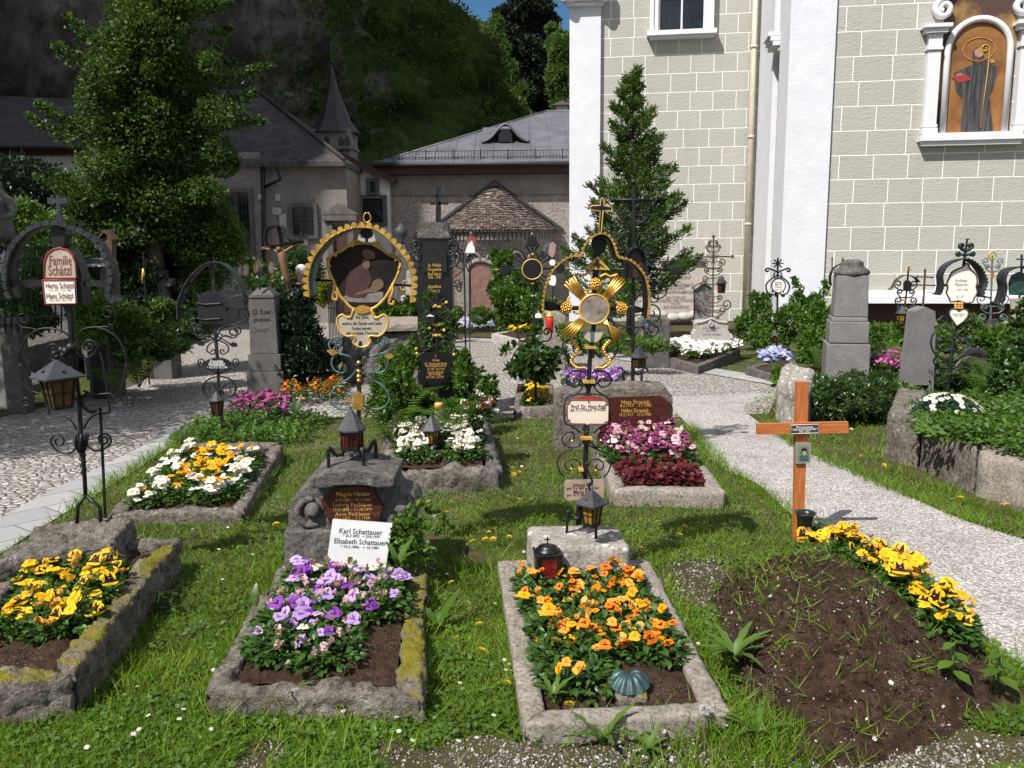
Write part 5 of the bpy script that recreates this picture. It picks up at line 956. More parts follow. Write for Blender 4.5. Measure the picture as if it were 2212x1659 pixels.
a_ = X.plate([(880, 1135), (920, 1125), (965, 1155), (1015, 1120), (1060, 1125), (1035, 1190), (985, 1225), (935, 1215), (895, 1180)], -.03, -.02, 'small_shield', cream_plate, 2); X.plate([(950, 1130), (978, 1130), (978, 1215), (950, 1215)], -.034, -.031, 'figure', verd, 0, a_)
for v in (1268, 1563): X.plate([(902 - (v - 1268) * .06, v - 11), (1002 - (v - 1268) * .04, v - 9), (1002 - (v - 1268) * .04, v + 11), (902 - (v - 1268) * .06, v + 10)], -.04, .04, 'gilded_collar', goldp, bev=.003)
X.sc([(985, 1480), (1060, 1430), (1145, 1370), (1188, 1290), (1175, 1220), (1110, 1190)], 8, cu0=None, cu=(60, .8, 1), mir=952, m=iron); X.sc([(985, 1290), (1010, 1335), (1060, 1340), (1092, 1310)], 7, cu=(42, 1, 1), mir=952)
X.sc([(965, 1500), (1000, 1480), (1070, 1478), (1125, 1525), (1128, 1580), (1085, 1612)], 8, cu=(48, .9, -1), mir=940); X.sc([(940, 1640), (1010, 1540), (1000, 1490)], 7, mir=936)
X.sc([(985, 1590), (1010, 1650), (1080, 1690)], 7, mir=938)
for u in (812, 1065): X.ball(u, 1532, 17)
for sg in (-1, 1):
    mb = MB(); L = spl([X.p(952 + sg * 40, 1445, -.02), X.p(952 + sg * 110, 1440, -.02), X.p(952 + sg * 155, 1380, -.02), X.p(952 + sg * 100, 1290, -.02), X.p(952 + sg * 150, 1215, -.02)], 8)
    mb.tube(L, 9 * X.k, 5)
    for p in L[::2]: mb.ball(p + Vector((sg * .008, 0, 0)), 13 * X.k, 4)
    mb.build('gilded_garland', gold, X.t)
# plates (y3 = z6 - 1556)
V = lambda L: [(u, v + 1556) for u, v in L]
pp = V([(790, 158), (770, 168), (768, 190), (748, 196), (748, 318), (768, 325), (772, 350), (795, 358), (905, 360), (920, 372), (935, 360), (1060, 362), (1070, 345), (1100, 335), (1104, 205), (1082, 198), (1080, 172), (1062, 160)])
a_ = X.plate(pp, -.05, -.042, 'name_plate', plain('ivory_plate', (.66, .56, .46), .5, 0, .08, 8, .05)); X.rim(pp, 5, -.05, 'plate_border', redt, 0, a_); X.plate(V([(790, 157), (840, 135), (930, 122), (1020, 132), (1075, 158)]), -.05, -.042, 'plate_crest', redpaint)
X.text([('Prof. Dr. Hans Rieß', 930, 1556 + 212, 34, 290), ('geb. 31.3.1918 gest. 10.10.2002', 925, 1556 + 243, 22, 295), ('', 0, 0, 1)], -.0515, blackt, a_)
mb = MB(); c0 = X.p(932, 1556 + 172, -.052); mb.ball(c0, 7 * X.k, 4); mb.build('rivet', iron, X.t)
X.sc(V([(935, 120), (840, 118), (738, 160), (730, 350), (790, 390), (870, 450)]), 7, mir=922, dy=-.02)
X.ball(917, 1556 + 415, 30, verd, -.01, 'ball', 1, 1.3)
X.plate(V([(862, 478), (966, 480), (966, 498), (862, 500)]), -.05, .04, 'gilded_collar', goldp, bev=.003); X.plate(V([(880, 505), (950, 505), (950, 535), (880, 535)]), -.045, .04, 'collar', iron)
X.sc(V([(875, 540), (840, 575), (780, 582), (720, 550), (712, 500), (740, 462)]), 7, cu=(50, .8, -1), mir=918); X.sc(V([(870, 560), (780, 600), (700, 640), (668, 710), (690, 790), (730, 840)]), 7, mir=900); X.sc(V([(868, 745), (850, 700), (800, 682), (755, 700)]), 7, cu=(48, .9, 1), mir=902)
for u, v in ((795, 523), (1043, 520), (790, 765), (1000, 780)): X.ball(u, v + 1556, 15, gold, -.01)
X.plate(V([(850, 757), (890, 757), (890, 770), (850, 770)]), -.045, .04, 'gilded_collar', goldp); X.sc(V([(905, 690), (930, 780), (960, 850), (930, 880), (950, 960)]), 9, name='hook', dy=-.05)
pp = V([(735, 842), (1055, 836), (1062, 870), (1058, 1018), (905, 1005), (750, 1018), (722, 990), (722, 865)]); a_ = X.plate(pp, -.05, -.042, 'name_plate', plain('brown_aged_plate', (.30, .22, .165), .55, 0, .25, 10, .1))
X.text([('Johanna Rieß', 880, 1556 + 885, 30, 170), ('geb. 3.4.1887 gest. 1967', 880, 1556 + 912, 20, 270), ('Maria Rieß', 885, 1556 + 940, 30, 165), ('geb. 10.11.1891 gest. 1981', 880, 1556 + 970, 20, 270)], -.0515, blackt, a_)
cC = X
b_ = AT(*y3(965, 1262), 4.06); lantern(b_, .185, .105, 'four sided lantern with amber glass hanging in front of the pebbly headstone', glassy, 4, leadm, 0, .68, .40, 1.42, .78)
# candle and shell lamp
b_ = G(1183, 1262, .075); t_ = thing('grave_candle_lantern', b_, 'shiny black square candle lantern with red panes and tiny cross on lid', 'candle lantern', rz=.12)
b_z = .175; mb = MB(); mb.box((0, 0, b_z / 2), (.118, .118, b_z), tx=1.12, ty=1.12); mb.build('case', blackp, t_, bevel=.006); mb = MB(); mb.box((0, -.064, b_z / 2), (.07, .006, b_z * .7)); mb.box((.064, 0, b_z / 2), (.006, .07, b_z * .7)); mb.build('pane', glassr, t_)
mb = MB(); mb.lathe([(.062, b_z), (.062, b_z + .006), (.045, b_z + .012), (.047, b_z + .02), (.02, b_z + .03), (.004, b_z + .032)], (0, 0, 0), 20); mb.bar((0, 0, b_z + .03), (0, 0, b_z + .07), .004); mb.bar((-.014, 0, b_z + .055), (.014, 0, b_z + .055), .004); mb.build('lid', blackp, t_)
b_ = G(1360, 1512, .045); mb = MB(); mb.rock([(-.058, -.05), (.062, -.05), (.055, .06), (-.06, .06)], -.02, .05, .015, .006, .012, 77, 0, 20); tag(mb.build('pedestal_stone', tufam, None, b_), 'little mossy stone block under the green bronze shell', 'stone')
shell = thing('shell_lamp', b_ + Vector((.0, .0, .05)), 'green bronze scallop shell resting on small stone among orange pansies', 'shell ornament'); bronze = plain('green_bronze', (.045, .085, .085), .5, .5, .4, 30)
def shf(u, v, k):
    a = R_(-98 + 196 * u); rr_ = v * .088 * (1 - .16 * (a / 1.71) ** 4) * (1 + .025 * math.cos(a * 13)); rib = .0035 * math.cos(a * 13) * v
    return (rr_ * math.sin(a) * .98, .038 - rr_ * math.cos(a), .008 + k * (.034 * math.sin(math.pi * min(1, v * .86 + .1)) + rib) + .012 * (1 - v))
mb = MB(); mb.sheet(lambda u, v: shf(u, v, 1), 104, 9); mb.sheet(lambda u, v: shf(1 - u, v, -.25), 104, 9); mb.build('shell', bronze, shell); mb = MB(); mb.box((0, .042, .018), (.03, .012, .014)); mb.build('hinge', bronze, shell, bevel=.003); shell.rotation_euler = (R_(16), 0, .05)
# ================================================================== D: wooden cross with mound
wood, t, b = nodes('orange_brown_wood'); mk = N(t, 'ShaderNodeMapping'); mk.inputs['Scale'].default_value = (14, 14, .9); t.links.new(coord(t), mk.inputs[0]); f = noi(t, 6, 5, mk.outputs[0], .6)
t.links.new(mixc(t, ramp(t, f, [(.35, 0), (.7, 1)]), (.30, .085, .022), (.50, .175, .05)), b.inputs['Base Color']); b.inputs['Roughness'].default_value = .38; bump(t, b, f, .2, .003)
woodh, t, b = nodes('orange_brown_wood_crossbar'); mk = N(t, 'ShaderNodeMapping'); mk.inputs['Scale'].default_value = (.9, 14, 14); t.links.new(coord(t), mk.inputs[0]); f = noi(t, 6, 5, mk.outputs[0], .6)
t.links.new(mixc(t, ramp(t, f, [(.35, 0), (.7, 1)]), (.30, .085, .022), (.50, .175, .05)), b.inputs['Base Color']); b.inputs['Roughness'].default_value = .38; bump(t, b, f, .2, .003)
X = Cross('wooden_cross', 'plain orange brown wooden cross on the fresh soil mound', 'wooden cross', 567, 1300, 4.8, y4)
X.plate([(530, 1400), (545, 530), (554, 158), (640, 156), (628, 530), (600, 1400)], -.012, .022, 'post', wood, bev=.003); X.plate([(256, 456), (916, 440), (915, 520), (258, 533)], -.036, -.0125, 'crossbar', woodh, bev=.003)
a_ = X.plate([(495, 460), (697, 454), (697, 520), (495, 527)], -.043, -.0365, 'name_plaque', plain('brown_plaque', (.05, .035, .03), .4, 0, .1)); X.rim([(497, 462), (695, 456), (695, 518), (497, 525)], 2.2, -.0435, 'plaque_border', whitet, 0, a_)
X.text([('Marie-Antoinette', 597, 476, 14, 118), ('" Daßie BLANCKENSTEIN "', 596, 492, 14, 184), ('1915 - 2012', 596, 509, 14, 76)], -.044, whitet, a_, rot=1.2)
a_ = X.plate([(537, 600), (650, 596), (648, 740), (538, 746)], -.03, -.0125, 'portrait_frame', plain('grey_metal_frame', (.3, .29, .28), .4, .4, .1), bev=.002)
a2 = X.plate([(558, 620), (630, 617), (629, 720), (559, 724)], -.032, -.0305, 'portrait_photo', plain('photo_green', (.10, .17, .10), .3, 0, .6, 60)); X.plate([(562, 722), (565, 690), (585, 675), (612, 675), (628, 690), (628, 720)], -.0335, -.0325, 'photo_coat', plain('photo_teal', (.03, .09, .1), .4), 0, a_); X.plate([(585, 650), (600, 642), (613, 652), (612, 675), (598, 685), (586, 672)], -.0345, -.0335, 'photo_face', plain('photo_skin', (.45, .27, .16), .4), 3, a_); X.plate([(578, 660), (580, 640), (598, 630), (616, 640), (618, 658), (606, 650), (590, 652)], -.0352, -.0346, 'photo_hair', blackp, 3, a_)
b_ = AT(*y4(612, 1290), 4.62); t_ = thing('flower_vase', b_, 'empty dark plastic flower vase stuck in the ground beside the wooden cross', 'vase'); mb = MB(); mb.lathe([(.034, -.02), (.043, .10), (.047, .128), (.06, .146), (.056, .147), (.043, .13), (.04, .1), (.03, 0.02)], (0, 0, 0), 24); mb.build('vessel', plain('dark_green_plastic', (.012, .018, .015), .28, 0, .2), t_)
mq = [G(*p) for p in ((1490, 1245), (1752, 1166), (2370, 1500), (1700, 1790))]; mc = sum(mq, Vector()) / 4; mc.z = 0
def mound(u, v):
    p = mq[0] * (1 - u) * (1 - v) + mq[1] * u * (1 - v) + mq[2] * u * v + mq[3] * (1 - u) * v - mc; e = math.sin(math.pi * min(1, max(0, u)) ** .85) ** .9 * min(1, max(0, min(v * 2.3, (1 - v) * 2.6))) ** .8 if 0 < u < 1 and 0 < v < 1 else 0; e = e * e * (3 - 2 * e)
    return (p.x, p.y, -.03 + .31 * e + (noise.noise(p * 7) * .03 + noise.noise(p * 22) * .018 + noise.noise(p * 60) * .008) * min(1, e * 3 + .2))
mb = MB(); mb.sheet(mound, 90, 90); tag(mb.build('soil_mound', soilm, None, mc), 'heap of fresh dark soil in front of the wooden cross', 'soil mound')
# ================================================================== E, F, G beds
bE, iE, zE_ = border('low stone kerb around yellow and white pansies beside the cobbled path', [(226, 1099), (527, 1091), (614, 964), (402, 961)], .12, .10, tufa, .02, .028, 41, rad=.03)
bF, iF, zF_ = border('lumpy grotto stone kerb around the white pansies', [(808, 1008), (1090, 996), (1056, 900), (832, 902)], .22, .15, [tufa, darkst, tufa, tufa], .035, .035, 51, rad=.08, soil=.85)
bG, iG, zG_ = border('stone kerb around magenta pansies and dark red leaves by the gravel path', [(1320, 1047), (1572, 1052), (1476, 953), (1282, 953)], .15, .11, kerbst, .008, .035, 61, rad=.025)
bH, iH, zH_ = border('small kerbed bed of yellow pansies at the cobbled lane edge', [(1108, 874), (1200, 874), (1196, 832), (1118, 832)], .15, .12, tufa, .012, .05, 66)
X = Cross('wide_headstone', 'wide stone headstone with polished red granite panel and gold names', 'headstone', 1330, 640, 6.75, y3, True)
roughen(X.plate([(985, 800), (985, 400), (1000, 130), (1060, 70), (1340, 52), (1600, 62), (1672, 150), (1676, 800)], 0, .32, 'body', tufa), .02, .02, .08)
a_ = X.plate([(1108, 148), (1570, 132), (1600, 172), (1640, 185), (1630, 640), (1000, 640), (1040, 400), (1105, 380)], -.025, .03, 'granite_panel', granite, bev=.004)
X.text([('Hans Straniak', 1340, 183, 34, 240), ('6.2.1910    3.1.1985', 1342, 213, 26, 265), ('Helen Straniak', 1336, 257, 34, 235), ('15.2.1913    21.5.1990', 1338, 292, 26, 270), ('Hermann Straniak', 1335, 408, 34, 275)], -.027, goldp, a_)
# ================================================================== graves further back
# F: black stele, iron cross with black name shield, candle, bouquet, lantern
X = Cross('black_stele', 'tall black stone stele with gabled top and double barred cross', 'memorial', 1690, 1500, 9.3, z5, True)
X.plate([(1535, None), (1540, 420), (1520, 400), (1520, 330), (1850, 330), (1850, 400), (1835, 420), (1850, None)], -.1, .2, 'body', blackp, bev=.01); X.plate([(1540, 330), (1545, 260), (1555, 238), (1555, 200), (1690, 190), (1800, 200), (1800, 238), (1820, 330)], -.12, .2, 'top', darkst, bev=.01)
X.plate([(1590, 620), (1590, 460), (1640, 400), (1730, 395), (1790, 450), (1795, 620)], -.13, -.1, 'arched_niche', iron, 0)
a_ = X.bar([(1700, 200), (1705, -120)], 14, 'cross_post', n=4); q2 = lambda u, v: ((734.5 + u * .3359 - 518.5) / .25, (v * .3359 - 432) / .25)
X.bar([q2(577, 1308), q2(698, 1308)], 16, 'cross_bar', n=4); X.bar([q2(588, 1260), q2(692, 1260)], 14, 'cross_bar', n=4); X.bar([q2(640, 1430), q2(640, 1200)], 16, 'cross_post', n=4)
for sg in (-1, 1):
    for v0, w_, r_ in ((330, 150, 40), (420, 175, 50), (520, 190, 60)): X.sc([(1690 + sg * 120, v0 + 60), (1690 + sg * (w_ - 10), v0 + 40), (1690 + sg * (w_ + 20), v0)], 9, cu=(r_, 1.3, sg), dy=-.1)
X.text([('Dr. Wilhelm', 1690, 560, 26, 110), ('Margarethe', 1690, 600, 26, 110), ('Emil Stöckl', 1690, 635, 26, 110), ('1896 - 1970', 1690, 665, 22, 100), ('Josefine', 1690, 745, 26, 110), ('Gugg', 1690, 780, 26, 90)], -.135, goldp, X.t)
X = Cross('iron_grave_cross', 'slender black scrolled grave cross with gilded knobs in front of the black stele', 'grave cross', 1690, 1300, 8.55, z5, True)
X.bar([(1690, None), (1700, 1290), (1700, 820)], 17, n=4); X.bar([(1700, 880), (1690, 800), (1702, 780), (1715, 800), (1705, 880)], 9, 'finial')
for v0, w_, r in ((1260, 150, 60), (1150, 170, 55), (1010, 130, 50), (900, 90, 30)):
    X.sc([(1705, v0 + 30), (1740, v0 - 30), (1700 + w_ * .7, v0 - 40), (1700 + w_, v0)], 7, cu=(r * .7, 1.2, -1), mir=1698); X.sc([(1705, v0 - 20), (1750, v0 + 15), (1700 + w_ * .6, v0 + 40)], 6, cu=(r * .5, 1, 1), mir=1698)
for u, v in ((1700, 1080), (1700, 1170), (1690, 915), (1640, 1105), (1765, 1125), (1530, 1325), (1850, 1335), (1785, 885), (1525, 1285)): X.ball(u, v, 15, goldp, -.02)
for v in (920, 1075, 1165): X.plate([(1665, v - 8), (1735, v - 10), (1735, v + 8), (1665, v + 10)], -.025, .025, 'gilded_collar', goldp)
a_ = X.plate([(1600, 1005), (1610, 975), (1650, 960), (1690, 975), (1692, 1005), (1680, 1060), (1610, 1060)], -.06, 0, 'small_lamp', iron, 0); X.plate([(1612, 1002), (1645, 982), (1685, 1002)], -.065, -.06, 'lamp_pane', white_enamel, 0, a_)
sh = [(1560, 1320), (1640, 1318), (1690, 1298), (1745, 1318), (1830, 1325), (1825, 1470), (1790, 1560), (1695, 1605), (1610, 1560), (1570, 1470)]
a_ = X.plate(sh, -.035, -.02, 'name_shield', blackp); X.text([('†', 1693, 1345, 26, 10), ('Hofrat', 1695, 1380, 20, 60), ('Dr. Ferdinand Stöckl', 1695, 1410, 24, 190), ('Oberlandesgerichtsrat i.R.', 1695, 1432, 18, 180), ('14.2.1896 - 10.12.1964', 1695, 1455, 18, 150), ('Gisela Stöckl', 1690, 1482, 24, 140), ('geb. Prossinger', 1690, 1503, 20, 110), ('18.11.1902 - 20.3.1987', 1690, 1525, 20, 150)], -.037, goldp, a_)
b_ = AT(*y2(1722, 400), 6.95); t_ = thing('memorial_candle', b_, 'tall white memorial candle with gold band standing behind the white pansies', 'candle'); mb = MB(); mb.lathe([(.036, -.1), (.036, .17), (.033, .18), (.012, .185)], (0, 0, 0), 18); mb.build('cup', plain('cream_plastic', (.5, .42, .3), .4), t_); mb = MB(); mb.lathe([(.037, .15), (.037, .19), (.03, .2)], (0, 0, 0), 18); mb.build('lid', goldp, t_)
b_ = AT(*y2(1660, 690), 6.45); mb = MB(); mb.rock([(-.09, -.08), (.1, -.08), (.1, .1), (-.09, .1)], -.08, .01, .03, .006, .01, 8); tag(mb.build('lamp_base_stone', kerbst, None, b_), 'flat stone under the yellow glass lantern among white pansies', 'stone')
lantern(b_ + Vector((0, 0, .012)), .335, .135, 'six sided lantern with yellow glass on a scrolled foot among white pansies', glassy, 6, leadm, 3, .72, .33, 1.25, .3, lift=.1)
# G: tall black cross behind the wide headstone
X = Cross('iron_grave_cross', 'tall black wrought cross full of scrolls behind the wide granite headstone', 'grave cross', 1325, 1620, 7.15, z6, True)
q6 = lambda u, v: ((734.5 + u * .3359 - 1036.9) / .25, (v * .3359 - 432) / .25)
X.bar([(1320, None), (1322, 1300), (1325, 20), q6(1885, 1170)], [20, 20, 17, 12], n=4); X.bar([q6(1750, 1285), q6(1885, 1285), q6(2010, 1285)], 15, 'crossbar'); X.ball(*q6(1888, 1170), 26, iron); X.ball(*q6(1755, 1285), 24, iron); X.ball(*q6(2005, 1285), 24, iron)
for v0, w_, r, sd in ((150, 110, 75, 1), (330, 130, 80, -1), (470, 150, 60, 1), (830, 170, 80, -1), (1040, 190, 85, 1), (1150, 120, 60, -1)):
    X.sc([(1325, v0 + 60), (1325 + w_ * .5, v0 + 50 * sd), (1325 + w_, v0 + 10)], 7, cu=(r, 1.3, 1 if sd > 0 else 1), mir=1325); X.sc([(1325, v0 - 40), (1325 + w_ * .55, v0 - 50), (1325 + w_ * 1.1, v0 - 30)], 6, cu=(r * .6, 1.2, -1), mir=1325)
X.bar([(1130, 600), (1325, 600), (1640, 600)], 13, 'crossbar'); X.disc(1690, 610, 38, -.02, .02, 'end_boss', iron)
a_ = X.plate([(1245, 670), (1245, 520), (1270, 450), (1330, 412), (1390, 440), (1420, 520), (1420, 680)], -.05, .08, 'hooded_panel', iron); X.plate([(1270, 665), (1272, 540), (1300, 470), (1335, 450), (1375, 480), (1395, 550), (1395, 665)], -.056, -.05, 'panel_picture', plain('dark_red_picture', (.05, .012, .012), .5, 0, .6, 30), 0, a_)
X.hood([(1240, 690), (1238, 540), (1260, 450), (1330, 402), (1400, 440), (1428, 530), (1430, 680)], .2, iron, 22, iron, .006, sr=12)
for k in range(26): a = k * 2.4; X.ball(1460 + 75 * math.sqrt(k / 26) * math.cos(a) * 1.2, 620 + 170 * math.sqrt(k / 26) * math.sin(a), 16 + (k % 3) * 5, iron, .02 * math.sin(k), 'iron_leaf', sz=.7)
for L in ([(1240, 1610), (1240, 1480), (1270, 1500), (1310, 1490), (1322, 1450)], [(1395, 1610), (1395, 1480), (1370, 1500), (1335, 1490), (1325, 1450)]): X.sc(L, 12, name='bracket')
X.sc([(1240, 1480), (1215, 1450), (1190, 1470)], 9, name='bracket'); X.sc([(1395, 1480), (1425, 1450), (1455, 1475)], 9, name='bracket')
b_ = AT(*z6(1372, 1450), 6.98); lantern(b_, .175, .11, 'black roofed lantern hanging on the tall scrolled cross above the granite headstone', glassd, 4, leadm, 0, .9, .52, 1.2, .6, frame_m=iron)
X = Cross('side_headstone', 'rough stone block with blue grey cap beside the wide granite headstone', 'headstone', 690, 400, 7.4, y3, True); roughen(X.plate([(640, None), (645, 110), (690, 90), (1010, 90), (1020, None)], 0, .25, 'body', tufa), .02, .02, .08)
# H: iron cross with black disc
X = Cross('iron_grave_cross', 'dark cross with round black disc, rays and two round side bosses', 'grave cross', 480, 1500, 9.4, z6, True)
X.bar([(480, None), (478, 1300), (460, 900), (450, 300)], [14, 14, 14, 10], n=4); X.bar([(210, 598), (690, 590)], 10, 'crossbar'); X.disc(450, 598, 84, -.05, -.03, 'disc', blackp); mb = MB(); c0 = X.p(450, 598, -.05); mb.tube([(c0.x + 84 * X.k * math.cos(a), c0.y, c0.z + 84 * X.k * math.sin(a)) for a in np.linspace(0, 6.2832, 29)[:-1]], 6 * X.k, 6, closed=True); mb.build('disc_ring', goldp, X.t)
for u, v in ((448, 358), (212, 600), (688, 590)): X.disc(u, v, 44, -.03, .01, 'boss', iron); X.bar([(u, v - 45), (u, v - 75)] if u == 448 else [(u + (-45 if u < 400 else 45), v), (u + (-85 if u < 400 else 85), v + 2)], 6, 'gilded_tip', goldp)
for a0 in (45, 135, 225, 315):
    for da in (-14, 0, 14): a = R_(a0 + da); X.bar([(450 + 95 * math.cos(a), 598 - 95 * math.sin(a)), (450 + 185 * math.cos(a), 598 - 185 * math.sin(a))], [7, 10], 'ray', n=4)
X.sc([(455, 480), (480, 430), (500, 400)], 8, cu=(22, 1, 1), mir=450); X.sc([(455, 720), (490, 690), (520, 650)], 6, mir=452)
X.sc([(470, 1180), (530, 1220), (600, 1210), (620, 1150)], 7, cu=(40, 1.1, 1), mir=472); X.sc([(480, 1330), (560, 1270), (640, 1300), (700, 1420)], 6, mir=478); X.sc([(480, 1300), (430, 1290), (350, 1350), (330, 1430)], 6, mir=None)
for v in (470, 720, 830, 1310): X.ball(455, v, 12, goldp, -.02)
X.plate([(440, 1045), (480, 1015), (530, 1015), (550, 1045), (520, 1105), (460, 1105)], -.08, .02, 'hanging_lamp', iron); X.disc(503, 1003, 28, -.04, -.02, 'portrait_oval', white_enamel)
# stele pillar J with medallions behind
X = Cross('stone_pillar', 'grey inscribed stone pillar on a stepped base beside the cobbled path', 'grave pillar', 215, 1650, 11.2, z5, True)
def block(X, L, dep, name, m, mb=None):
    """square stacked stone: L = (u0, u1, vbottom, vtop[, top shrink])"""
    a, b_ = X.p(L[0], L[2]), X.p(L[1], L[3]); w_ = b_.x - a.x; z0 = -.05 if L[2] is None else a.z; mb = MB(); mb.box(((a.x + b_.x) / 2, dep / 2 if dep > 0 else 0, (z0 + b_.z) / 2), (w_, abs(dep), b_.z - z0), tx=L[4] if len(L) > 4 else 1, ty=L[4] if len(L) > 4 else 1); return mb.build(name, m, X.t, bevel=.008)
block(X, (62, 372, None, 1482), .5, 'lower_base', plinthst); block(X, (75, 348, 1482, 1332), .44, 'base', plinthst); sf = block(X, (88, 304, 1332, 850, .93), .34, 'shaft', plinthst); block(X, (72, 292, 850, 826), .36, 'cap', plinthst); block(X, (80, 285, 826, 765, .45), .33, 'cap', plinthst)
X.text([('D. Ester', 190, 965, 44, 150), ('gewesene', 185, 1045, 40, 140), ('Joseph', 185, 1130, 40, 120), ('Stelle', 190, 1210, 40, 120)], .004, blackt, sf)
X.bar([(172, 775), (168, 580)], 10, 'iron_cross', n=4); X.bar([(130, 632), (215, 630)], 8, 'iron_cross', n=4)
X = Cross('medallion_cross', 'thin iron grave cross carrying white oval medallions with gold rims', 'grave cross', 160, 760, 14.0, z5, True); X.bar([(160, None), (160, 560)], 7); X.bar([(10, 600), (160, 590), (275, 590)], 5, 'crossbar'); X.bar([(275, None), (275, 600)], 5, 'post')
for u, v in ((55, 605), (12, 600), (165, 578), (275, 582), (145, 585)):
    L = [(u + 26 * math.cos(a), v + 52 * math.sin(a)) for a in np.linspace(0, 6.2832, 17)[:-1]]; a_ = X.plate(L, -.03 - (.01 if u in (55, 165) else 0), -.02, 'medallion', white_enamel); X.rim(L, 5, -.04, par=a_, sm=0)
for v in (700, 660): X.ball(275, v, 16, gold)
# crucifix K with hood, person
X = Cross('hooded_crucifix', 'dark wooden crucifix under a scalloped roof rising from the ivy mound', 'crucifix', 400, 900, 11.9, z5, True)
X.bar([(440, None), (420, 760), (350, 300), (330, 230)], [24, 24, 20, 18], n=4, m=plain('dark_wood', (.03, .018, .012), .7)); X.bar([(150, 420), (340, 400), (550, 360)], 20, 'crossbar', MATS['dark_wood'], n=4)
X.hood([(245, 400), (230, 320), (255, 240), (320, 215), (380, 225), (420, 290), (470, 340), (540, 350)], .3, iron, 26, iron, .01, sr=14)
fm = plain('carved_wood_figure', (.16, .085, .04), .6); mb = MB(); mb.tube([X.p(368, 420, -.08), X.p(375, 470, -.08), X.p(385, 540, -.09), X.p(400, 600, -.09), X.p(425, 680, -.08), X.p(440, 760, -.06)], [14 * X.k, 40 * X.k, 28 * X.k, 34 * X.k, 20 * X.k, 9 * X.k], 8); mb.tube([X.p(200, 415, -.05), X.p(290, 430, -.06), X.p(370, 465, -.08), X.p(450, 410, -.06), X.p(520, 370, -.05)], [7 * X.k, 11 * X.k, 20 * X.k, 11 * X.k, 7 * X.k], 8); mb.ball(X.p(352, 425, -.11), 24 * X.k, 8); mb.build('carved_figure', fm, X.t)
pc = AT(*z5(528, 700), 15.6); pc.z = gz(pc.x, pc.y); per = thing('person', pc, 'white haired person in a black jacket walking behind the ivy mound', 'person', rz=R_(-40))
def body_mesh(name, J, E, R, m, par, sub=2):
    me = bpy.data.meshes.new(name); me.from_pydata(J, E, []); ob = link(name, me, par); me.materials.append(m); sk = ob.modifiers.new('skin', 'SKIN'); sk.use_smooth_shade = True
    for i, r in enumerate(R): me.skin_vertices[0].data[i].radius = (r if hasattr(r, '__len__') else (r, r))
    me.skin_vertices[0].data[0].use_root = True; s_ = ob.modifiers.new('sub', 'SUBSURF'); s_.levels = sub; s_.render_levels = sub; return ob
skin = plain('skin', (.42, .24, .16), .55, 0, .08, 9, .05); jack = plain('black_leather_jacket', (.012, .012, .014), .3, 0, .3, 9, .3, .01); trou = plain('dark_trousers', (.03, .03, .035), .8); hairw = plain('white_hair', (.62, .6, .57), .8, 0, .15, 40, .6, .01)
J = [(0, 0, .88), (0, 0, 1.1), (0, 0, 1.3), (0, .01, 1.40), (0, 0, 1.46), (0, -.015, 1.56), (0, -.01, 1.64), (.1, 0, .82), (.11, -.04, .45), (.12, .02, .08), (.12, -.12, .03), (-.1, 0, .82), (-.1, .05, .46), (-.11, .15, .1), (-.11, .02, .05), (.19, 0, 1.33), (.25, .02, 1.05), (.24, -.1, .84), (.24, -.14, .76), (-.19, 0, 1.33), (-.25, -.02, 1.05), (-.24, -.12, .86), (-.24, -.17, .78)]
E = [(0, 1), (1, 2), (2, 3), (3, 4), (4, 5), (5, 6), (0, 7), (7, 8), (8, 9), (9, 10), (0, 11), (11, 12), (12, 13), (13, 14), (2, 15), (15, 16), (16, 17), (17, 18), (2, 19), (19, 20), (20, 21), (21, 22)]
body_mesh('body', J, E, [(.16, .12), (.15, .11), (.17, .11), .06, .05, (.075, .09), (.07, .085), .085, .06, .045, .04, .085, .06, .045, .04, .065, .045, .035, .03, .065, .045, .035, .03], skin, per)
JJ = [J[i] for i in (0, 1, 2, 15, 16, 17, 19, 20, 21)]; JJ[0] = (0, 0, .8); body_mesh('jacket', JJ, [(0, 1), (1, 2), (2, 3), (3, 4), (4, 5), (2, 6), (6, 7), (7, 8)], [(.2, .15), (.19, .145), (.2, .135), .085, .065, .055, .085, .065, .055], jack, per)
JJ = [J[i] for i in (0, 7, 8, 9, 11, 12, 13)]; body_mesh('trousers', JJ, [(0, 1), (1, 2), (2, 3), (0, 4), (4, 5), (5, 6)], [(.17, .13), .1, .075, .06, .1, .075, .06], trou, per)
mb = MB(); mb.ball((0, .015, 1.625), .1, 12, sx=.92, sy=1.12, sz=1.05); h_ = mb.build('hair', hairw, per); mb = MB(); mb.ball((0, -.1, 1.57), .018, 6, sz=1.4)
for sg in (-1, 1): mb.ball((sg * .085, 0, 1.575), .02, 6, sx=.5, sz=1.4)
mb.build('nose_and_ears', skin, per)
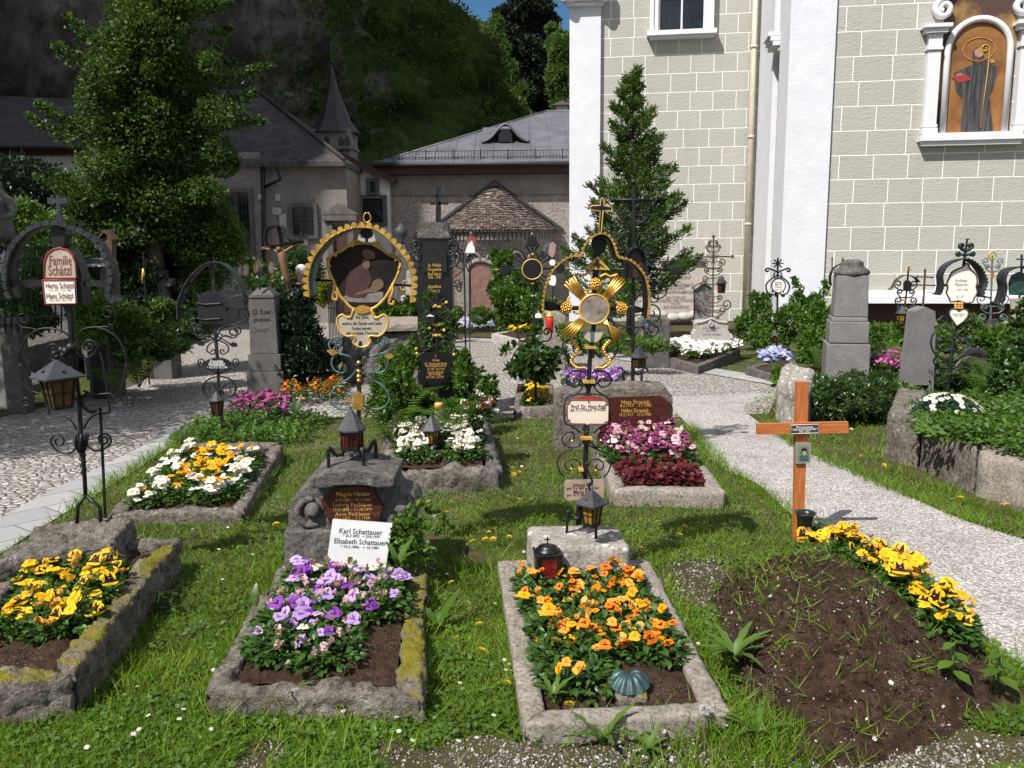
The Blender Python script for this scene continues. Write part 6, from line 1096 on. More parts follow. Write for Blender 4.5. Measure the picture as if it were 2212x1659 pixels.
# L: cross with grey blank shield and oval plate
X = Cross('iron_grave_cross', 'black grave cross with blank dark shield and small oval name plate beside the left path', 'grave cross', 1935, 2028, 8.15, z4)
X.bar([(1935, 2040), (1890, 1650), (1885, 1450), (1855, 1060), (1835, 540)], [13, 15, 16, 16, 14], n=4); X.bar([(1545, 945), (2140, 940)], 15, 'crossbar', n=4)
X.hood([(1555, 1030), (1552, 930), (1575, 820), (1640, 690), (1740, 580), (1850, 530), (1960, 555), (2060, 650), (2110, 760), (2130, 920)], .13, ironb, 26, ironb, .006, sr=10)
a_ = X.plate([(1720, 900), (1725, 860), (1750, 810), (1800, 782), (1850, 778), (1900, 795), (1945, 850), (1962, 920), (1965, 1060), (1732, 1065)], -.04, -.02, 'blank_shield', iron, bev=.004)
for v in (900, 1030): X.sc([(1715, v - 15), (1780, v), (1850, v - 4), (1930, v - 8)], 9, name='twig', dy=-.045, par=None) if False else X.bar([(1715, v - 15), (1780, v), (1850, v - 4), (1930, v - 8)], 9, 'twig', dy=-.045, sm=4)
X.sc([(1870, 1190), (1920, 1110), (2050, 1070), (2130, 1030)], 7, cu=(55, 1.2, 1), mir=1866); X.sc([(1880, 1220), (1940, 1170), (1990, 1190)], 7, cu=(48, 1.2, 1), mir=1872); X.sc([(1890, 1150), (1960, 1180), (2060, 1160)], 6, cu=(36, 1.2, 1), mir=1870)
X.sc([(1890, 1210), (1960, 1250), (1975, 1300), (1940, 1330)], 6, cu=(26, 1, -1), mir=1882); X.sc([(1940, 830), (2020, 835), (2100, 820)], 6, cu=(40, 1.2, -1), mir=1840); X.sc([(1950, 760), (2010, 780)], 6, cu=(36, 1.3, 1), mir=1840)
for u, v in ((1735, 1240), (2020, 1250)): X.plate([(u - 38, v), (u - 10, v - 22), (u + 28, v - 10), (u + 30, v + 18), (u - 5, v + 20)], -.01, .01, 'iron_leaf', iron); X.bar([(u + (20 if u < 1800 else -20), v), (1885, 1180)], 6, 'stem')
L = [(1890 + 112 * math.cos(a) * (1.03 if abs(math.cos(a)) > .7 else 1), 1412 + 54 * math.sin(a)) for a in np.linspace(0, 6.2832, 25)[:-1]]; a_ = X.plate(L, -.04, -.025, 'oval_plate', blackp); X.text([('Franziska', 1885, 1388, 28, 110), ('Hofstädter', 1888, 1412, 32, 140), ('* 14.2.1912 + 20.2.1994', 1890, 1440, 18, 170)], -.042, whitet, a_)
X.sc([(2000, 1410), (2040, 1445), (2062, 1410)], 6, cu=(30, 1.2, 1), mir=1888); X.sc([(1890, 1510), (1930, 1480), (2005, 1450)], 5, mir=1888); X.sc([(1895, 1520), (1990, 1550), (2040, 1620), (2010, 1690), (1930, 1720)], 7, cu=(50, .9, -1), mir=1895); X.sc([(1900, 1690), (1940, 1600), (1990, 1580)], 6, cu=(40, 1.1, -1), mir=1896)
b_ = AT(*y1(1720, 440), 8.02); lantern(b_, .235, .125, 'round roofed lantern with red amber glass on the cross with oval plate', plain('orange_glass', (.2, .05, .015), .15, 0, .4, 9, .05), 8, leadm, 0, .72, .38, 1.15, 0, finial=False, frame_m=iron)
# M: left edge: wall with railing, steps, statue, cross stone, shelter
def rockthing(name, label, cat, poly, h, m, Y=None, res=.06, amp=.02, rad=.04, seed=0, z0=-.1):
    W4 = [G(*p) for p in poly]; c = sum(W4, Vector()) / 4; c.z = gz(c.x, c.y); mb = MB(); mb.rock([(p - c).xy for p in W4], z0, h, res, amp, rad, seed); return tag(mb.build(name, m, None, c), label, cat)
def G4(u, v): p = z4(u, v); return p
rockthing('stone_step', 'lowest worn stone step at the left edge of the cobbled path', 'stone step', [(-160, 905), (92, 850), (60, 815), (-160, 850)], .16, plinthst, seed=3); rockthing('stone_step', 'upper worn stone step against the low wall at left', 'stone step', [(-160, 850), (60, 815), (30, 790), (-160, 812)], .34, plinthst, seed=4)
rockthing('stone_wall', 'low mossy stone wall carrying the black iron railing at left', 'wall', [(20, 838), (180, 800), (176, 765), (-160, 790)], .62, darkst, seed=5, res=.1)
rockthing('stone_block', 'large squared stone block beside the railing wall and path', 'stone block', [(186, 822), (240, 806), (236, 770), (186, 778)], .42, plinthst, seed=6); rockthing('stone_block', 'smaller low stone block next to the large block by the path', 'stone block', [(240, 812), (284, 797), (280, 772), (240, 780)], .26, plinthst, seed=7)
X = Cross('iron_railing', 'black wrought iron railing on the low wall at left edge', 'railing', 60, 1100, 8.9, z4); z0 = X.p.o.z
for v in (530, 1000): X.bar([(-500, v + 30), (540, v)], 8, 'rail', n=4)
for k in range(19):
    u = -440 + k * 54; mb = MB(); a, b_ = X.p(u, 1150), X.p(u + 3, 400 + 20 * (k % 2)); mb.tube([a, a.lerp(b_, .5), b_], 7 * X.k, 5); mb.ball(b_, 14 * X.k, 5, sz=1.6); mb.ball(a.lerp(b_, .86), 15 * X.k, 5); mb.build('baluster', iron, X.t)
X = Cross('stone_statue', 'weathered stone statue of a robed figure at the left edge', 'statue', 20, 900, 9.6, z4, True)
mb = MB(); mb.lathe([(.14, -.05), (.14, 1.02), (.18, 1.04), (.18, 1.1)], (X.p(0, 500).x, .1, 0), 4, 0, False, ph=.78); mb.build('pedestal', darkst, X.t)
c = X.p(10, 360); J = [(c.x, .1, c.z), (c.x, .1, c.z + .25), (c.x - .01, .1, c.z + .47), (c.x - .01, .08, c.z + .56), (c.x - .01, .07, c.z + .66), (c.x + .12, .06, c.z + .42), (c.x + .17, -.02, c.z + .28), (c.x + .08, -.1, c.z + .25), (c.x - .13, .08, c.z + .42), (c.x - .15, 0, c.z + .25)]
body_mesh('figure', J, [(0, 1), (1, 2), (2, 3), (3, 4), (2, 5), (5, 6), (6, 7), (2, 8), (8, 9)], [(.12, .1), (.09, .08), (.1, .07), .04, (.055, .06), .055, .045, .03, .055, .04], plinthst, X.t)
X = Cross('stone_cross', 'small weathered stone cross with gabled head on a stepped plinth beside shrubs', 'stone cross', 1410, 1035, 13.0, z4, True)
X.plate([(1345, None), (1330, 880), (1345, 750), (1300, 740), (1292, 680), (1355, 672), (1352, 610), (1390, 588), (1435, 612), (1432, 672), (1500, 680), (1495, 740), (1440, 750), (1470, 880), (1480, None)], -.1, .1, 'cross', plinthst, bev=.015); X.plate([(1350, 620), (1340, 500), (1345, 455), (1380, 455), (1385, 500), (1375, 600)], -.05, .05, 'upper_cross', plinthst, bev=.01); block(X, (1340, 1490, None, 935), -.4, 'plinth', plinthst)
X = Cross('shelter_grave', 'dark stone grave niche with pale gabled lintel behind the arched plate cross', 'grave', 790, 800, 10.8, z4, True); X.plate([(700, None), (700, 560), (680, 560), (700, 520), (760, 505), (870, 515), (900, 555), (890, None)], 0, .4, 'body', darkst, bev=.01); X.plate([(690, 575), (690, 552), (905, 552), (905, 575)], -.05, .1, 'lintel', lightst); X.plate([(730, None), (730, 590), (860, 590), (860, None)], -.01, .02, 'opening', blackp)
X = Cross('wayside_shrine', 'small wooden shrine with pitched roof under the leafy tree', 'shrine', 940, 700, 11.3, z4, True); wd_ = plain('brown_shrine_wood', (.09, .05, .03), .8); X.bar([(950, None), (945, 560)], 12, 'post', wd_, 4); X.plate([(900, 560), (895, 330), (990, 330), (990, 560)], -.08, .06, 'box', wd_); X.plate([(870, 335), (935, 255), (1010, 335), (1010, 350), (935, 280), (870, 350)], -.12, .08, 'roof', wd_)
X = Cross('gilded_crucifix', 'slim crucifix with gilded figure standing among the ferns at left', 'crucifix', 1232, 860, 12.2, z4, True); X.bar([(1230, None), (1240, 480)], 7, n=4); X.bar([(1195, 600), (1268, 600)], 6, 'crossbar'); X.bar([(1238, 590), (1240, 640), (1228, 720)], [8, 16, 8], 'gilded_figure', goldp, 8)
X = Cross('small_headstone', 'pale low headstone with domed lamp behind the railing', 'headstone', 40, 1010, 10.2, z4, True); block(X, (-40, 115, None, 920), -.3, 'body', lightst); mb = MB(); c = X.p(55, 880); mb.lathe([(.02, -.05), (.02, .0), (.09, .02), (.07, .06), (.01, .1)], (c.x, -.1, c.z), 8, 0, False); mb.build('lamp_hood', leadm, X.t)
rockthing('border_stone', 'low overgrown boundary stone between shrubs and cobbled path', 'stone', [(330, 742), (412, 722), (408, 700), (330, 712)], .42, darkst, seed=8, res=.08)
# round planter, bench and graves in the middle
X = Cross('rock_planter', 'massive rough rock planter with pale rim behind the golden arched cross', 'planter', 1280, 1440, 12.2, z5, True); c = X.p(1275, 1130); a = AT(*z5(1090, 1130), 12.2) - X.p.o
mb = MB(); mb.rock([(-.62, -.3), (.7, -.3), (.7, .8), (-.62, .8)], -.1, c.z, .07, .05, .1, 12, 0, 5); mb.build('rock_base', darkst, X.t); mb = MB(); mb.rock([(-.3, -.36), (.76, -.36), (.76, .86), (-.3, .86)], c.z + .02, c.z + .13, .09, .008, .03, 13); mb.build('rim', kerbst, X.t)
X = Cross('iron_fence', 'small black iron fence around a grave behind the painted shield', 'railing', 830, 980, 16.5, z5, True)
for v in (735, 940): X.bar([(755, v - 12), (895, v + 12)], 6, 'rail', n=4)
for k in range(11): X.bar([(760 + k * 13, None), (760 + k * 13, 715 + k * 2)], 4.5, 'baluster', n=4)
X = Cross('pale_headstone', 'narrow pale headstone with lettering on a block base right of the painted shield', 'headstone', 1470, 900, 17.0, z5, True); a_ = X.plate([(1435, 830), (1442, 615), (1470, 595), (1500, 615), (1512, 830)], -.08, .1, 'slab', lightst, bev=.01); block(X, (1400, 1510, None, 825), -.4, 'base', lightst); X.text([('Anna', 1470, 640, 14, 30), ('Maier', 1470, 660, 14, 34), ('1901 - 1977', 1470, 800, 12, 50)], -.082, greyt, a_)
X = Cross('carved_headstone', 'dark carved headstone with scrolled top and pale urn behind the golden arch', 'headstone', 1400, 900, 18.0, z5, True); X.plate([(1330, None), (1330, 480), (1360, 430), (1365, 390), (1430, 385), (1440, 430), (1475, 470), (1480, None)], -.1, .15, 'slab', darkst, bev=.02); mb = MB(); c = X.p(1395, 380); mb.lathe([(.07, 0), (.05, .05), (.13, .18), (.15, .3), (.06, .36), (.04, .42)], c, 10); mb.build('urn', leadm, X.t)
X = Cross('white_pinnacled_headstone', 'white headstone with little pinnacles seen through the golden arch', 'headstone', 1095, 700, 19.5, z5, True); X.plate([(1020, None), (1020, 340), (1032, 295), (1045, 335), (1095, 300), (1145, 335), (1158, 295), (1172, 340), (1172, None)], -.05, .15, 'slab', lightst, bev=.01)
X = Cross('statuette_cross', 'iron scrolled cross topped by a painted figure in white robe and red cloak', 'grave cross', 1985, 900, 15.5, z5, True); X.bar([(1978, None), (1980, 460)], 7, n=4); X.sc([(1980, 620), (2000, 560), (1985, 500)], 6, cu=(24, 1, 1)); X.sc([(1975, 620), (1950, 540), (1970, 490)], 6, cu=(24, 1, -1))
X.plate([(1945, 455), (1975, 370), (1990, 310), (2005, 320), (2025, 380), (2030, 455)], -.06, .04, 'white_robe', white_enamel, bev=.01); X.plate([(1940, 350), (1975, 320), (1998, 305), (2040, 330), (2035, 400), (2020, 400), (2000, 330), (1970, 360)], -.08, -.06, 'red_cloak', plain('faded_red_cloak', (.25, .04, .035), .7), bev=.01); X.ball(1998, 292, 17, paintf); X.ball(2000, 278, 20, iron, .02, 'hat', 1, .6)
X = Cross('scroll_bracket_cross', 'curved iron scrollwork cross right of the black stele', 'grave cross', 1900, 900, 12.5, z5, True); X.bar([(1940, None), (1935, 560), (1890, 420), (1800, 330)], 8, sm=4); X.sc([(1935, 600), (1880, 580), (1830, 500)], 6, cu=(45, 1.3, -1)); X.sc([(1935, 610), (1880, 640), (1840, 690)], 6, cu=(40, 1.3, 1)); X.sc([(1930, 480), (1880, 440), (1830, 440)], 6, cu=(34, 1.3, 1)); X.sc([(1920, 700), (1900, 790), (1870, 760)], 6, cu=(26, 1.1, -1)); X.plate([(1830, 640), (1855, 630), (1860, 680), (1840, 690)], -.03, .03, 'red_glass', plain('bright_red_glass', (.6, .03, .02), .2))
rockthing('garden_bollard', 'dark rounded stone bollard beside the black stele', 'bollard', [(990, 668), (1010, 668), (1008, 658), (990, 658)], .5, darkst, seed=9, res=.08, rad=.12)
# kerbed bed with yellow flowers, heart and red candle
kb, ik, zk_ = border('pale kerb around yellow flowers, heart stone and red candle', [z6(330, 1190), z6(690, 1140), z6(600, 1095), z6(95, 1150)], .22, .14, lightst, .004, .07, 71, rad=.02, soil=.85)
X = Cross('heart_stone', 'small red brown heart shaped stone with gold lettering', 'heart stone', 588, 1060, 12.9, z6); hp = [(588, 1048), (550, 1010), (548, 985), (568, 975), (590, 985), (612, 975), (630, 988), (622, 1015)]; a_ = X.plate(hp, -.04, .02, 'heart', plain('red_brown_stone', (.2, .09, .07), .4), 3, bev=.006); X.text([('Maria', 588, 1000, 9, 30)], -.042, goldp, a_); X.plate([(570, 1060), (580, 1035), (598, 1035), (606, 1060)], -.03, .03, 'foot', tufa)
X = Cross('rough_headstone', 'pale rough headstone behind the heart shaped stone', 'headstone', 640, 1120, 13.5, z6, True); roughen(X.plate([(545, None), (545, 1000), (560, 960), (640, 955), (700, 985), (745, 1010), (745, None)], 0, .4, 'body', kerbst), .03, .03, .1)
b_ = AT(*z6(602, 1130), 12.6); t_ = thing('red_candle', b_, 'red grave candle with dark lid at the corner of the pale kerb', 'candle'); mb = MB(); mb.lathe([(.05, -.03), (.06, .16), (.055, .2)], (0, 0, 0), 14); mb.build('cup', MATS['bright_red_glass'], t_); mb = MB(); mb.lathe([(.06, .2), (.06, .225), (.03, .26), (.01, .29)], (0, 0, 0), 14); mb.build('lid', goldp, t_)
X = Cross('iron_grave_cross', 'thin grave cross with three white enamel ovals near the apse', 'grave cross', 625, 900, 15.0, z6, True); X.bar([(625, None), (625, 340)], 6, n=4); X.plate([(590, 470), (600, 380), (630, 360), (655, 385), (645, 470), (625, 500)], -.03, .03, 'pink_figure', plain('pinkish_stone', (.3, .2, .17), .8), 0, bev=.008); a_ = X.plate([(600, 730), (592, 690), (605, 655), (628, 650), (652, 660), (655, 710), (640, 740)], -.03, -.02, 'oval_plate', white_enamel, 3); X.disc(625, 540, 26, -.03, -.02, 'oval_plate', white_enamel); X.plate([(540, 440), (575, 455), (575, 430), (600, 370), (585, 360), (550, 400)], -.02, .02, 'verdigris_leaf', verd)
# war memorial
X = Cross('memorial_plaque', 'large pale wall memorial with dark capital lettering against the church', 'memorial', 1700, 1100, 24.6, z6, True)
a_ = X.plate([(1500, None), (1500, 990), (1560, 520), (1955, 520), (1955, None)], 0, .3, 'slab', kerbst if False else plain('pinkish_stone_slab', (.42, .37, .34), .85, 0, .15, 4, .2), bev=.02); X.plate([(1545, 525), (1545, 505), (1965, 505), (1965, 525)], -.12, .3, 'cornice', lightst)
X.text([('ZUR ERINNERUNG', 1700, 673, 26, 220), ('AN DAS', 1697, 708, 17, 80), ('FELDKANONENREGIMENT', 1690, 738, 27, 300), ('UND AN SEINE', 1690, 765, 17, 150), ('TOTEN WAFFENKAMERADEN', 1690, 797, 26, 340), ('DEN TOTEN DES', 1692, 842, 20, 170), ('ZWEITEN WELTKRIEGES', 1690, 870, 26, 320), ('UND DES', 1690, 896, 17, 85), ('BUNDESHEERES', 1695, 925, 26, 220)], -.01, greyt, a_)
X.text([('CHRISTENBUND', 1720, 1060, 26, 230), ('SALZBURG', 1715, 1088, 20, 130)], -.01, greyt, a_); mb = MB(); c = X.p(1700, 1000)
for k in range(6): mb.ball(c + Vector(((k - 2.5) * .36, -.25, .05 * math.sin(k * 2))), .2, 7, sx=1.4, sz=.7)
mb.build('carved_helmet_relief', lightst, X.t)
X = Cross('gabled_stele', 'small grey gabled stele with verse text beside the pale memorial', 'headstone', 1925, 1060, 19.0, z6, True); a_ = X.plate([(1858, None), (1858, 750), (1925, 705), (1998, 750), (1998, None)], -.06, .15, 'slab', greyst, bev=.01); X.plate([(1845, 755), (1928, 696), (2008, 750), (2008, 765), (1928, 715), (1845, 772)], -.12, .15, 'gable', lightst); X.text([('IN WÜRDE', 1920, 815, 12, 70), ('ANNA HUBER', 1920, 838, 12, 80), ('1887 - 1958', 1920, 858, 12, 70), ('RUHE SANFT', 1920, 890, 12, 75)], -.064, greyt, a_)
X = Cross('stone_trough', 'rough stone trough headstone behind the tall scrolled cross', 'stone', 1510, 1230, 13.6, z6, True); roughen(X.plate([(1385, None), (1395, 1060), (1440, 1010), (1600, 1010), (1655, 1030), (1640, None)], 0, .5, 'body', darkst), .03, .03, .12)
hb = Cross('scrolled_headstone', 'pale curved headstone below the rusty scrolled cross', 'headstone', 2005, 1210, 14.6, z6, True); a_ = hb.plate([(1850, None), (1845, 1160), (1870, 1120), (1865, 1070), (1880, 1045), (1940, 1040), (2000, 1015), (2060, 1040), (2135, 1045), (2150, 1075), (2140, 1120), (2165, 1160), (2165, None)], 0, .25, 'body', lightst, bev=.02); hb.text([('ANNA HARTMANN', 2000, 1105, 16, 150), ('1875 - 1940', 2000, 1130, 14, 100), ('IRENE GÖBEL', 2005, 1160, 18, 160)], -.004, greyt, a_); hb.sc([(1995, 1040), (1980, 1060)], 10, cu=(20, 1, 1), m=lightst, dy=-.03); hb.sc([(1870, 1060), (1930, 1050), (2000, 1025), (2060, 1050), (2140, 1060)], 12, m=lightst, name='moulding')
X = Cross('iron_grave_cross', 'rusty delicate scroll cross on the pale curved headstone', 'grave cross', 2010, 1030, 14.65, z6, im=rusty); X.bar([(2010, 1030), (2018, 320)], 8, n=4); X.bar([(1885, 490), (2160, 488)], 7, 'crossbar')
for v0, w_ in ((420, 60), (380, 40), (560, 90), (620, 70), (700, 80), (940, 130), (980, 90), (860, 70)): X.sc([(2015, v0 + 30), (2015 + w_ * .5, v0 + 25), (2015 + w_, v0)], 5, cu=(w_ * .32, 1.2, 1), mir=2015); X.sc([(2015, v0 - 20), (2015 + w_ * .6, v0 - 30)], 4, cu=(w_ * .25, 1.1, -1), mir=2015)
for a in range(0, 360, 30): X.bar([(2017, 490), (2017 + 80 * math.cos(R_(a + 15)), 490 - 80 * math.sin(R_(a + 15)))], [5, 2], 'ray', n=4)
for u, v in ((2018, 315), (1875, 470), (2180, 488)): X.ball(u, v, 15, rusty)
b_ = AT(*z6(2085, 805), 14.4); lantern(b_, .27, .13, 'tiny lantern on the rusty scroll cross near the church wall', glassr, 4, leadm, 0, .85, .4, 1.3, .5)
kb2, ik2, zk2 = border('dark stone kerb around the white begonias by the cobbled lane', [z6(1890, 1400), z6(2250, 1290), z6(2120, 1215), z6(1540, 1330)], .2, .12, darkst, .008, .08, 75, soil=.95)
# right side: cross with two ovals
X = Cross('iron_grave_cross', 'black cross with two white oval plates and star top by the white pilaster', 'grave cross', 75, 1260, 15.0, z7, True); X.bar([(80, None), (85, 500)], 9, n=4)
for a in (0, 45, 90, 135): X.bar([(85 - 48 * math.cos(R_(a)), 548 - 48 * math.sin(R_(a))), (85 + 48 * math.cos(R_(a)), 548 + 48 * math.sin(R_(a)))], 7, 'star_bar', n=4)
X.sc([(85, 625), (130, 605), (170, 590)], 8, cu=(18, .9, -1), mir=86); X.sc([(90, 650), (150, 690), (185, 740), (170, 800), (130, 820)], 7, cu=(24, .9, -1), mir=84); X.sc([(85, 690), (120, 660), (110, 625)], 6, mir=85)
for L, tx in (((85, 738, 60, 62), [('Rudolf Göbel', 84, 712, 12, 60), ('Maria', 84, 730, 12, 60), ('Göbel', 84, 750, 12, 60), ('1899 - 1971', 84, 775, 10, 60)]), ((80, 1024, 63, 44), [('Wally Hinterhuber', 80, 1005, 11, 90), ('Ing. Josef Hinterhuber', 80, 1030, 11, 100), ('1920 - 1993', 80, 1048, 9, 50)])):
    Q = [(L[0] + L[2] * math.cos(a), L[1] + L[3] * math.sin(a)) for a in np.linspace(0, 6.2832, 25)[:-1]]; a_ = X.plate(Q, -.04, -.025, 'oval_plate', white_enamel); X.rim(Q, 5, -.04, 'oval_rim', iron, 0, a_); X.text(tx, -.042, blackt, a_)
for u in (20, 75, 130): X.disc(u, 826, 14, -.02, .02, 'boss', iron, 12)
b_ = AT(*z7(55, 1235), 14.8); lantern(b_, .235, .14, 'small lantern with dark red glass in front of the two oval plates', glassr, 6, leadm, 0, .9, .45, 1.2, .2)
kb3, ik3, zk3 = border('low stone kerb around pale blue pansies beside the cobbled lane', [z7(60, 1500), z7(290, 1440), z7(200, 1360), z7(-200, 1440)], .14, .12, darkst, .008, .08, 78, soil=.9)
# obelisk
X = Cross('stone_obelisk', 'big grey square obelisk on three stacked blocks at the right', 'obelisk', 690, 1460, 11.6, z7, True); D_ = .62
def sq(u0, u1, vb, vt, d0, d1, nm):
    a, b_ = X.p(u0, vb), X.p(u1, vt); z0 = -.1 if vb is None else a.z; cx = (a.x + b_.x) / 2; w_ = b_.x - a.x; mb = MB(); mb.box((cx, 0, (z0 + b_.z) / 2), (w_, w_, b_.z - z0), tx=d1, ty=d1, M=Matrix.Rotation(R_(-14), 3, 'Z') ); return mb.build(nm, greyst, X.t, bevel=.012)
sq(490, 850, None, 1225, 1, 1, 'block'); sq(520, 845, 1222, 1038, 1, 1, 'block'); sq(540, 835, 1040, 1000, 1, .97, 'moulding'); sq(560, 855, 1000, 648, 1, .92, 'shaft')
mb = MB(); c = X.p(722, 645); mb.lathe([(.2, -.02), (.235, .02), (.22, .06), (.16, .1), (.14, .14), (.15, .16), (.1, .19), (.08, .2)], c, 20); mb.build('cap', darkst, X.t)
for u, v in ((648, 640), (740, 640)): X.bar([(u, v), (u + 2, 500)], 6, 'iron_pin', rusty, 4, dy=.4)
X = Cross('arched_grave_cross', 'iron hoop cross half hidden behind the grey obelisk', 'grave cross', 620, 1000, 13.5, z7, True); X.bar([(650, None), (650, 510)], 7, n=4); X.hood([(535, 740), (530, 660), (560, 590), (620, 550), (680, 548), (740, 590)], .1, iron, 14, iron, .006, sr=6)
for a in range(100, 260, 16): X.bar([(650, 650), (650 + 85 * math.cos(R_(a)), 650 - 85 * math.sin(R_(a)))], 3, 'ray', n=4)
X = Cross('stone_slab_marker', 'tall dark grey pointed stone slab standing in greenery at right', 'headstone', 1320, 1659, 9.6, z7, True); X.plate([(1165, None), (1200, 1560), (1272, 960), (1362, 922), (1445, 962), (1450, 1100), (1430, 1659), (1430, None), (1390, None), (1390, 1600), (1250, 1600), (1240, None)], 0, .2, 'slab', greyst, bev=.012)
X = Cross('iron_grave_cross', 'dark round cross with golden double barred tip in front of the church ledge', 'grave cross', 1180, 1120, 13.2, z7, True, im=ironb); X.bar([(1150, None), (1175, 960), (1200, 780), (1215, 570)], 8, n=4); X.bar([(1190, 600), (1243, 602)], 5, 'gilded_bar', goldp); X.bar([(1200, 578), (1235, 579)], 5, 'gilded_bar', goldp); X.bar([(1212, 650), (1217, 562)], 6, 'gilded_post', goldp)
X.hood([(1045, 775), (1075, 750), (1110, 690), (1160, 655), (1210, 650), (1265, 670), (1300, 710)], .12, rusty, None); a_ = X.plate([(1165, 785), (1165, 720), (1180, 695), (1200, 690), (1222, 700), (1235, 725), (1230, 785)], -.03, -.01, 'plate', iron)
for v0, w_ in ((760, 90), (820, 70), (900, 85), (960, 70)): X.sc([(1190, v0 + 20), (1190 + w_ * .6, v0 + 20), (1190 + w_, v0 - 10)], 6, cu=(w_ * .35, 1.2, 1), mir=1190)
for v in (865, 935, 1100): X.plate([(1155, v - 6), (1195, v - 6), (1195, v + 6), (1155, v + 6)], -.03, .03, 'gilded_collar', goldp)
b_ = AT(*z7(1152, 1050), 13.0); lantern(b_, .24, .15, 'small dark lantern with candle glow coloured glass on the round cross', glassy, 6, leadm, 0, .9, .5, 1.2, .2, frame_m=iron)
X = Cross('plain_iron_cross', 'plain rusty double barred cross against the church ledge', 'grave cross', 1345, 900, 14.2, z7, True, im=rusty); X.bar([(1338, None), (1345, 830), (1358, 610)], 9, n=4); X.bar([(1292, 662), (1418, 668)], 8, 'crossbar', n=4); X.bar([(1262, 734), (1432, 738)], 8, 'crossbar', n=4)
for u, v in ((1290, 662), (1420, 668), (1358, 606), (1258, 734), (1436, 738)): X.ball(u, v, 11, rusty)
# heart cross
X = Cross('iron_grave_cross', 'green black cross with shield plate and white heart at the right', 'grave cross', 1545, 1720, 9.3, z7, True, im=plain('green_black_iron', (.018, .03, .028), .45, .4, .4)); X.bar([(1540, None), (1560, 1600), (1605, 1120), (1620, 1080)], [15, 15, 13, 11], n=6); X.bar([(1640, 900), (1690, 560), (1722, 335)], [12, 12, 8], n=4); X.bar([(1708, 338), (1742, 338)], 5, 'tip')
X.hood([(1395, 812), (1450, 810), (1475, 740), (1470, 650), (1510, 570), (1590, 520), (1690, 500), (1770, 540), (1830, 610), (1862, 700), (1840, 780), (1835, 830), (1880, 845)], .15, ironb, 30, ironb, .006, sr=12)
for sg in (-1, 1):
    X.sc([(1705, 480), (1705 + sg * 30, 470), (1705 + sg * 55, 480)], 12, cu=(16, 1, sg)); X.sc([(1710, 440), (1710 + sg * 25, 430), (1710 + sg * 50, 410)], 14, cu=(18, .9, sg))
X.bar([(1480, 735), (1560, 738)], 12, 'crossbar'); X.bar([(1780, 740), (1860, 745)], 12, 'crossbar')
pp = [(1700, 545), (1670, 580), (1620, 600), (1575, 630), (1560, 670), (1540, 710), (1545, 760), (1530, 800), (1560, 850), (1570, 880), (1640, 870), (1700, 890), (1760, 880), (1770, 850), (1800, 800), (1790, 750), (1800, 700), (1785, 640), (1740, 600), (1725, 560)]
a_ = X.plate(pp, -.02, -.008, 'shield_plate', white_enamel, 2); X.rim(pp, 7, -.02, 'shield_rim', rusty, 2, a_); X.text([('Andreas', 1660, 695, 26, 100), ('Plaickner', 1665, 730, 26, 110), ('1902 - 1985', 1672, 775, 14, 90), ('R. I. P.', 1650, 835, 22, 60)], -.0215, greyt, a_)
for k in range(9): X.ball(1640 + (k % 3 - 1) * 26, 895 + (k // 3) * 18, 14, goldp, -.02, 'gilded_bud')
hp = [(1620, 1088), (1580, 1030), (1556, 985), (1562, 950), (1590, 938), (1622, 945), (1642, 960), (1665, 942), (1695, 940), (1718, 962), (1715, 1000), (1680, 1045)]; a_ = X.plate(hp, -.025, -.012, 'heart_plate', white_enamel, 2); X.rim(hp, 6, -.025, 'heart_rim', rusty, 2, a_); X.text([('Rudolf Geißner', 1640, 985, 16, 105), ('1920 - 1994', 1635, 1003, 11, 60)], -.0265, greyt, a_)
X.sc([(1570, 1440), (1500, 1370), (1430, 1310), (1408, 1220), (1440, 1140), (1510, 1090), (1540, 1060)], 8, cu=(38, 1, 1)); X.sc([(1590, 1400), (1680, 1330), (1760, 1250), (1770, 1160), (1700, 1120), (1650, 1140)], 8, cu=(40, .9, 1)); X.sc([(1590, 1280), (1530, 1310), (1470, 1280), (1460, 1220)], 8, cu=(36, 1, -1)); X.sc([(1600, 1290), (1650, 1320), (1710, 1290), (1740, 1240)], 8, cu=(36, 1, 1)); X.sc([(1560, 1560), (1480, 1590), (1440, 1540), (1450, 1490)], 8, cu=(36, 1, -1)); X.sc([(1575, 1560), (1640, 1600), (1680, 1540), (1660, 1490)], 8, cu=(36, 1, 1)); X.sc([(1560, 1460), (1470, 1440), (1430, 1400), (1440, 1360)], 7); X.sc([(1570, 1460), (1650, 1440), (1720, 1420)], 7, cu=(30, 1, -1)); X.sc([(1640, 1080), (1700, 1060), (1760, 1040)], 7, cu=(30, 1, 1))
for u, v in ((1480, 1040), (1490, 1215), (1685, 1220), (1470, 1500), (1640, 1500), (1450, 1410), (1700, 1400), (1745, 1040)): X.ball(u, v, 24, X.im, -.01, 'iron_leaf', .6)
X = Cross('iron_grave_cross', 'pale green filigree cross with gold wreath top near the right edge', 'grave cross', 1930, 1150, 13.0, z7, True, im=plain('grey_green_iron', (.12, .15, .15), .6, .2, .4)); X.bar([(1935, None), (1940, 480)], 8, n=4)
L = [(1938 + 32 * math.cos(a), 480 + 32 * math.sin(a)) for a in np.linspace(0, 6.2832, 15)[:-1]]; X.rim(L, 7, 0, 'gold_wreath', goldp, 0)
for a in range(0, 360, 30): X.bar([(1940, 640), (1940 + 40 * math.cos(R_(a)), 640 - 40 * math.sin(R_(a)))], 4, 'gilded_ray', goldp, 4)
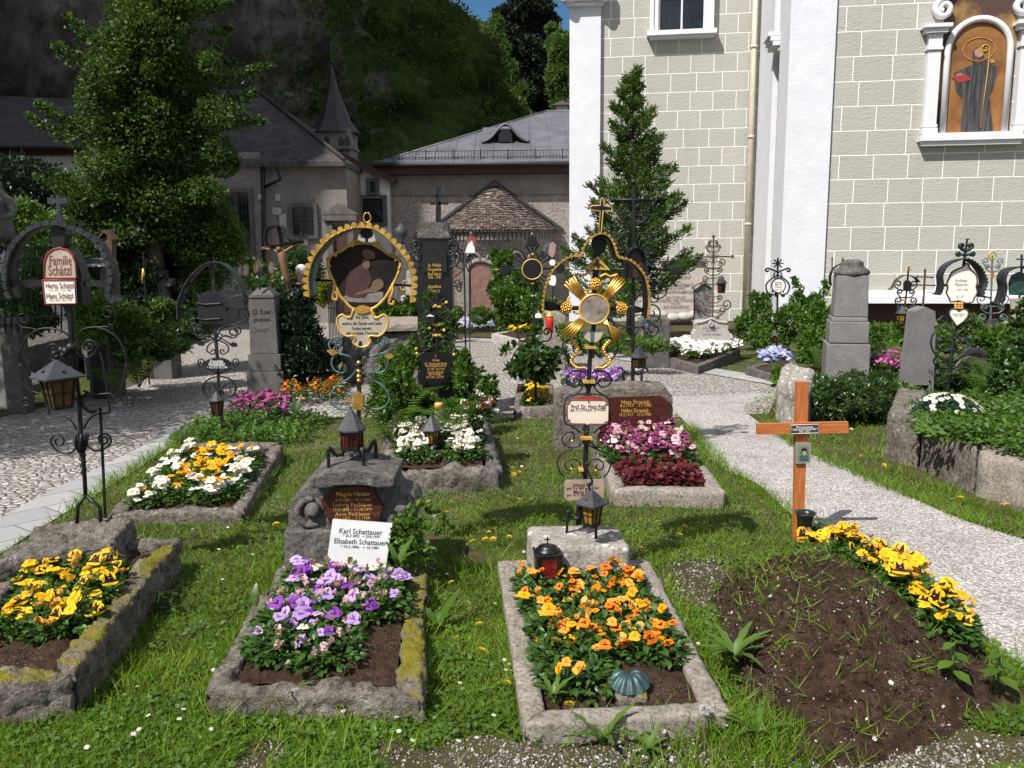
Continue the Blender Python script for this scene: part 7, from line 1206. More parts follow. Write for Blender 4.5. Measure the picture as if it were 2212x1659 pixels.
for v0, w_ in ((560, 80), (600, 60), (760, 90), (900, 120), (960, 90), (1060, 110)): X.sc([(1940, v0 + 20), (1940 + w_ * .6, v0 + 15), (1940 + w_, v0 - 10)], 5, cu=(w_ * .35, 1.2, 1), mir=1940)
X.plate([(1890, 1080), (1920, 1030), (1970, 1030), (2010, 1080)], -.05, .05, 'lamp_hood', leadm)
X = Cross('iron_grave_cross', 'dark hooded cross with green picture and two white plates at the right edge', 'grave cross', 2150, 1150, 11.2, z7, True, im=ironb); X.bar([(2160, None), (2190, 600), (2192, 470)], 9, n=4); X.bar([(2145, 512), (2240, 512)], 8, 'crossbar', n=4)
X.hood([(1955, 905), (1985, 860), (2010, 760), (2000, 680), (2030, 610), (2100, 575), (2190, 570), (2280, 600), (2340, 680), (2350, 800)], .22, ironb, 26, ironb, .008, sr=14)
a_ = X.plate([(2080, 820), (2075, 720), (2100, 650), (2160, 620), (2230, 640), (2280, 720), (2280, 830)], -.03, 0, 'green_picture', plain('dark_green_picture', (.02, .06, .05), .4, 0, .6, 25)); a_ = X.plate([(2080, 850), (2290, 845), (2290, 935), (2085, 940)], -.05, -.02, 'name_plate', cream_plate); X.text([('Johann Fuchs', 2170, 875, 22, 120), ('Maria Fuchs', 2170, 915, 22, 110)], -.052, greyt, a_); a_ = X.plate([(2070, 1090), (2085, 990), (2290, 985), (2290, 1085)], -.05, -.02, 'name_plate', cream_plate); X.text([('Anna Fuchs', 2170, 1040, 22, 110)], -.052, greyt, a_)
X = Cross('curved_headstone', 'pinkish headstone with grey curled top among ferns at right', 'headstone', 1810, 1520, 9.9, z7, True); X.plate([(1690, None), (1690, 1440), (1740, 1390), (1800, 1370), (1870, 1375), (1940, 1440), (1950, None)], 0, .18, 'slab', plain('pink_stone', (.30, .2, .17), .85, 0, .2, 6), bev=.015); X.bar([(1680, 1370), (1710, 1350), (1790, 1315), (1860, 1315), (1900, 1345)], [22, 26, 28, 30, 34], 'curled_top', greyst, 8, sm=4, dy=.08)
# raised bed at the right
for k, (pl_, h, lb_) in enumerate((([(1910, 992), (1985, 1012), (2000, 940), (1935, 930)], .42, 'leaning rough kerb stone at the left corner of the raised periwinkle bed'), ([(1985, 1012), (2105, 1068), (2120, 985), (2000, 940)], .36, 'long rough kerb stone along the side of the raised periwinkle bed'), ([(2106, 1072), (2330, 1120), (2330, 1070), (2112, 1030)], .32, 'smooth squared kerb stone at the front of the raised periwinkle bed'))):
    rockthing('bed_kerb_stone', lb_, 'kerb stone', pl_, h, tufa if k < 2 else kerbst, seed=20 + k, res=.05, rad=.04)
rockthing('boulder', 'pale upright boulder beside the dark round shrub behind the wooden cross', 'boulder', [(1672, 908), (1745, 935), (1760, 880), (1688, 868)], .46, nagel, seed=25, res=.06, rad=.12, amp=.03)
rockthing('boulder', 'low rounded stone under ferns at the right edge', 'boulder', [(2130, 860), (2200, 868), (2200, 840), (2135, 835)], .3, darkst, seed=26, res=.07, rad=.12, amp=.03)
# ================================================================== plants
py = petalm('yellow_petal', (.80, .46, .008), (.82, .60, .03)); pyd = petalm('deep_yellow_petal', (.80, .36, .006), (.85, .5, .012)); por = petalm('orange_petal', (.75, .16, .008), (.80, .26, .012)); pol = petalm('apricot_petal', (.78, .34, .03), (.8, .46, .10))
pvi = petalm('violet_petal', (.20, .035, .36), (.30, .07, .46)); pli = petalm('lilac_petal', (.46, .30, .62), (.60, .46, .70)); pwh = petalm('white_petal', (.80, .80, .76), (.84, .82, .72)); pma = petalm('magenta_petal', (.28, .03, .14), (.44, .09, .28)); ppk = petalm('pale_pink_petal', (.72, .52, .56), (.66, .36, .46))
pbk = petalm('dark_blotch', (.025, .008, .012)); peye = petalm('flower_eye', (.8, .45, .02)); pwi = petalm('wilted_petal', (.36, .24, .13), (.46, .34, .22)); pbl = petalm('pale_blue_petal', (.42, .44, .72), (.6, .6, .8)); psal = petalm('salmon_petal', (.72, .22, .13), (.75, .36, .26)); ppu = petalm('pink_petal', (.55, .07, .36), (.65, .16, .48)); pred = petalm('red_petal', (.6, .04, .02), (.65, .1, .03))
stem_m = plain('flower_stem_green', (.05, .11, .02), .5)
def blossom(seed, m0, m1=None, s=.032, wilt=0, blotch=.5):
    r = random.Random(seed); mb = MB()
    for k, (a, l, w_) in enumerate(((58, 1.02, .95), (122, 1.02, .95), (10, .92, .88), (170, .92, .88), (270, 1.0, 1.22))):
        a = R_(a + r.uniform(-9, 9)); ca, sa = math.cos(a), math.sin(a); l *= s * r.uniform(.9, 1.1); w_ *= s * r.uniform(.9, 1.1); cur = r.uniform(-.35, .45) + wilt * 1.4; rows = [(0, .14), (.3, .58), (.64, .98), (.88, .86), (1.0, .5)]; zk = .0018 * (k if k < 4 else 5)
        vs = []
        for t_, ww in rows:
            for x in (-1, -.4, .4, 1):
                X_ = x * ww * w_ * (1 - wilt * .45); Y_ = t_ * l * (1 - wilt * .3) ; z = zk + cur * l * t_ * t_ * .5 + .10 * s * math.sin(x * 4 + k) * t_ + wilt * s * .5 * r.uniform(-.5, .5) - .12 * abs(x) * s * t_
                vs.append((Y_ * ca - X_ * sa, Y_ * sa + X_ * ca, z))
        for j in range(4):
            for i in range(3): mb.add([vs[j * 4 + i], vs[j * 4 + i + 1], vs[j * 4 + i + 5], vs[j * 4 + i + 4]], [(0, 1, 2, 3)], 1 if (j == 0 or (j == 1 and blotch > .8 and k > 1)) else 0, True)
    mb.lathe([(.0005, .004), (.12 * s, .004), (.09 * s, .0075), (.0005, .008)], (0, -.02 * s, .006), 6, 2); mb.tube([(0, 0, -.001), (0, .2 * s, -.5 * s), (0, .1 * s, -1.8 * s)], .0016, 4, 3)
    o = mb.build('blossom', [m0, m1 or m0, peye, stem_m]); me = o.data; bpy.data.objects.remove(o); return me
BL = {k: [blossom(i * 7 + len(k), *a[:2], (a[2] if len(a) > 2 else .032) * .88, *a[3:]) for i in range(4)] for k, a in {'yb': (py, pbk, .033, 0, 1), 'y': (py, pyd), 'yo': (pyd, por, .029), 'o': (por, pbk, .027, .1), 'oa': (pol, por, .027, .25), 'v': (pvi, pbk, .031), 'l': (pli, pvi, .031), 'w': (pwh, peye, .032), 'm': (pma, pbk, .027, 0, 1), 'p': (ppk, pma, .027), 'wl': (pwi, pwi, .024, 1), 'yw': (pol, pwi, .026, .8), 'lw': (ppk, pwi, .024, .9), 'b': (pbl, pvi, .03)}.items()}
def leafmesh(seed, n, R, H, m, L=.05, name='foliage', stems=8):
    r = np.random.default_rng(seed); a = r.random(n) * 6.283; q = np.sqrt(r.random(n)); h = H * (1 - q ** 2 * .75) * r.uniform(.25, 1, n); T = np.stack([R * q * np.cos(a), R * q * np.sin(a), h], 1)
    D = np.stack([np.cos(a) * (.4 + q), np.sin(a) * (.4 + q), r.uniform(-.3, .7, n)], 1) + r.normal(size=(n, 3)) * .3; o = inst(name, *LEAF2, T, frames(D, r.normal(size=(n, 3)) * .5 + [0, 0, 1]), r.uniform(.55, 1.15, n) * L, m); me = o.data; bpy.data.objects.remove(o); return me
PF = [leafmesh(i, 115, .09, .105, g_pansy, .042) for i in range(5)]
def pansy(loc, kinds, nb, label, group, sc=1.0, rnd=random.Random(2), top=.115, face=(35, 18)):
    t_ = thing('pansy_plant', loc, label, 'pansy', group, rnd.uniform(0, 6.28)); t_.scale = (sc,) * 3; link('foliage', rnd.choice(PF), t_)
    for i in range(nb):
        k = rnd.choices(list(kinds), list(kinds.values()))[0]; a = rnd.uniform(0, 6.28); q = .085 * math.sqrt(rnd.random()); b_ = link('blossom', rnd.choice(BL[k]), t_, (q * math.cos(a), q * math.sin(a), top * (1 - (q / .1) ** 2 * .4) * rnd.uniform(.62, 1.25)))
        if k in ('wl', 'yw', 'lw'): e = Euler((rnd.uniform(-1.9, 1.9), rnd.uniform(-1, 1), rnd.uniform(0, 6.28)))
        else: e = Euler((R_(min(85, max(5, rnd.gauss(*face)))), 0, -t_.rotation_euler.z + rnd.gauss(-.25, .8)))
        b_.rotation_euler = e; b_.scale = (rnd.uniform(.6, 1.15),) * 3
    return t_
def bedfill(I, z, step, fn, box=(0, 1, 0, 1), seed=0, jit=.35):
    r = random.Random(seed); W_ = ((I[1] - I[0]).length + (I[2] - I[3]).length) / 2; H_ = ((I[3] - I[0]).length + (I[2] - I[1]).length) / 2; nu = max(1, round(W_ * (box[1] - box[0]) / step)); nv = max(1, round(H_ * (box[3] - box[2]) / step))
    for j in range(nv):
        for i in range(nu):
            u = box[0] + (box[1] - box[0]) * (i + .5 + r.uniform(-jit, jit)) / nu; v = box[2] + (box[3] - box[2]) * (j + .5 + r.uniform(-jit, jit)) / nv
            p = I[0] * (1 - u) * (1 - v) + I[1] * u * (1 - v) + I[2] * u * v + I[3] * (1 - u) * v; p.z = z + .015; fn(p, u, v, r)
bedfill(iA, zA_, .115, lambda p, u, v, r: pansy(p, {'yb': 3, 'y': 3, 'yw': 1.6}, r.choice((3, 4, 5, 5)), 'yellow pansy with dark face inside the mossy left front kerb', 'yellow pansies in the mossy kerb', rnd=r), (.1, .96, .2, .78), 1)
bedfill(iB, zB_, .10, lambda p, u, v, r: (u > .62 + .5 * max(0, v - .15) and v < .55) or pansy(p, {'v': 1.8, 'l': 1.9, 'lw': 3.0, 'w': .15, 'wl': 2.0}, r.choice((3, 3, 4, 4)) + (1 if v > .6 else 0), 'purple and lilac pansy below the white marble tablet', 'purple pansies below the scrolled headstone', rnd=r), (.03, .95, .10, .95), 2)
bedfill(iC, zC_, .105, lambda p, u, v, r: pansy(p, {'o': 3.2, 'oa': 2.4, 'yo': 1.2, 'yw': 1.6}, r.choice((2, 3, 3, 4)), 'orange pansy inside the smooth grey kerb', 'orange pansies in the smooth kerb', rnd=r), (.06, .97, .24, .9), 3)
bedfill(iC, zC_, .11, lambda p, u, v, r: pansy(p, {'oa': 2, 'yo': 2, 'yw': 1.6}, 1, 'orange pansy inside the smooth grey kerb', 'orange pansies in the smooth kerb', rnd=r), (.06, .4, .06, .24), 33)
def eb(p, u, v, r): pansy(p, {'yo': 3, 'y': 2, 'w': .3, 'yw': .8} if .2 < u < .78 and v > .2 else {'w': 4, 'lw': .6, 'yo': .6}, r.choice((3, 4, 4, 5)), 'yellow pansy between white ones by the cobbled path' if .2 < u < .78 and v > .2 else 'white pansy along the edge of the bed by the cobbled path', 'yellow and white pansies by the cobbled path', rnd=r, top=.13)
bedfill(iE, zE_, .125, eb, (.03, .97, .06, .78), 4)
bedfill(iF, zF_, .115, lambda p, u, v, r: (.36 < u < .6 and v < .34) or pansy(p, {'w': 5, 'lw': 1.4, 'wl': .5}, r.choice((4, 5, 6)), 'white pansy in the lumpy grotto stone bed', 'white pansies in the lumpy kerb', rnd=r, top=.14), (.03, .97, .05, .68), 5)
bedfill(iG, zG_, .115, lambda p, u, v, r: pansy(p, {'m': 5, 'p': 1.8, 'w': .5, 'lw': 1.4, 'wl': .5}, r.choice((6, 7, 8)), 'magenta and pale pink pansy below the wide granite headstone', 'magenta pansies below the wide headstone', rnd=r, top=.17, sc=1.2), (-.05, 1.03, .36, .92), 6)
bedfill(iH, zH_, .13, lambda p, u, v, r: pansy(p, {'yb': 3, 'y': 3}, 6, 'yellow pansy in the small bed at the cobbled lane edge', 'yellow pansies at the lane', rnd=r, top=.13), (.02, .98, .05, .8), 7)
rr = random.Random(8)
for k in range(48):                                     # along the right flank of the mound
    f = .12 + .88 * (k // 3 + rr.random()) / 16; u = .79 + rr.uniform(-.13, .11) + .02 * f; v = .12 + .64 * f; p = Vector(mound(min(u, .97), v)) + mc; pansy(p, {'yb': 3.5, 'y': 2, 'yw': 1.6, 'wl': .4}, rr.choice((3, 4, 5)), 'yellow pansy with dark face along the gravel side of the soil mound', 'yellow pansies on the soil mound', rnd=rr, top=.14)
# purple pansies behind the ivory plate
q = [G(1225, 868), G(1345, 868), G(1335, 838), G(1222, 838)]; bedfill(q, .0, .13, lambda p, u, v, r: pansy(Vector((p.x, p.y, gz(p.x, p.y) + .16)), {'v': 3, 'l': 1.5}, 5, 'violet pansy behind the ivory name plate', 'violet pansies behind the ivory plate', rnd=r), seed=9)
# red heuchera
hred = leafm('dark_red_leaves', (.09, .010, .016), (.20, .035, .04), .45, .35)
HF = [leafmesh(60 + i, 90, .10, .12, hred, .055) for i in range(3)]
bedfill(iG, zG_, .14, lambda p, u, v, r: .44 < u < .52 or tag(link('red_leaf_plant', r.choice(HF), None, p), 'dark red crinkly leaved plant at the front of the magenta pansy bed', 'foliage plant', 'dark red leaf plants in the kerb'), (.05, .97, .04, .40), 10)
# generic small clumps
def clump(seed, nl, nf, R, H, lm, fm_, ls, fs):
    r = random.Random(seed); mb = MB()
    for k in range(nl + nf):
        a = r.uniform(0, 6.28); q = math.sqrt(r.random()); c = Vector((R * q * math.cos(a), R * q * math.sin(a), H * (1 - q * q * .6) * (r.uniform(.2, .9) if k < nl else r.uniform(.85, 1.1)))); s = (ls if k < nl else fs) * r.uniform(.7, 1.3); M = Euler((r.uniform(-.8, .8), r.uniform(-.8, .8), r.uniform(0, 6.28))).to_matrix()
        if k < nl: mb.add([M @ (Vector(p) * s) + c for p in LEAF[0]], LEAF[1], 0)
        else: mb.add([M @ (Vector(p) * s) + c for p in ((1, 0, .1), (.5, .87, -.1), (-.5, .87, .1), (-1, 0, -.1), (-.5, -.87, .1), (.5, -.87, -.1), (0, 0, .25))], [(0, 1, 6), (1, 2, 6), (2, 3, 6), (3, 4, 6), (4, 5, 6), (5, 0, 6)], 1)
    o = mb.build('c', [lm, fm_]); me = o.data; bpy.data.objects.remove(o); return me
def clumps(name, label, cat, group, quad, lift, step, meshes, seed, sc=1.0):
    q = [G(*p, lift * .9) for p in quad]; bedfill(q, 0, step, lambda p, u, v, r: (lambda o: setattr(o, 'scale', (sc * r.uniform(.85, 1.2),) * 3))(tag(link(name, r.choice(meshes), None, Vector((p.x, p.y, gz(p.x, p.y) + lift))), label, cat, group)), seed=seed)
wb = [clump(80 + i, 40, 16, .16, .16, g_bush, pwh, .07, .045) for i in range(3)]; clumps('begonia_plant', 'white flowering begonia in the dark kerb by the cobbled lane', 'begonia', 'white begonias by the lane', [z6(1850, 1385), z6(2200, 1300), z6(2090, 1190), z6(1600, 1290)], .2, .26, wb, 1)
yl = [clump(85 + i, 50, 14, .16, .16, g_bush, py, .07, .035) for i in range(3)]; clumps('marigold_plant', 'yellow flowers inside the pale kerb with heart stone', 'flowers', 'yellow flowers in the pale kerb', [z6(330, 1165), z6(600, 1130), z6(590, 1095), z6(240, 1150)], .2, .3, yl, 2)
bp = [clump(88 + i, 40, 16, .14, .14, g_bush, pbl, .06, .04) for i in range(3)]; clumps('pansy_clump', 'pale blue pansies in the low kerb near the white pilaster', 'pansies', 'pale blue pansies near the pilaster', [z7(-30, 1430), z7(170, 1400), z7(130, 1340), z7(-60, 1380)], .12, .2, bp, 3)
clumps('pansy_clump', 'blue and yellow pansies in the strip before the apse', 'pansies', 'blue pansies before the apse', [z5(1850, 1130), z5(2240, 1110), z5(2220, 1060), z5(1850, 1080)], .1, .3, bp + yl[:1], 4, 1.3)
ob_ = [clump(91 + i, 60, 12, .16, .15, g_bush, por, .07, .03) for i in range(3)]; clumps('pansy_clump', 'orange flowers among leaves around the pale headstone', 'flowers', 'orange flowers around the pale headstone', [z5(1150, 1040), z5(1400, 1040), z5(1500, 960), z5(1150, 980)], .4, .35, ob_, 5, 1.2)
pb_ = [clump(94 + i, 40, 14, .16, .15, g_bush, psal, .07, .05) for i in range(2)]; clumps('begonia_plant', 'salmon pink flowers at the rock planter rim', 'flowers', 'salmon flowers at the planter', [z5(1380, 1030), z5(1530, 1030), z5(1530, 1000), z5(1380, 1000)], .62, .3, pb_, 6, 1.2)
dm = [clump(97 + i, 60, 12, .13, .16, g_box, pma, .06, .026) for i in range(3)]; clumps('pansy_clump', 'dark magenta flowers in shade at the foot of the stone pillar', 'flowers', 'dark magenta flowers by the stone pillar', [(505, 905), (615, 905), (620, 868), (520, 868)], .05, .2, dm, 7)
oo = [clump(101 + i, 70, 8, .15, .18, g_box, por, .065, .028) for i in range(3)]; clumps('pansy_clump', 'orange flowers in shade below the ivy mound', 'flowers', 'orange flowers below the ivy mound', [(612, 870), (735, 870), (745, 835), (615, 835)], .05, .24, oo, 8)
pp_ = [clump(105 + i, 50, 22, .2, .16, g_bush, ppu, .05, .03) for i in range(3)]; clumps('cushion_flowers', 'pink cushion flowers between grey obelisk and stone slab', 'flowers', 'pink cushion flowers by the obelisk', [z7(930, 1500), z7(1180, 1500), z7(1190, 1400), z7(960, 1400)], .2, .32, pp_, 9, 1.2); clumps('cushion_flowers', 'bright pink flowers behind the white heart cross', 'flowers', 'bright pink flowers behind heart cross', [z7(1480, 1330), z7(1640, 1340), z7(1640, 1270), z7(1490, 1250)], .25, .4, pp_, 10, 1.2)
gc = [leafmesh(110 + i, 110, .17, .13, g_bush, .05) for i in range(4)]
clumps('ground_cover_plant', 'leafy green ground cover behind the yellow and white pansies', 'ground cover', 'ground cover beside the cobbled path', [(385, 958), (640, 958), (690, 905), (450, 905)], .02, .2, gc, 11)
clumps('periwinkle_plant', 'glossy periwinkle filling the raised bed at right', 'periwinkle', 'periwinkle in the raised bed', [(2012, 950), (2330, 1012), (2330, 885), (1975, 880)], .33, .19, [clump(120 + i, 170, 2, .17, .12, g_bush, pwh, .05, .011) for i in range(4)], 12, 1.1)
# shrubs
def shrub(label, cat, bl, n, size, m, name='shrub', seed=1, tmpl=LEAF, part='foliage', hollow=.5, sprays=(), up=.25, base=None):
    o = AT(bl[0][0], 600, bl[0][4]); o.z = gz(o.x, o.y); t_ = thing(name, o, label, cat); bl = bl if name in ('box_ball', 'hedge', 'leafy_plant') else lumps(bl, 4, seed, .45, .76); sp = [([lp((*p, bl[0][4]), o) for p in s[0]], s[1], s[2]) for s in sprays]; foliage(part, t_, blob_list(o, bl), n, size, m, tmpl, hollow, seed=seed, sprays=sp, up=up); return t_
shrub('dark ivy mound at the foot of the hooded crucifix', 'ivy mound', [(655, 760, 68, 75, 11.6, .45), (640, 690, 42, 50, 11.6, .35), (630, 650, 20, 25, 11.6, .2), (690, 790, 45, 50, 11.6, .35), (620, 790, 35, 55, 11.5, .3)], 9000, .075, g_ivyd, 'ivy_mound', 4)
shrub('bright ivy covered trunk column behind the blank shield cross', 'ivy', [(450, 560, 55, 110, 13.4, .4), (480, 500, 48, 55, 13.4, .4), (430, 640, 45, 60, 13.4, .4), (500, 540, 30, 40, 13.4, .3)], 12000, .065, g_ivy, 'ivy_column', 5)
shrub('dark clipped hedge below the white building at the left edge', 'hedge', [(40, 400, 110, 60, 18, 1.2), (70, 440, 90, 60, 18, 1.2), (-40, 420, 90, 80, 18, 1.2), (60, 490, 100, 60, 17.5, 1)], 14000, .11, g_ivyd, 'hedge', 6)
shrub('leafy shrub with reddish shoots behind the arched plate cross', 'shrub', [(210, 660, 55, 40, 10.2, .4), (255, 690, 60, 45, 10.4, .4), (300, 720, 60, 40, 11, .4), (350, 690, 50, 35, 11.6, .4), (210, 710, 40, 40, 10, .4), (170, 640, 35, 35, 10.6, .4)], 13000, .065, g_bush, 'shrub', 7)
shrub('low dark shrub between the shrubs and the cobbled path', 'shrub', [(330, 740, 70, 28, 10.6, .4), (390, 715, 40, 24, 11.4, .3), (290, 755, 40, 24, 10.2, .3)], 6000, .06, g_box, 'shrub', 8)
shrub('sunlit leafy shrub behind the railing at left', 'shrub', [(60, 480, 70, 40, 10.6, .5), (100, 560, 50, 60, 10.4, .5), (20, 640, 60, 60, 10.4, .5), (60, 690, 60, 40, 10.2, .4)], 9000, .07, g_bush, 'shrub', 9)
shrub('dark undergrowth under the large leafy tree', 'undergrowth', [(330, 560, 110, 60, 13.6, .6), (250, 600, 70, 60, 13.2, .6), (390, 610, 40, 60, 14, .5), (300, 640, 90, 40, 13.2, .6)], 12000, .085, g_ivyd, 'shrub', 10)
shrub('bright green leafy bush behind the white pansies', 'bush', [(858, 825, 42, 55, 7.15, .22), (885, 870, 40, 35, 7.2, .22), (840, 870, 34, 40, 7.0, .2), (950, 885, 40, 22, 7.3, .2), (1000, 810, 24, 50, 8.0, .25), (862, 780, 26, 30, 7.3, .2)], 13000, .042, g_bush, 'bush', 11)
shrub('dark ivy around the foot of the black stele', 'ivy', [(980, 800, 40, 50, 8.9, .25), (1020, 830, 40, 50, 8.8, .3), (900, 760, 24, 40, 8.9, .2), (940, 700, 36, 60, 9.0, .12)], 5000, .06, g_ivy, 'ivy', 12)
shrub('straggly rose bush with big leaves on the lane edge', 'rose bush', [(1155, 770, 36, 30, 9.3, .3), (1135, 795, 28, 24, 9.2, .25), (1178, 795, 28, 26, 9.3, .25)], 1700, .085, g_box, 'rose_bush', 13, LEAF2, sprays=[([(1140, 790), (1110, 750), (1085, 765)], 50, .04), ([(1170, 780), (1210, 760), (1230, 790)], 60, .04), ([(1150, 770), (1150, 730), (1170, 700)], 50, .04)])
shrub('rose vine climbing beside the red marble slab of the apse', 'climbing plant', [(1085, 580, 26, 40, 22, .6), (1090, 640, 30, 50, 21.6, .6), (1085, 560, 22, 20, 22, .5), (1130, 640, 50, 50, 20, .8), (1110, 680, 40, 25, 20, .6), (1160, 660, 40, 30, 19, .6)], 11000, .12, g_ivy, 'climbing_rose', 14)
shrub('clipped round box ball before the apse', 'box ball', [(1038, 682, 21, 17, 20, .24)], 2500, .055, g_ivy, 'box_ball', 15, hollow=.8)
shrub('second small clipped box ball behind the black stele', 'box ball', [(986, 676, 14, 13, 20, .2)], 1200, .055, g_ivy, 'box_ball', 16, hollow=.8)
shrub('yellow green flowering shrub behind the golden arch', 'shrub', [(697, 640, 16, 26, 17, .3), (706, 622, 12, 16, 17, .2)], 1500, .08, leafm('yellow_green_leaves', (.12, .16, .01), (.3, .3, .02)), 'shrub', 17)
shrub('leafy plants in front of the memorial fence and pale headstone', 'shrub', [(850, 668, 50, 14, 15, .4), (895, 655, 26, 20, 15.5, .3), (820, 690, 30, 14, 14.5, .3)], 4000, .08, g_bush, 'shrub', 18)
shrub('leafy shrub in front of the old chapel wall', 'shrub', [(640, 560, 30, 30, 19, .5), (560, 590, 40, 26, 19, .5), (680, 600, 20, 40, 19.5, .4), (600, 610, 60, 20, 18, .5)], 5000, .11, g_box, 'shrub', 19)
shrub('dark low plants under the tall scrolled cross', 'shrub', [(1290, 740, 60, 20, 12.6, .4), (1400, 740, 50, 16, 12.8, .3), (1230, 720, 30, 20, 13, .3), (1330, 650, 40, 40, 15, .5)], 5000, .07, g_bush, 'shrub', 20)
shrub('dark green rounded shrub behind the wooden cross', 'shrub', [(1850, 860, 70, 50, 8.6, .35), (1800, 870, 40, 45, 8.5, .3), (1910, 880, 50, 40, 8.6, .3), (1860, 830, 60, 34, 8.9, .35), (1790, 840, 30, 30, 8.6, .25)], 12000, .042, g_box, 'shrub', 21)
shrub('rose shrub with fine leaves in front of the white pilaster', 'shrub', [(1745, 676, 28, 42, 14.2, .4), (1772, 700, 30, 42, 13.6, .4), (1710, 690, 30, 40, 14, .4), (1760, 740, 44, 34, 13, .4)], 8000, .075, g_bush, 'shrub', 22, sprays=[([(1740, 650), (1722, 620), (1716, 600)], 120, .06), ([(1770, 660), (1785, 630), (1780, 610)], 120, .06)])
shrub('mixed greenery between grey obelisk and church ledge', 'shrub', [(1920, 722, 40, 26, 13.8, .5), (1990, 740, 60, 26, 13.4, .5), (1960, 770, 60, 36, 12.6, .5), (2080, 728, 60, 32, 14, .5), (2140, 760, 60, 40, 12.5, .5), (2020, 716, 50, 22, 14.2, .5), (1890, 750, 30, 36, 13, .4), (2200, 722, 50, 44, 13.6, .5)], 17000, .085, g_bush, 'shrub', 23)
shrub('creeper and roses climbing at the right edge', 'climbing plant', [(2200, 770, 36, 80, 8.2, .25), (2180, 830, 30, 60, 8.0, .25), (2230, 720, 30, 60, 8.2, .2), (2240, 850, 50, 60, 8.0, .3)], 4500, .055, g_box, 'climbing_rose', 24, LEAF2)
shrub('light green undergrowth around the pink curved headstone', 'undergrowth', [(2000, 820, 70, 30, 9.9, .3), (2090, 830, 50, 30, 9.6, .3), (1960, 860, 60, 30, 9.2, .3), (2130, 880, 60, 30, 8.8, .3), (2060, 880, 70, 24, 8.8, .3)], 10000, .06, g_ivy, 'shrub', 25)
shrub('broad leaved lily plants beside the boulder', 'plant', [(1730, 830, 36, 20, 9.6, .25), (1700, 815, 26, 16, 9.8, .2)], 900, .12, g_bush, 'lily_plant', 26, LEAF2, up=1.0)
shrub('flowering shrub with pinkish buds left of the two oval plates', 'shrub', [(1645, 680, 24, 40, 16, .4), (1640, 730, 30, 24, 15, .4), (1610, 700, 20, 24, 16.5, .3)], 3600, .08, g_bush, 'shrub', 27)
# marguerite bush
mo = AT(2040, 960, 6.9); mo.z = .22 + gz(0, 6.9); t_ = thing('daisy_bush', mo, 'round bush covered in white daisies with yellow centres on the raised bed', 'daisy bush'); foliage('foliage', t_, [((0, 0, .13), (.28, .24, .17))], 3200, .04, leafm('blue_green_leaves', (.02, .06, .04), (.05, .10, .06)), LEAF, .4, seed=3)
def daisy(s, seed):
    mb = MB(); r = random.Random(seed)
    for k in range(12): a = 6.283 * k / 12; d = Vector((math.cos(a), math.sin(a), r.uniform(-.1, .15))); n = Vector((-d.y, d.x, 0)); mb.add([d * s * .2 - n * s * .1, d * s * .2 + n * s * .1, d * s + n * s * .17, d * s - n * s * .17], [(0, 1, 2, 3)], 0)
    mb.ball((0, 0, .05 * s), s * .28, 5, 1, sz=.5); mb.tube([(0, 0, 0), (0, 0, -2.2 * s)], .05 * s, 4, 2); o = mb.build('d', [pwh, peye, stem_m]); me = o.data; bpy.data.objects.remove(o); return me
DA = daisy(.024, 1); DS = daisy(.009, 2); rr = random.Random(4)
for k in range(62):
    a = rr.uniform(0, 6.28); q = math.sqrt(rr.random()) * .98; o = link('daisy_head', DA, t_, (.29 * q * math.cos(a), .25 * q * math.sin(a), .13 + .185 * math.sqrt(max(0, 1 - q * q)) + .01)); o.rotation_euler = (.5 * q * -math.sin(a) + .25, .9 * q * math.cos(a), 0)
# ferns
def frondmesh(seed, L=.5, n=17):
    r = random.Random(seed); mb = MB(); P = spl([(0, 0, 0), (0, L * .3, L * .42), (0, L * .62, L * .6), (0, L * .98, L * .52)], 8); mb.tube(P, list(np.linspace(.004, .001, len(P))), 4)
    for i in range(3, len(P) - 1):
        f = i / len(P); w_ = L * .24 * math.sin(math.pi * min(1, f * .92 + .12)) ** .8; t_ = (P[i + 1] - P[i]).normalized()
        for sg in (-1, 1):
            for h in (0,):
                b_ = P[i].lerp(P[i + 1], h); d = Vector((sg, .35 * t_.y, .35 * t_.z - .12)).normalized(); e = b_ + d * w_ * r.uniform(.9, 1.05); s_ = t_ * L * .0105; m = b_.lerp(e, .5); mb.add([b_ - s_ * .6, m - s_, e, m + s_, b_ + s_ * .6], [(0, 1, 2, 3, 4)])
    o = mb.build('frond', g_fern); me = o.data; bpy.data.objects.remove(o); return me
FR = [frondmesh(i) for i in range(3)]
def fern(loc, n, sc, label, seed, a0=0, a1=6.283):
    r = random.Random(seed); t_ = thing('fern', loc, label, 'fern')
    for k in range(n): o = link('frond', r.choice(FR), t_); o.rotation_euler = (r.uniform(-.15, .35), 0, a0 + (a1 - a0) * (k + r.random() * .6) / n); o.scale = (sc * r.uniform(.7, 1.1),) * 3
gp = lambda u, v, Y, dz=0: (lambda p: Vector((p.x, p.y, gz(p.x, p.y) + dz)))(AT(u, v, Y))
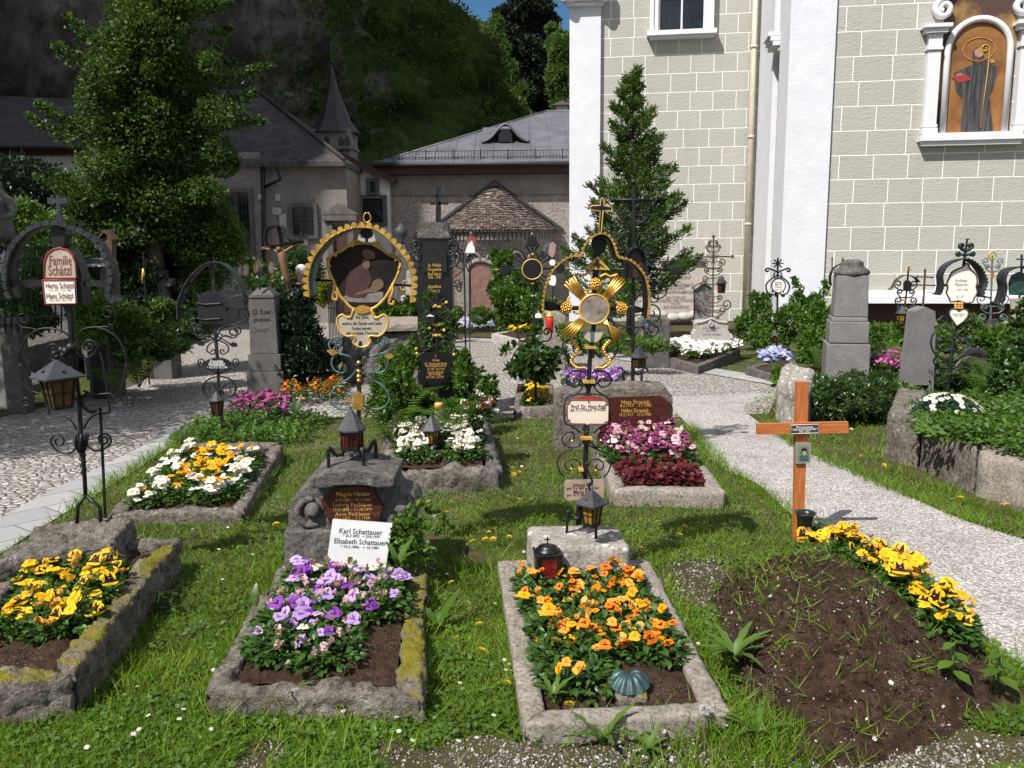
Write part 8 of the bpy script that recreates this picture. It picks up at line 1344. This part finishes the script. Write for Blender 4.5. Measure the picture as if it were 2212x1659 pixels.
fern(gp(850, 880, 6.9, .12), 11, 1.15, 'tall fern behind the white pansies beside the golden cross', 1); fern(gp(985, 885, 6.8, .15), 9, 1.05, 'fern arching over the bouquet at the white pansy bed', 2); fern(gp(1920, 800, 11.8, .1), 9, 1.1, 'fern at the foot of the grey obelisk', 3); fern(gp(2115, 840, 9.2, .2), 10, 1.0, 'fern in front of the pink curved headstone', 4); fern(gp(290, 700, 10.4, .2), 10, 1.2, 'pale fern among the shrubs at left', 5); fern(gp(240, 735, 10.0, .2), 8, .9, 'fern beside the stone block at left', 6); fern(gp(1770, 760, 12.4, .1), 8, 1.1, 'fern left of the grey obelisk base', 7); fern(gp(2180, 860, 8.6, .2), 8, .9, 'fern below the creeper at the right edge', 8)
# bouquet
b_ = AT(1030, 905, 6.85); b_.z = .12; t_ = thing('flower_bouquet', b_, 'bouquet of white and salmon flowers in a dark grave vase', 'bouquet'); mb = MB(); mb.lathe([(.012, -.1), (.03, .05), (.05, .17), (.046, .18)], (0, 0, 0), 14); mb.build('vase', blackp, t_)
def carn(s, seed, m):
    r = random.Random(seed); mb = MB()
    for k in range(26): d = Vector((r.gauss(0, 1), r.gauss(0, 1), r.gauss(.6, .8))).normalized(); n = d.orthogonal().normalized(); mb.add([d * s * .15, d * s * .7 + n * s * .3, d * s * 1.0, d * s * .7 - n * s * .3], [(0, 1, 2, 3)])
    o = mb.build('blossom', m); me = o.data; bpy.data.objects.remove(o); return me
CN = [carn(.024, 1, pwh), carn(.022, 2, psal), carn(.02, 3, pred), carn(.024, 4, pwh)]; rr = random.Random(5)
for k in range(44): a = rr.uniform(0, 6.28); q = math.sqrt(rr.random()); link('blossom', CN[rr.choice((0, 0, 3, 1, 1, 2))], t_, (.15 * q * math.cos(a) + .03, .1 * q * math.sin(a), .40 - .12 * q * q + rr.uniform(-.08, .05)))
foliage('leaves', t_, [((.02, 0, .28), (.12, .09, .12))], 260, .06, g_box, LEAF, .2, seed=5)
# leafy plant right of the scrolled headstone, hart's tongue, weeds
shrub('leafy plant with compound leaves right of the scrolled headstone', 'plant', [(880, 1150, 34, 40, 4.2, .1), (900, 1195, 34, 26, 4.15, .1)], 420, .042, g_bush, 'leafy_plant', 28, LEAF2, sprays=[([(880, 1170), (920, 1110), (958, 1120)], 45, .02), ([(880, 1180), (930, 1150), (975, 1135)], 45, .02), ([(870, 1150), (890, 1100), (930, 1085)], 40, .02), ([(890, 1190), (925, 1200), (950, 1235)], 40, .02)], up=.1)
def strap(loc, leaves, label, name='strap_leaf_plant', m=None, cat='plant', w_=.03, wav=.12):
    t_ = thing(name, loc, label, cat)
    for L, az, arch in leaves:
        mb = MB(); d = Vector((math.cos(az), math.sin(az), 0)); s = Vector((-d.y, d.x, 0)); n = 12; rows = []
        for i in range(n + 1): f = i / n; p = d * L * (f * .35 + arch * f * f * .65) + Vector((0, 0, L * (f - arch * .55 * f * f))); ww = w_ * math.sin(math.pi * (.12 + .86 * f)) ** .7 * (1 + wav * math.sin(f * 22)); rows.append((p - s * ww + Vector((0, 0, .25 * ww)), p, p + s * ww + Vector((0, 0, .25 * ww))))
        mb.sheet(lambda u, v: rows[round(v * n)][round(u * 2)], 2, n); mb.build('leaf', m or g_ivy, t_)
strap(G(948, 1360), [(.21, .6, .35), (.17, 2.6, .9), (.12, .1, .9), (.12, 4.2, 1.0), (.09, 1.5, .5)], "hart's tongue fern growing at the kerb right of the purple pansies", 'strap_fern', cat='fern', w_=.022)
strap(G(545, 1320), [(.13, 1.4, .2), (.08, 4, .7), (.07, 2.6, .6)], 'dark upright strap fern at the left kerb of the purple pansies', 'strap_fern', g_box, 'fern', .02)
strap(G(640, 900), [(.26, 1.2, .2), (.24, 2.0, .3), (.2, .6, .4), (.2, 2.8, .5)], 'upright strap leaves in shade below the ivy mound', m=g_box, w_=.025)
strap(AT(860, 1225, 4.0), [(.16, .9, .5), (.14, 2.4, .4), (.12, .2, .7), (.13, 4.4, .6)], 'strap leaves at the right foot of the marble tablet', w_=.018)
g_weed = leafm('weed_green', (.06, .13, .016), (.12, .21, .03), .5, .35)
for k, (u, v, n, L, lb) in enumerate(((1585, 1430, 12, .20, 'tall leafy weed at the foot of the soil mound'), (1565, 1425, 6, .10, 'small dark leafed weed right of the smooth kerb'), (1300, 1610, 7, .17, 'dandelion leaves lying on gravel in front of the smooth kerb'), (1400, 1625, 9, .12, 'broad weed in front of the smooth kerb'), (1640, 1600, 12, .15, 'grassy weed clump at the right front corner of the smooth kerb'), (1520, 1590, 9, .13, 'dandelion plant beside the white seed head'), (640, 1500, 4, .08, 'little weed on the front kerb of the purple pansies'), (660, 1600, 5, .1, 'single dock leaf in the foreground grass'), (1195, 1510, 9, .12, 'dandelion plant at the left front corner inside the smooth kerb'), (190, 1440, 8, .14, 'dock leaves at the mossy left kerb'), (1330, 1080, 5, .1, 'dark dock leaf at the magenta bed kerb'))):
    r = random.Random(k); p = G(u, v, .08 if k in (6, 8) else (.07 if k < 2 else 0)); strap(p, [(L * r.uniform(.6, 1.1), 6.283 * i / n + r.uniform(-.4, .4), r.uniform(.5, 1.1)) for i in range(n)], lb, 'weed', g_weed, 'weed', .16 * L ** .8 * .35, .25)
t_ = thing('seedling', Vector(mound(.62, .86)) + mc, 'two young nettle like seedlings on the front of the soil mound', 'seedling'); mb = MB()
for bx, by, h in ((0, 0, .16), (.16, -.03, .13)):
    mb.tube([(bx, by, -.02), (bx, by, h)], .004, 5, 1)
    for j in range(4):
        for s in (0, 3.14): a = j * 1.57 + s + .4; z = h * (.3 + .23 * j); l = .075 - .008 * j; M = Euler((-.1, 0, a)).to_matrix(); mb.add([M @ (Vector(p) * l * 1.2) + Vector((bx, by, z)) for p in LEAF2[0]], LEAF2[1], 0, True)
mb.build('leaves', [g_fern, stem_m], t_)
mb = MB()
for k in range(10):                                       # small leafed seedling beside the mossy kerb
    a = k * 2.4; c = Vector((.07 * math.sqrt(k) * math.cos(a) * .5, .07 * math.sqrt(k) * math.sin(a) * .4, 0)); h = .10 + .02 * (k % 3); mb.tube([c, c + Vector((.02, 0, h))], .002, 4, 1)
    for j in range(7): M = Euler((0, .2, j * 2.4)).to_matrix(); mb.add([M @ (Vector(p) * .034) + c + Vector((.02 * j / 7, 0, h * (j + 1) / 7)) for p in LEAF2[0]], LEAF2[1], 0, True)
o = mb.build('sapling_shoots', [g_box, stem_m], None, G(345, 1330)); tag(o, 'small leafy shoots in the grass beside the mossy kerb', 'shoots')
# dandelions and daisies, seed head
def dande(seed):
    r = random.Random(seed); mb = MB()
    for k in range(46): a = k * 2.4; q = .018 * math.sqrt(k / 46); d = Vector((math.cos(a), math.sin(a), 0)); c = d * q + Vector((0, 0, .006 - q * .2)); mb.add([c - Vector((-d.y, d.x, 0)) * .002, c + Vector((-d.y, d.x, 0)) * .002, c + d * .009 + Vector((0, 0, .006 * (1 - k / 60)))], [(0, 1, 2)])
    mb.tube([(0, 0, 0), (.01, 0, -.05)], .0022, 4, 1); o = mb.build('d', [py, stem_m]); me = o.data; bpy.data.objects.remove(o); return me
DD = [dande(i) for i in range(3)]; rr = random.Random(12)
DPX = [(1040, 1405), (985, 1378), (1010, 1302), (1035, 1348), (975, 1258), (1055, 1150), (1070, 1142), (965, 1107), (985, 1077), (1122, 1020), (1110, 1025), (1120, 1078), (1352, 1122), (1386, 1122), (1420, 1128), (1508, 1130), (1565, 1132), (1480, 1138), (1467, 1155), (1382, 1183), (1108, 1010), (1048, 1165), (1037, 1122), (595, 1115), (596, 1132), (600, 1138), (505, 1470), (1860, 985), (1930, 940), (1927, 965), (1935, 970), (1910, 1005), (2075, 1075), (2165, 1090), (2175, 1090), (1610, 1043), (1230, 1520), (1095, 1475), (668, 1155), (1065, 1165), (1020, 1170), (1100, 1160)]
for u, v in DPX: o = tag(link('dandelion', DD[rr.randrange(3)], None, G(u, v, .05 + rr.uniform(0, .02))), 'yellow dandelion flower in the lawn', 'dandelion', 'dandelions in the lawn'); o.rotation_euler = (rr.uniform(-.1, .6), rr.uniform(-.4, .4), rr.uniform(0, 6)); o.scale = (rr.uniform(.7, 1.05),) * 3
# lawn mask in picture coordinates turned into ground polygons
def poly(L): return np.array([G(*p).xy for p in L])
def inside(P, pl):
    x, y = P[:, 0], P[:, 1]; r = np.zeros(len(P), bool); j = len(pl) - 1
    for i in range(len(pl)):
        xi, yi = pl[i]; xj, yj = pl[j]; c = ((yi > y) != (yj > y)) & (x < (xj - xi) * (y - yi) / (yj - yi + 1e-12) + xi); r ^= c; j = i
    return r
EX = [poly(L) for L in ([(-900, 1100), (-500, 960), (0, 890), (180, 850), (300, 818), (390, 760), (480, 700), (545, 665), (640, 640), (1000, 733), (1180, 742), (1340, 772), (1530, 800), (1690, 826), (1650, 850), (1610, 878), (1650, 920), (1735, 985), (1830, 1018), (1935, 1066), (2060, 1122), (2149, 1152), (2300, 1200), (2450, 1280), (2760, 1420), (2500, 1640), (2212, 1452), (2090, 1345), (1975, 1230), (1822, 1167), (1716, 1119), (1630, 1045), (1555, 1008), (1490, 925), (1460, 895), (1000, 895), (860, 895), (660, 895), (522, 868), (430, 928), (377, 957), (290, 1017), (145, 1106), (0, 1199), (-250, 1345)], [(-250, 1590), (110, 1560), (392, 1185), (30, 1195)], [(420, 1548), (915, 1555), (924, 1258), (606, 1235)], [(1135, 1590), (1580, 1565), (1404, 1215), (1078, 1215)], [(226, 1112), (527, 1106), (614, 978), (402, 972)], [(810, 1055), (1090, 1050), (1056, 920), (832, 920)], [(1322, 1082), (1572, 1085), (1476, 970), (1282, 970)], [(1910, 1010), (1985, 1050), (2105, 1090), (2330, 1150), (2330, 930), (1930, 930)], [(1530, 1260), (1745, 1180), (2290, 1510), (1660, 1680)])]
def lawn(n, seed, vmin=745, vmax=1760, thin=True):
    r = np.random.default_rng(seed); out = []
    u = r.uniform(-60, 2290, n); v = vmin + (vmax - vmin) * r.random(n); P = np.array([tuple(G(a, b_)) for a, b_ in zip(u, v)]); k = np.ones(n, bool)
    for e in EX: k &= ~inside(P, e)
    dn = np.array([noise.noise(Vector((p[0] * 1.3, p[1] * 1.3, 3))) + .6 * noise.noise(Vector((p[0] * 4, p[1] * 4, 8))) for p in P])
    if thin: bare = np.clip((v - 1560) / 90, 0, 1) * .2 + np.clip(1 - np.hypot((u - 1480) / 130, (v - 1260) / 90), 0, 1) * .9 + np.clip(1 - np.hypot((u - 1900) / 420, (v - 1610) / 110), 0, 1) * .8; k &= dn > bare * 1.5 - .55
    return P[k], u[k], v[k], r, dn[k]
P, u, v, r, dn = lawn(230000, 1); n = len(P); dist = np.hypot(P[:, 0], P[:, 1]); a = r.random(n) * 6.283; D = np.stack([np.cos(a) * .75, np.sin(a) * .75, r.uniform(.35, 1.2, n)], 1); Lg = r.uniform(.028, .062, n) * (1 + .5 * dn) * np.where(r.random(n) > .985, 2.0, 1); S = np.stack([np.maximum(.0042, .00085 * dist), Lg, Lg], 1)
tag(inst('grass', *BLADE, P - [0, 0, .004], frames(D, r.normal(size=(n, 3)) + [0, 0, .4]), S, g_grass), 'short sunlit lawn grass between the graves', 'grass', kind='stuff')
# long grass along kerbs
E_ = []
rr = random.Random(21)
for L in ([(420, 1556), (915, 1562)], [(1138, 1598), (1590, 1570)], [(1405, 1215), (1590, 1540)], [(1078, 1240), (1130, 1580)], [(606, 1240), (418, 1548)], [(924, 1265), (918, 1552)], [(110, 1566), (394, 1190)], [(226, 1116), (530, 1110)], [(530, 1108), (618, 985)], [(810, 1062), (1090, 1054)], [(1322, 1086), (1575, 1088)], [(1910, 1012), (2110, 1095)], [(1575, 1085), (1480, 970)], [(2110, 1095), (2330, 1150)], [(1490, 925), (1555, 1008)], [(1555, 1008), (1716, 1119)], [(1716, 1119), (1975, 1230)], [(1640, 915), (1735, 980)], [(1735, 980), (1935, 1066)], [(1935, 1066), (2150, 1150)], [(145, 1108), (427, 932)]):
    A, B = G(*L[0]), G(*L[1]); k = int((B - A).length * 260); E_ += [tuple(A.lerp(B, rr.random()) + Vector((rr.gauss(0, .025), rr.gauss(0, .025), 0))) for _ in range(k)]
for u_, v_, s_, k in ((1650, 1600, .10, 500), (1600, 1620, .12, 400), (300, 1480, .1, 300), (560, 1260, .08, 160), (1500, 1700, .15, 300), (1040, 1240, .12, 200), (2190, 1470, .08, 200), (700, 1640, .2, 300)):
    c = G(u_, v_); E_ += [(c.x + rr.gauss(0, s_), c.y + rr.gauss(0, s_), c.z) for _ in range(k)]
P2 = np.array(E_); n = len(P2); r = np.random.default_rng(4); a = r.random(n) * 6.283; D = np.stack([np.cos(a) * .5, np.sin(a) * .5, r.uniform(.6, 1.2, n)], 1); Lg = r.uniform(.05, .14, n)
tag(inst('tall_grass', *BLADE, P2, frames(D, r.normal(size=(n, 3))), np.stack([np.full(n, .0048), Lg, Lg], 1), g_grass), 'longer untrimmed grass along the grave kerbs', 'grass', kind='stuff')
P, u, v, r, dn = lawn(46000, 2, 800); k = (dn > -.1) | (v > 1500); P, dn = P[k], dn[k]; n = len(P); a = r.random(n) * 6.283; D = np.stack([np.cos(a), np.sin(a), r.uniform(.1, .7, n)], 1); dist = np.hypot(P[:, 0], P[:, 1])
tag(inst('lawn_weeds', *LEAF2, P + np.stack([0 * a, 0 * a, r.uniform(.004, .03, n)], 1), frames(D, r.normal(size=(n, 3)) * .3 + [0, 0, 1]), r.uniform(.014, .034, n) * np.maximum(1, dist / 7), g_weed), 'clover and other small leaves growing in the lawn', 'lawn weeds', kind='stuff')
P, u, v, r, dn = lawn(700, 5, 850, 1640, False)
for k in range(min(85, len(P))): o = tag(link('daisy', DS, None, Vector(P[k]) + Vector((0, 0, .045))), 'tiny white daisy in the lawn', 'daisy', 'daisies in the lawn'); o.rotation_euler = (.4 * math.sin(k), .3 * math.cos(k * 3), k); o.scale = (max(1, P[k][1] / 5),) * 3
for k, (u_, v_) in enumerate(((1090, 1425), (1100, 1435), (1112, 1437), (1105, 1448), (268, 1500), (320, 1545), (300, 1575), (455, 1575), (905, 1330))): o = tag(link('daisy', DS, None, G(u_, v_, .045)), 'tiny white daisy in the lawn', 'daisy', 'daisies in the lawn'); o.rotation_euler = (.3, 0, k); o.scale = (.95,) * 3
b_ = G(1527, 1597); t_ = thing('dandelion_seed_head', b_, 'fluffy white dandelion seed head on a thin stalk at the front kerb corner', 'dandelion'); mb = MB(); mb.tube([(0, 0, 0), (-.01, 0, .1)], .0025, 5); mb.build('stalk', stem_m, t_); r = np.random.default_rng(2); d = rdir(420, r)
inst('fluff', [(-.5, 0, 0), (.5, 0, 0), (0, 1, 0)], [(0, 1, 2)], np.array([-.01, 0, .115]) + d * .008, frames(d, r.normal(size=(420, 3))), np.stack([np.full(420, .0022), np.full(420, .016), np.full(420, 1)], 1), plain('seed_fluff', (.5, .5, .47), .9), t_)
# pebbles on bare ground and on the mound
ICO = ([(1, 0, 0), (-1, 0, 0), (0, 1, 0), (0, -1, 0), (0, 0, 1), (0, 0, -1), (.62, .62, .5), (-.6, .62, .5), (-.62, -.6, .5), (.6, -.62, .5)], [(4, 0, 6), (4, 6, 2), (4, 2, 7), (4, 7, 1), (4, 1, 8), (4, 8, 3), (4, 3, 9), (4, 9, 0), (0, 2, 6), (2, 1, 7), (1, 3, 8), (3, 0, 9)])
pebm, t, b = nodes('pebble_stone'); g = N(t, 'ShaderNodeNewGeometry'); t.links.new(ramp(t, g.outputs['Random Per Island'], [(0, (.10, .085, .07)), (.4, (.22, .195, .17)), (.85, (.36, .335, .31)), (1, (.55, .53, .5))]), b.inputs['Base Color']); b.inputs['Roughness'].default_value = .85
pt = []; rr = random.Random(31)
while len(pt) < 9500:
    u_, v_ = rr.choice(((rr.uniform(-60, 2270), 1560 + 160 * rr.random() ** .6), (rr.uniform(-60, 2270), 1600 + 160 * rr.random()), (rr.gauss(1490, 90), rr.gauss(1270, 60)), (rr.gauss(1640, 90), rr.gauss(1530, 60)), (rr.gauss(1250, 260), rr.gauss(1635, 30)), (rr.gauss(1900, 200), rr.gauss(1640, 40))))
    p = G(u_, v_)
    if noise.noise(p * 2.2) + rr.uniform(-.3, .5) > 0 and not any(inside(np.array([[p.x, p.y]]), e)[0] for e in EX[1:6]): pt.append((p.x, p.y, p.z + .002))
for k in range(650):
    p = Vector(mound(rr.uniform(.02, .75) ** 1.3, rr.uniform(.15, .98))) + mc; pt.append(tuple(p))
T = np.array(pt); n = len(T); r = np.random.default_rng(3); s = r.uniform(.0025, .007, n) * np.where(r.random(n) > .97, 1.9, 1)
tag(inst('gravel', *ICO, T, frames(rdir(n, r), rdir(n, r)), np.stack([s, s * r.uniform(.7, 1.2, n), s * .7], 1), pebm, smooth=True), 'loose pale gravel scattered over the bare foreground and soil', 'gravel', kind='stuff')
cr = np.array([tuple(Vector(mound(rr.uniform(.04, .9), rr.uniform(.05, .97))) + mc) for _ in range(3200)]); n = len(cr); s = r.uniform(.003, .011, n) * np.where(r.random(n) > .96, 1.8, 1)
tag(inst('soil_crumbs', *ICO, cr, frames(rdir(n, r), rdir(n, r)), np.stack([s, s * r.uniform(.7, 1.2, n), s * .8], 1), soilm, smooth=True), 'crumbly clods of dark soil on the mound', 'soil crumbs', kind='stuff')
# sparse grass blades on the mound
P3 = np.array([tuple(Vector(mound(rr.uniform(.05, .7), rr.uniform(.1, .97))) + mc) for _ in range(240) for __ in [0]]); P3 = np.repeat(P3, 4, 0); n = len(P3); a = r.random(n) * 6.283; D = np.stack([np.cos(a) * .8, np.sin(a) * .8, r.uniform(.3, 1, n)], 1); Lg = r.uniform(.03, .11, n)
tag(inst('mound_grass', *BLADE, P3, frames(D, r.normal(size=(n, 3))), np.stack([np.full(n, .004), Lg, Lg], 1), g_grass), 'thin grass blades sprouting on the soil mound', 'grass', kind='stuff')
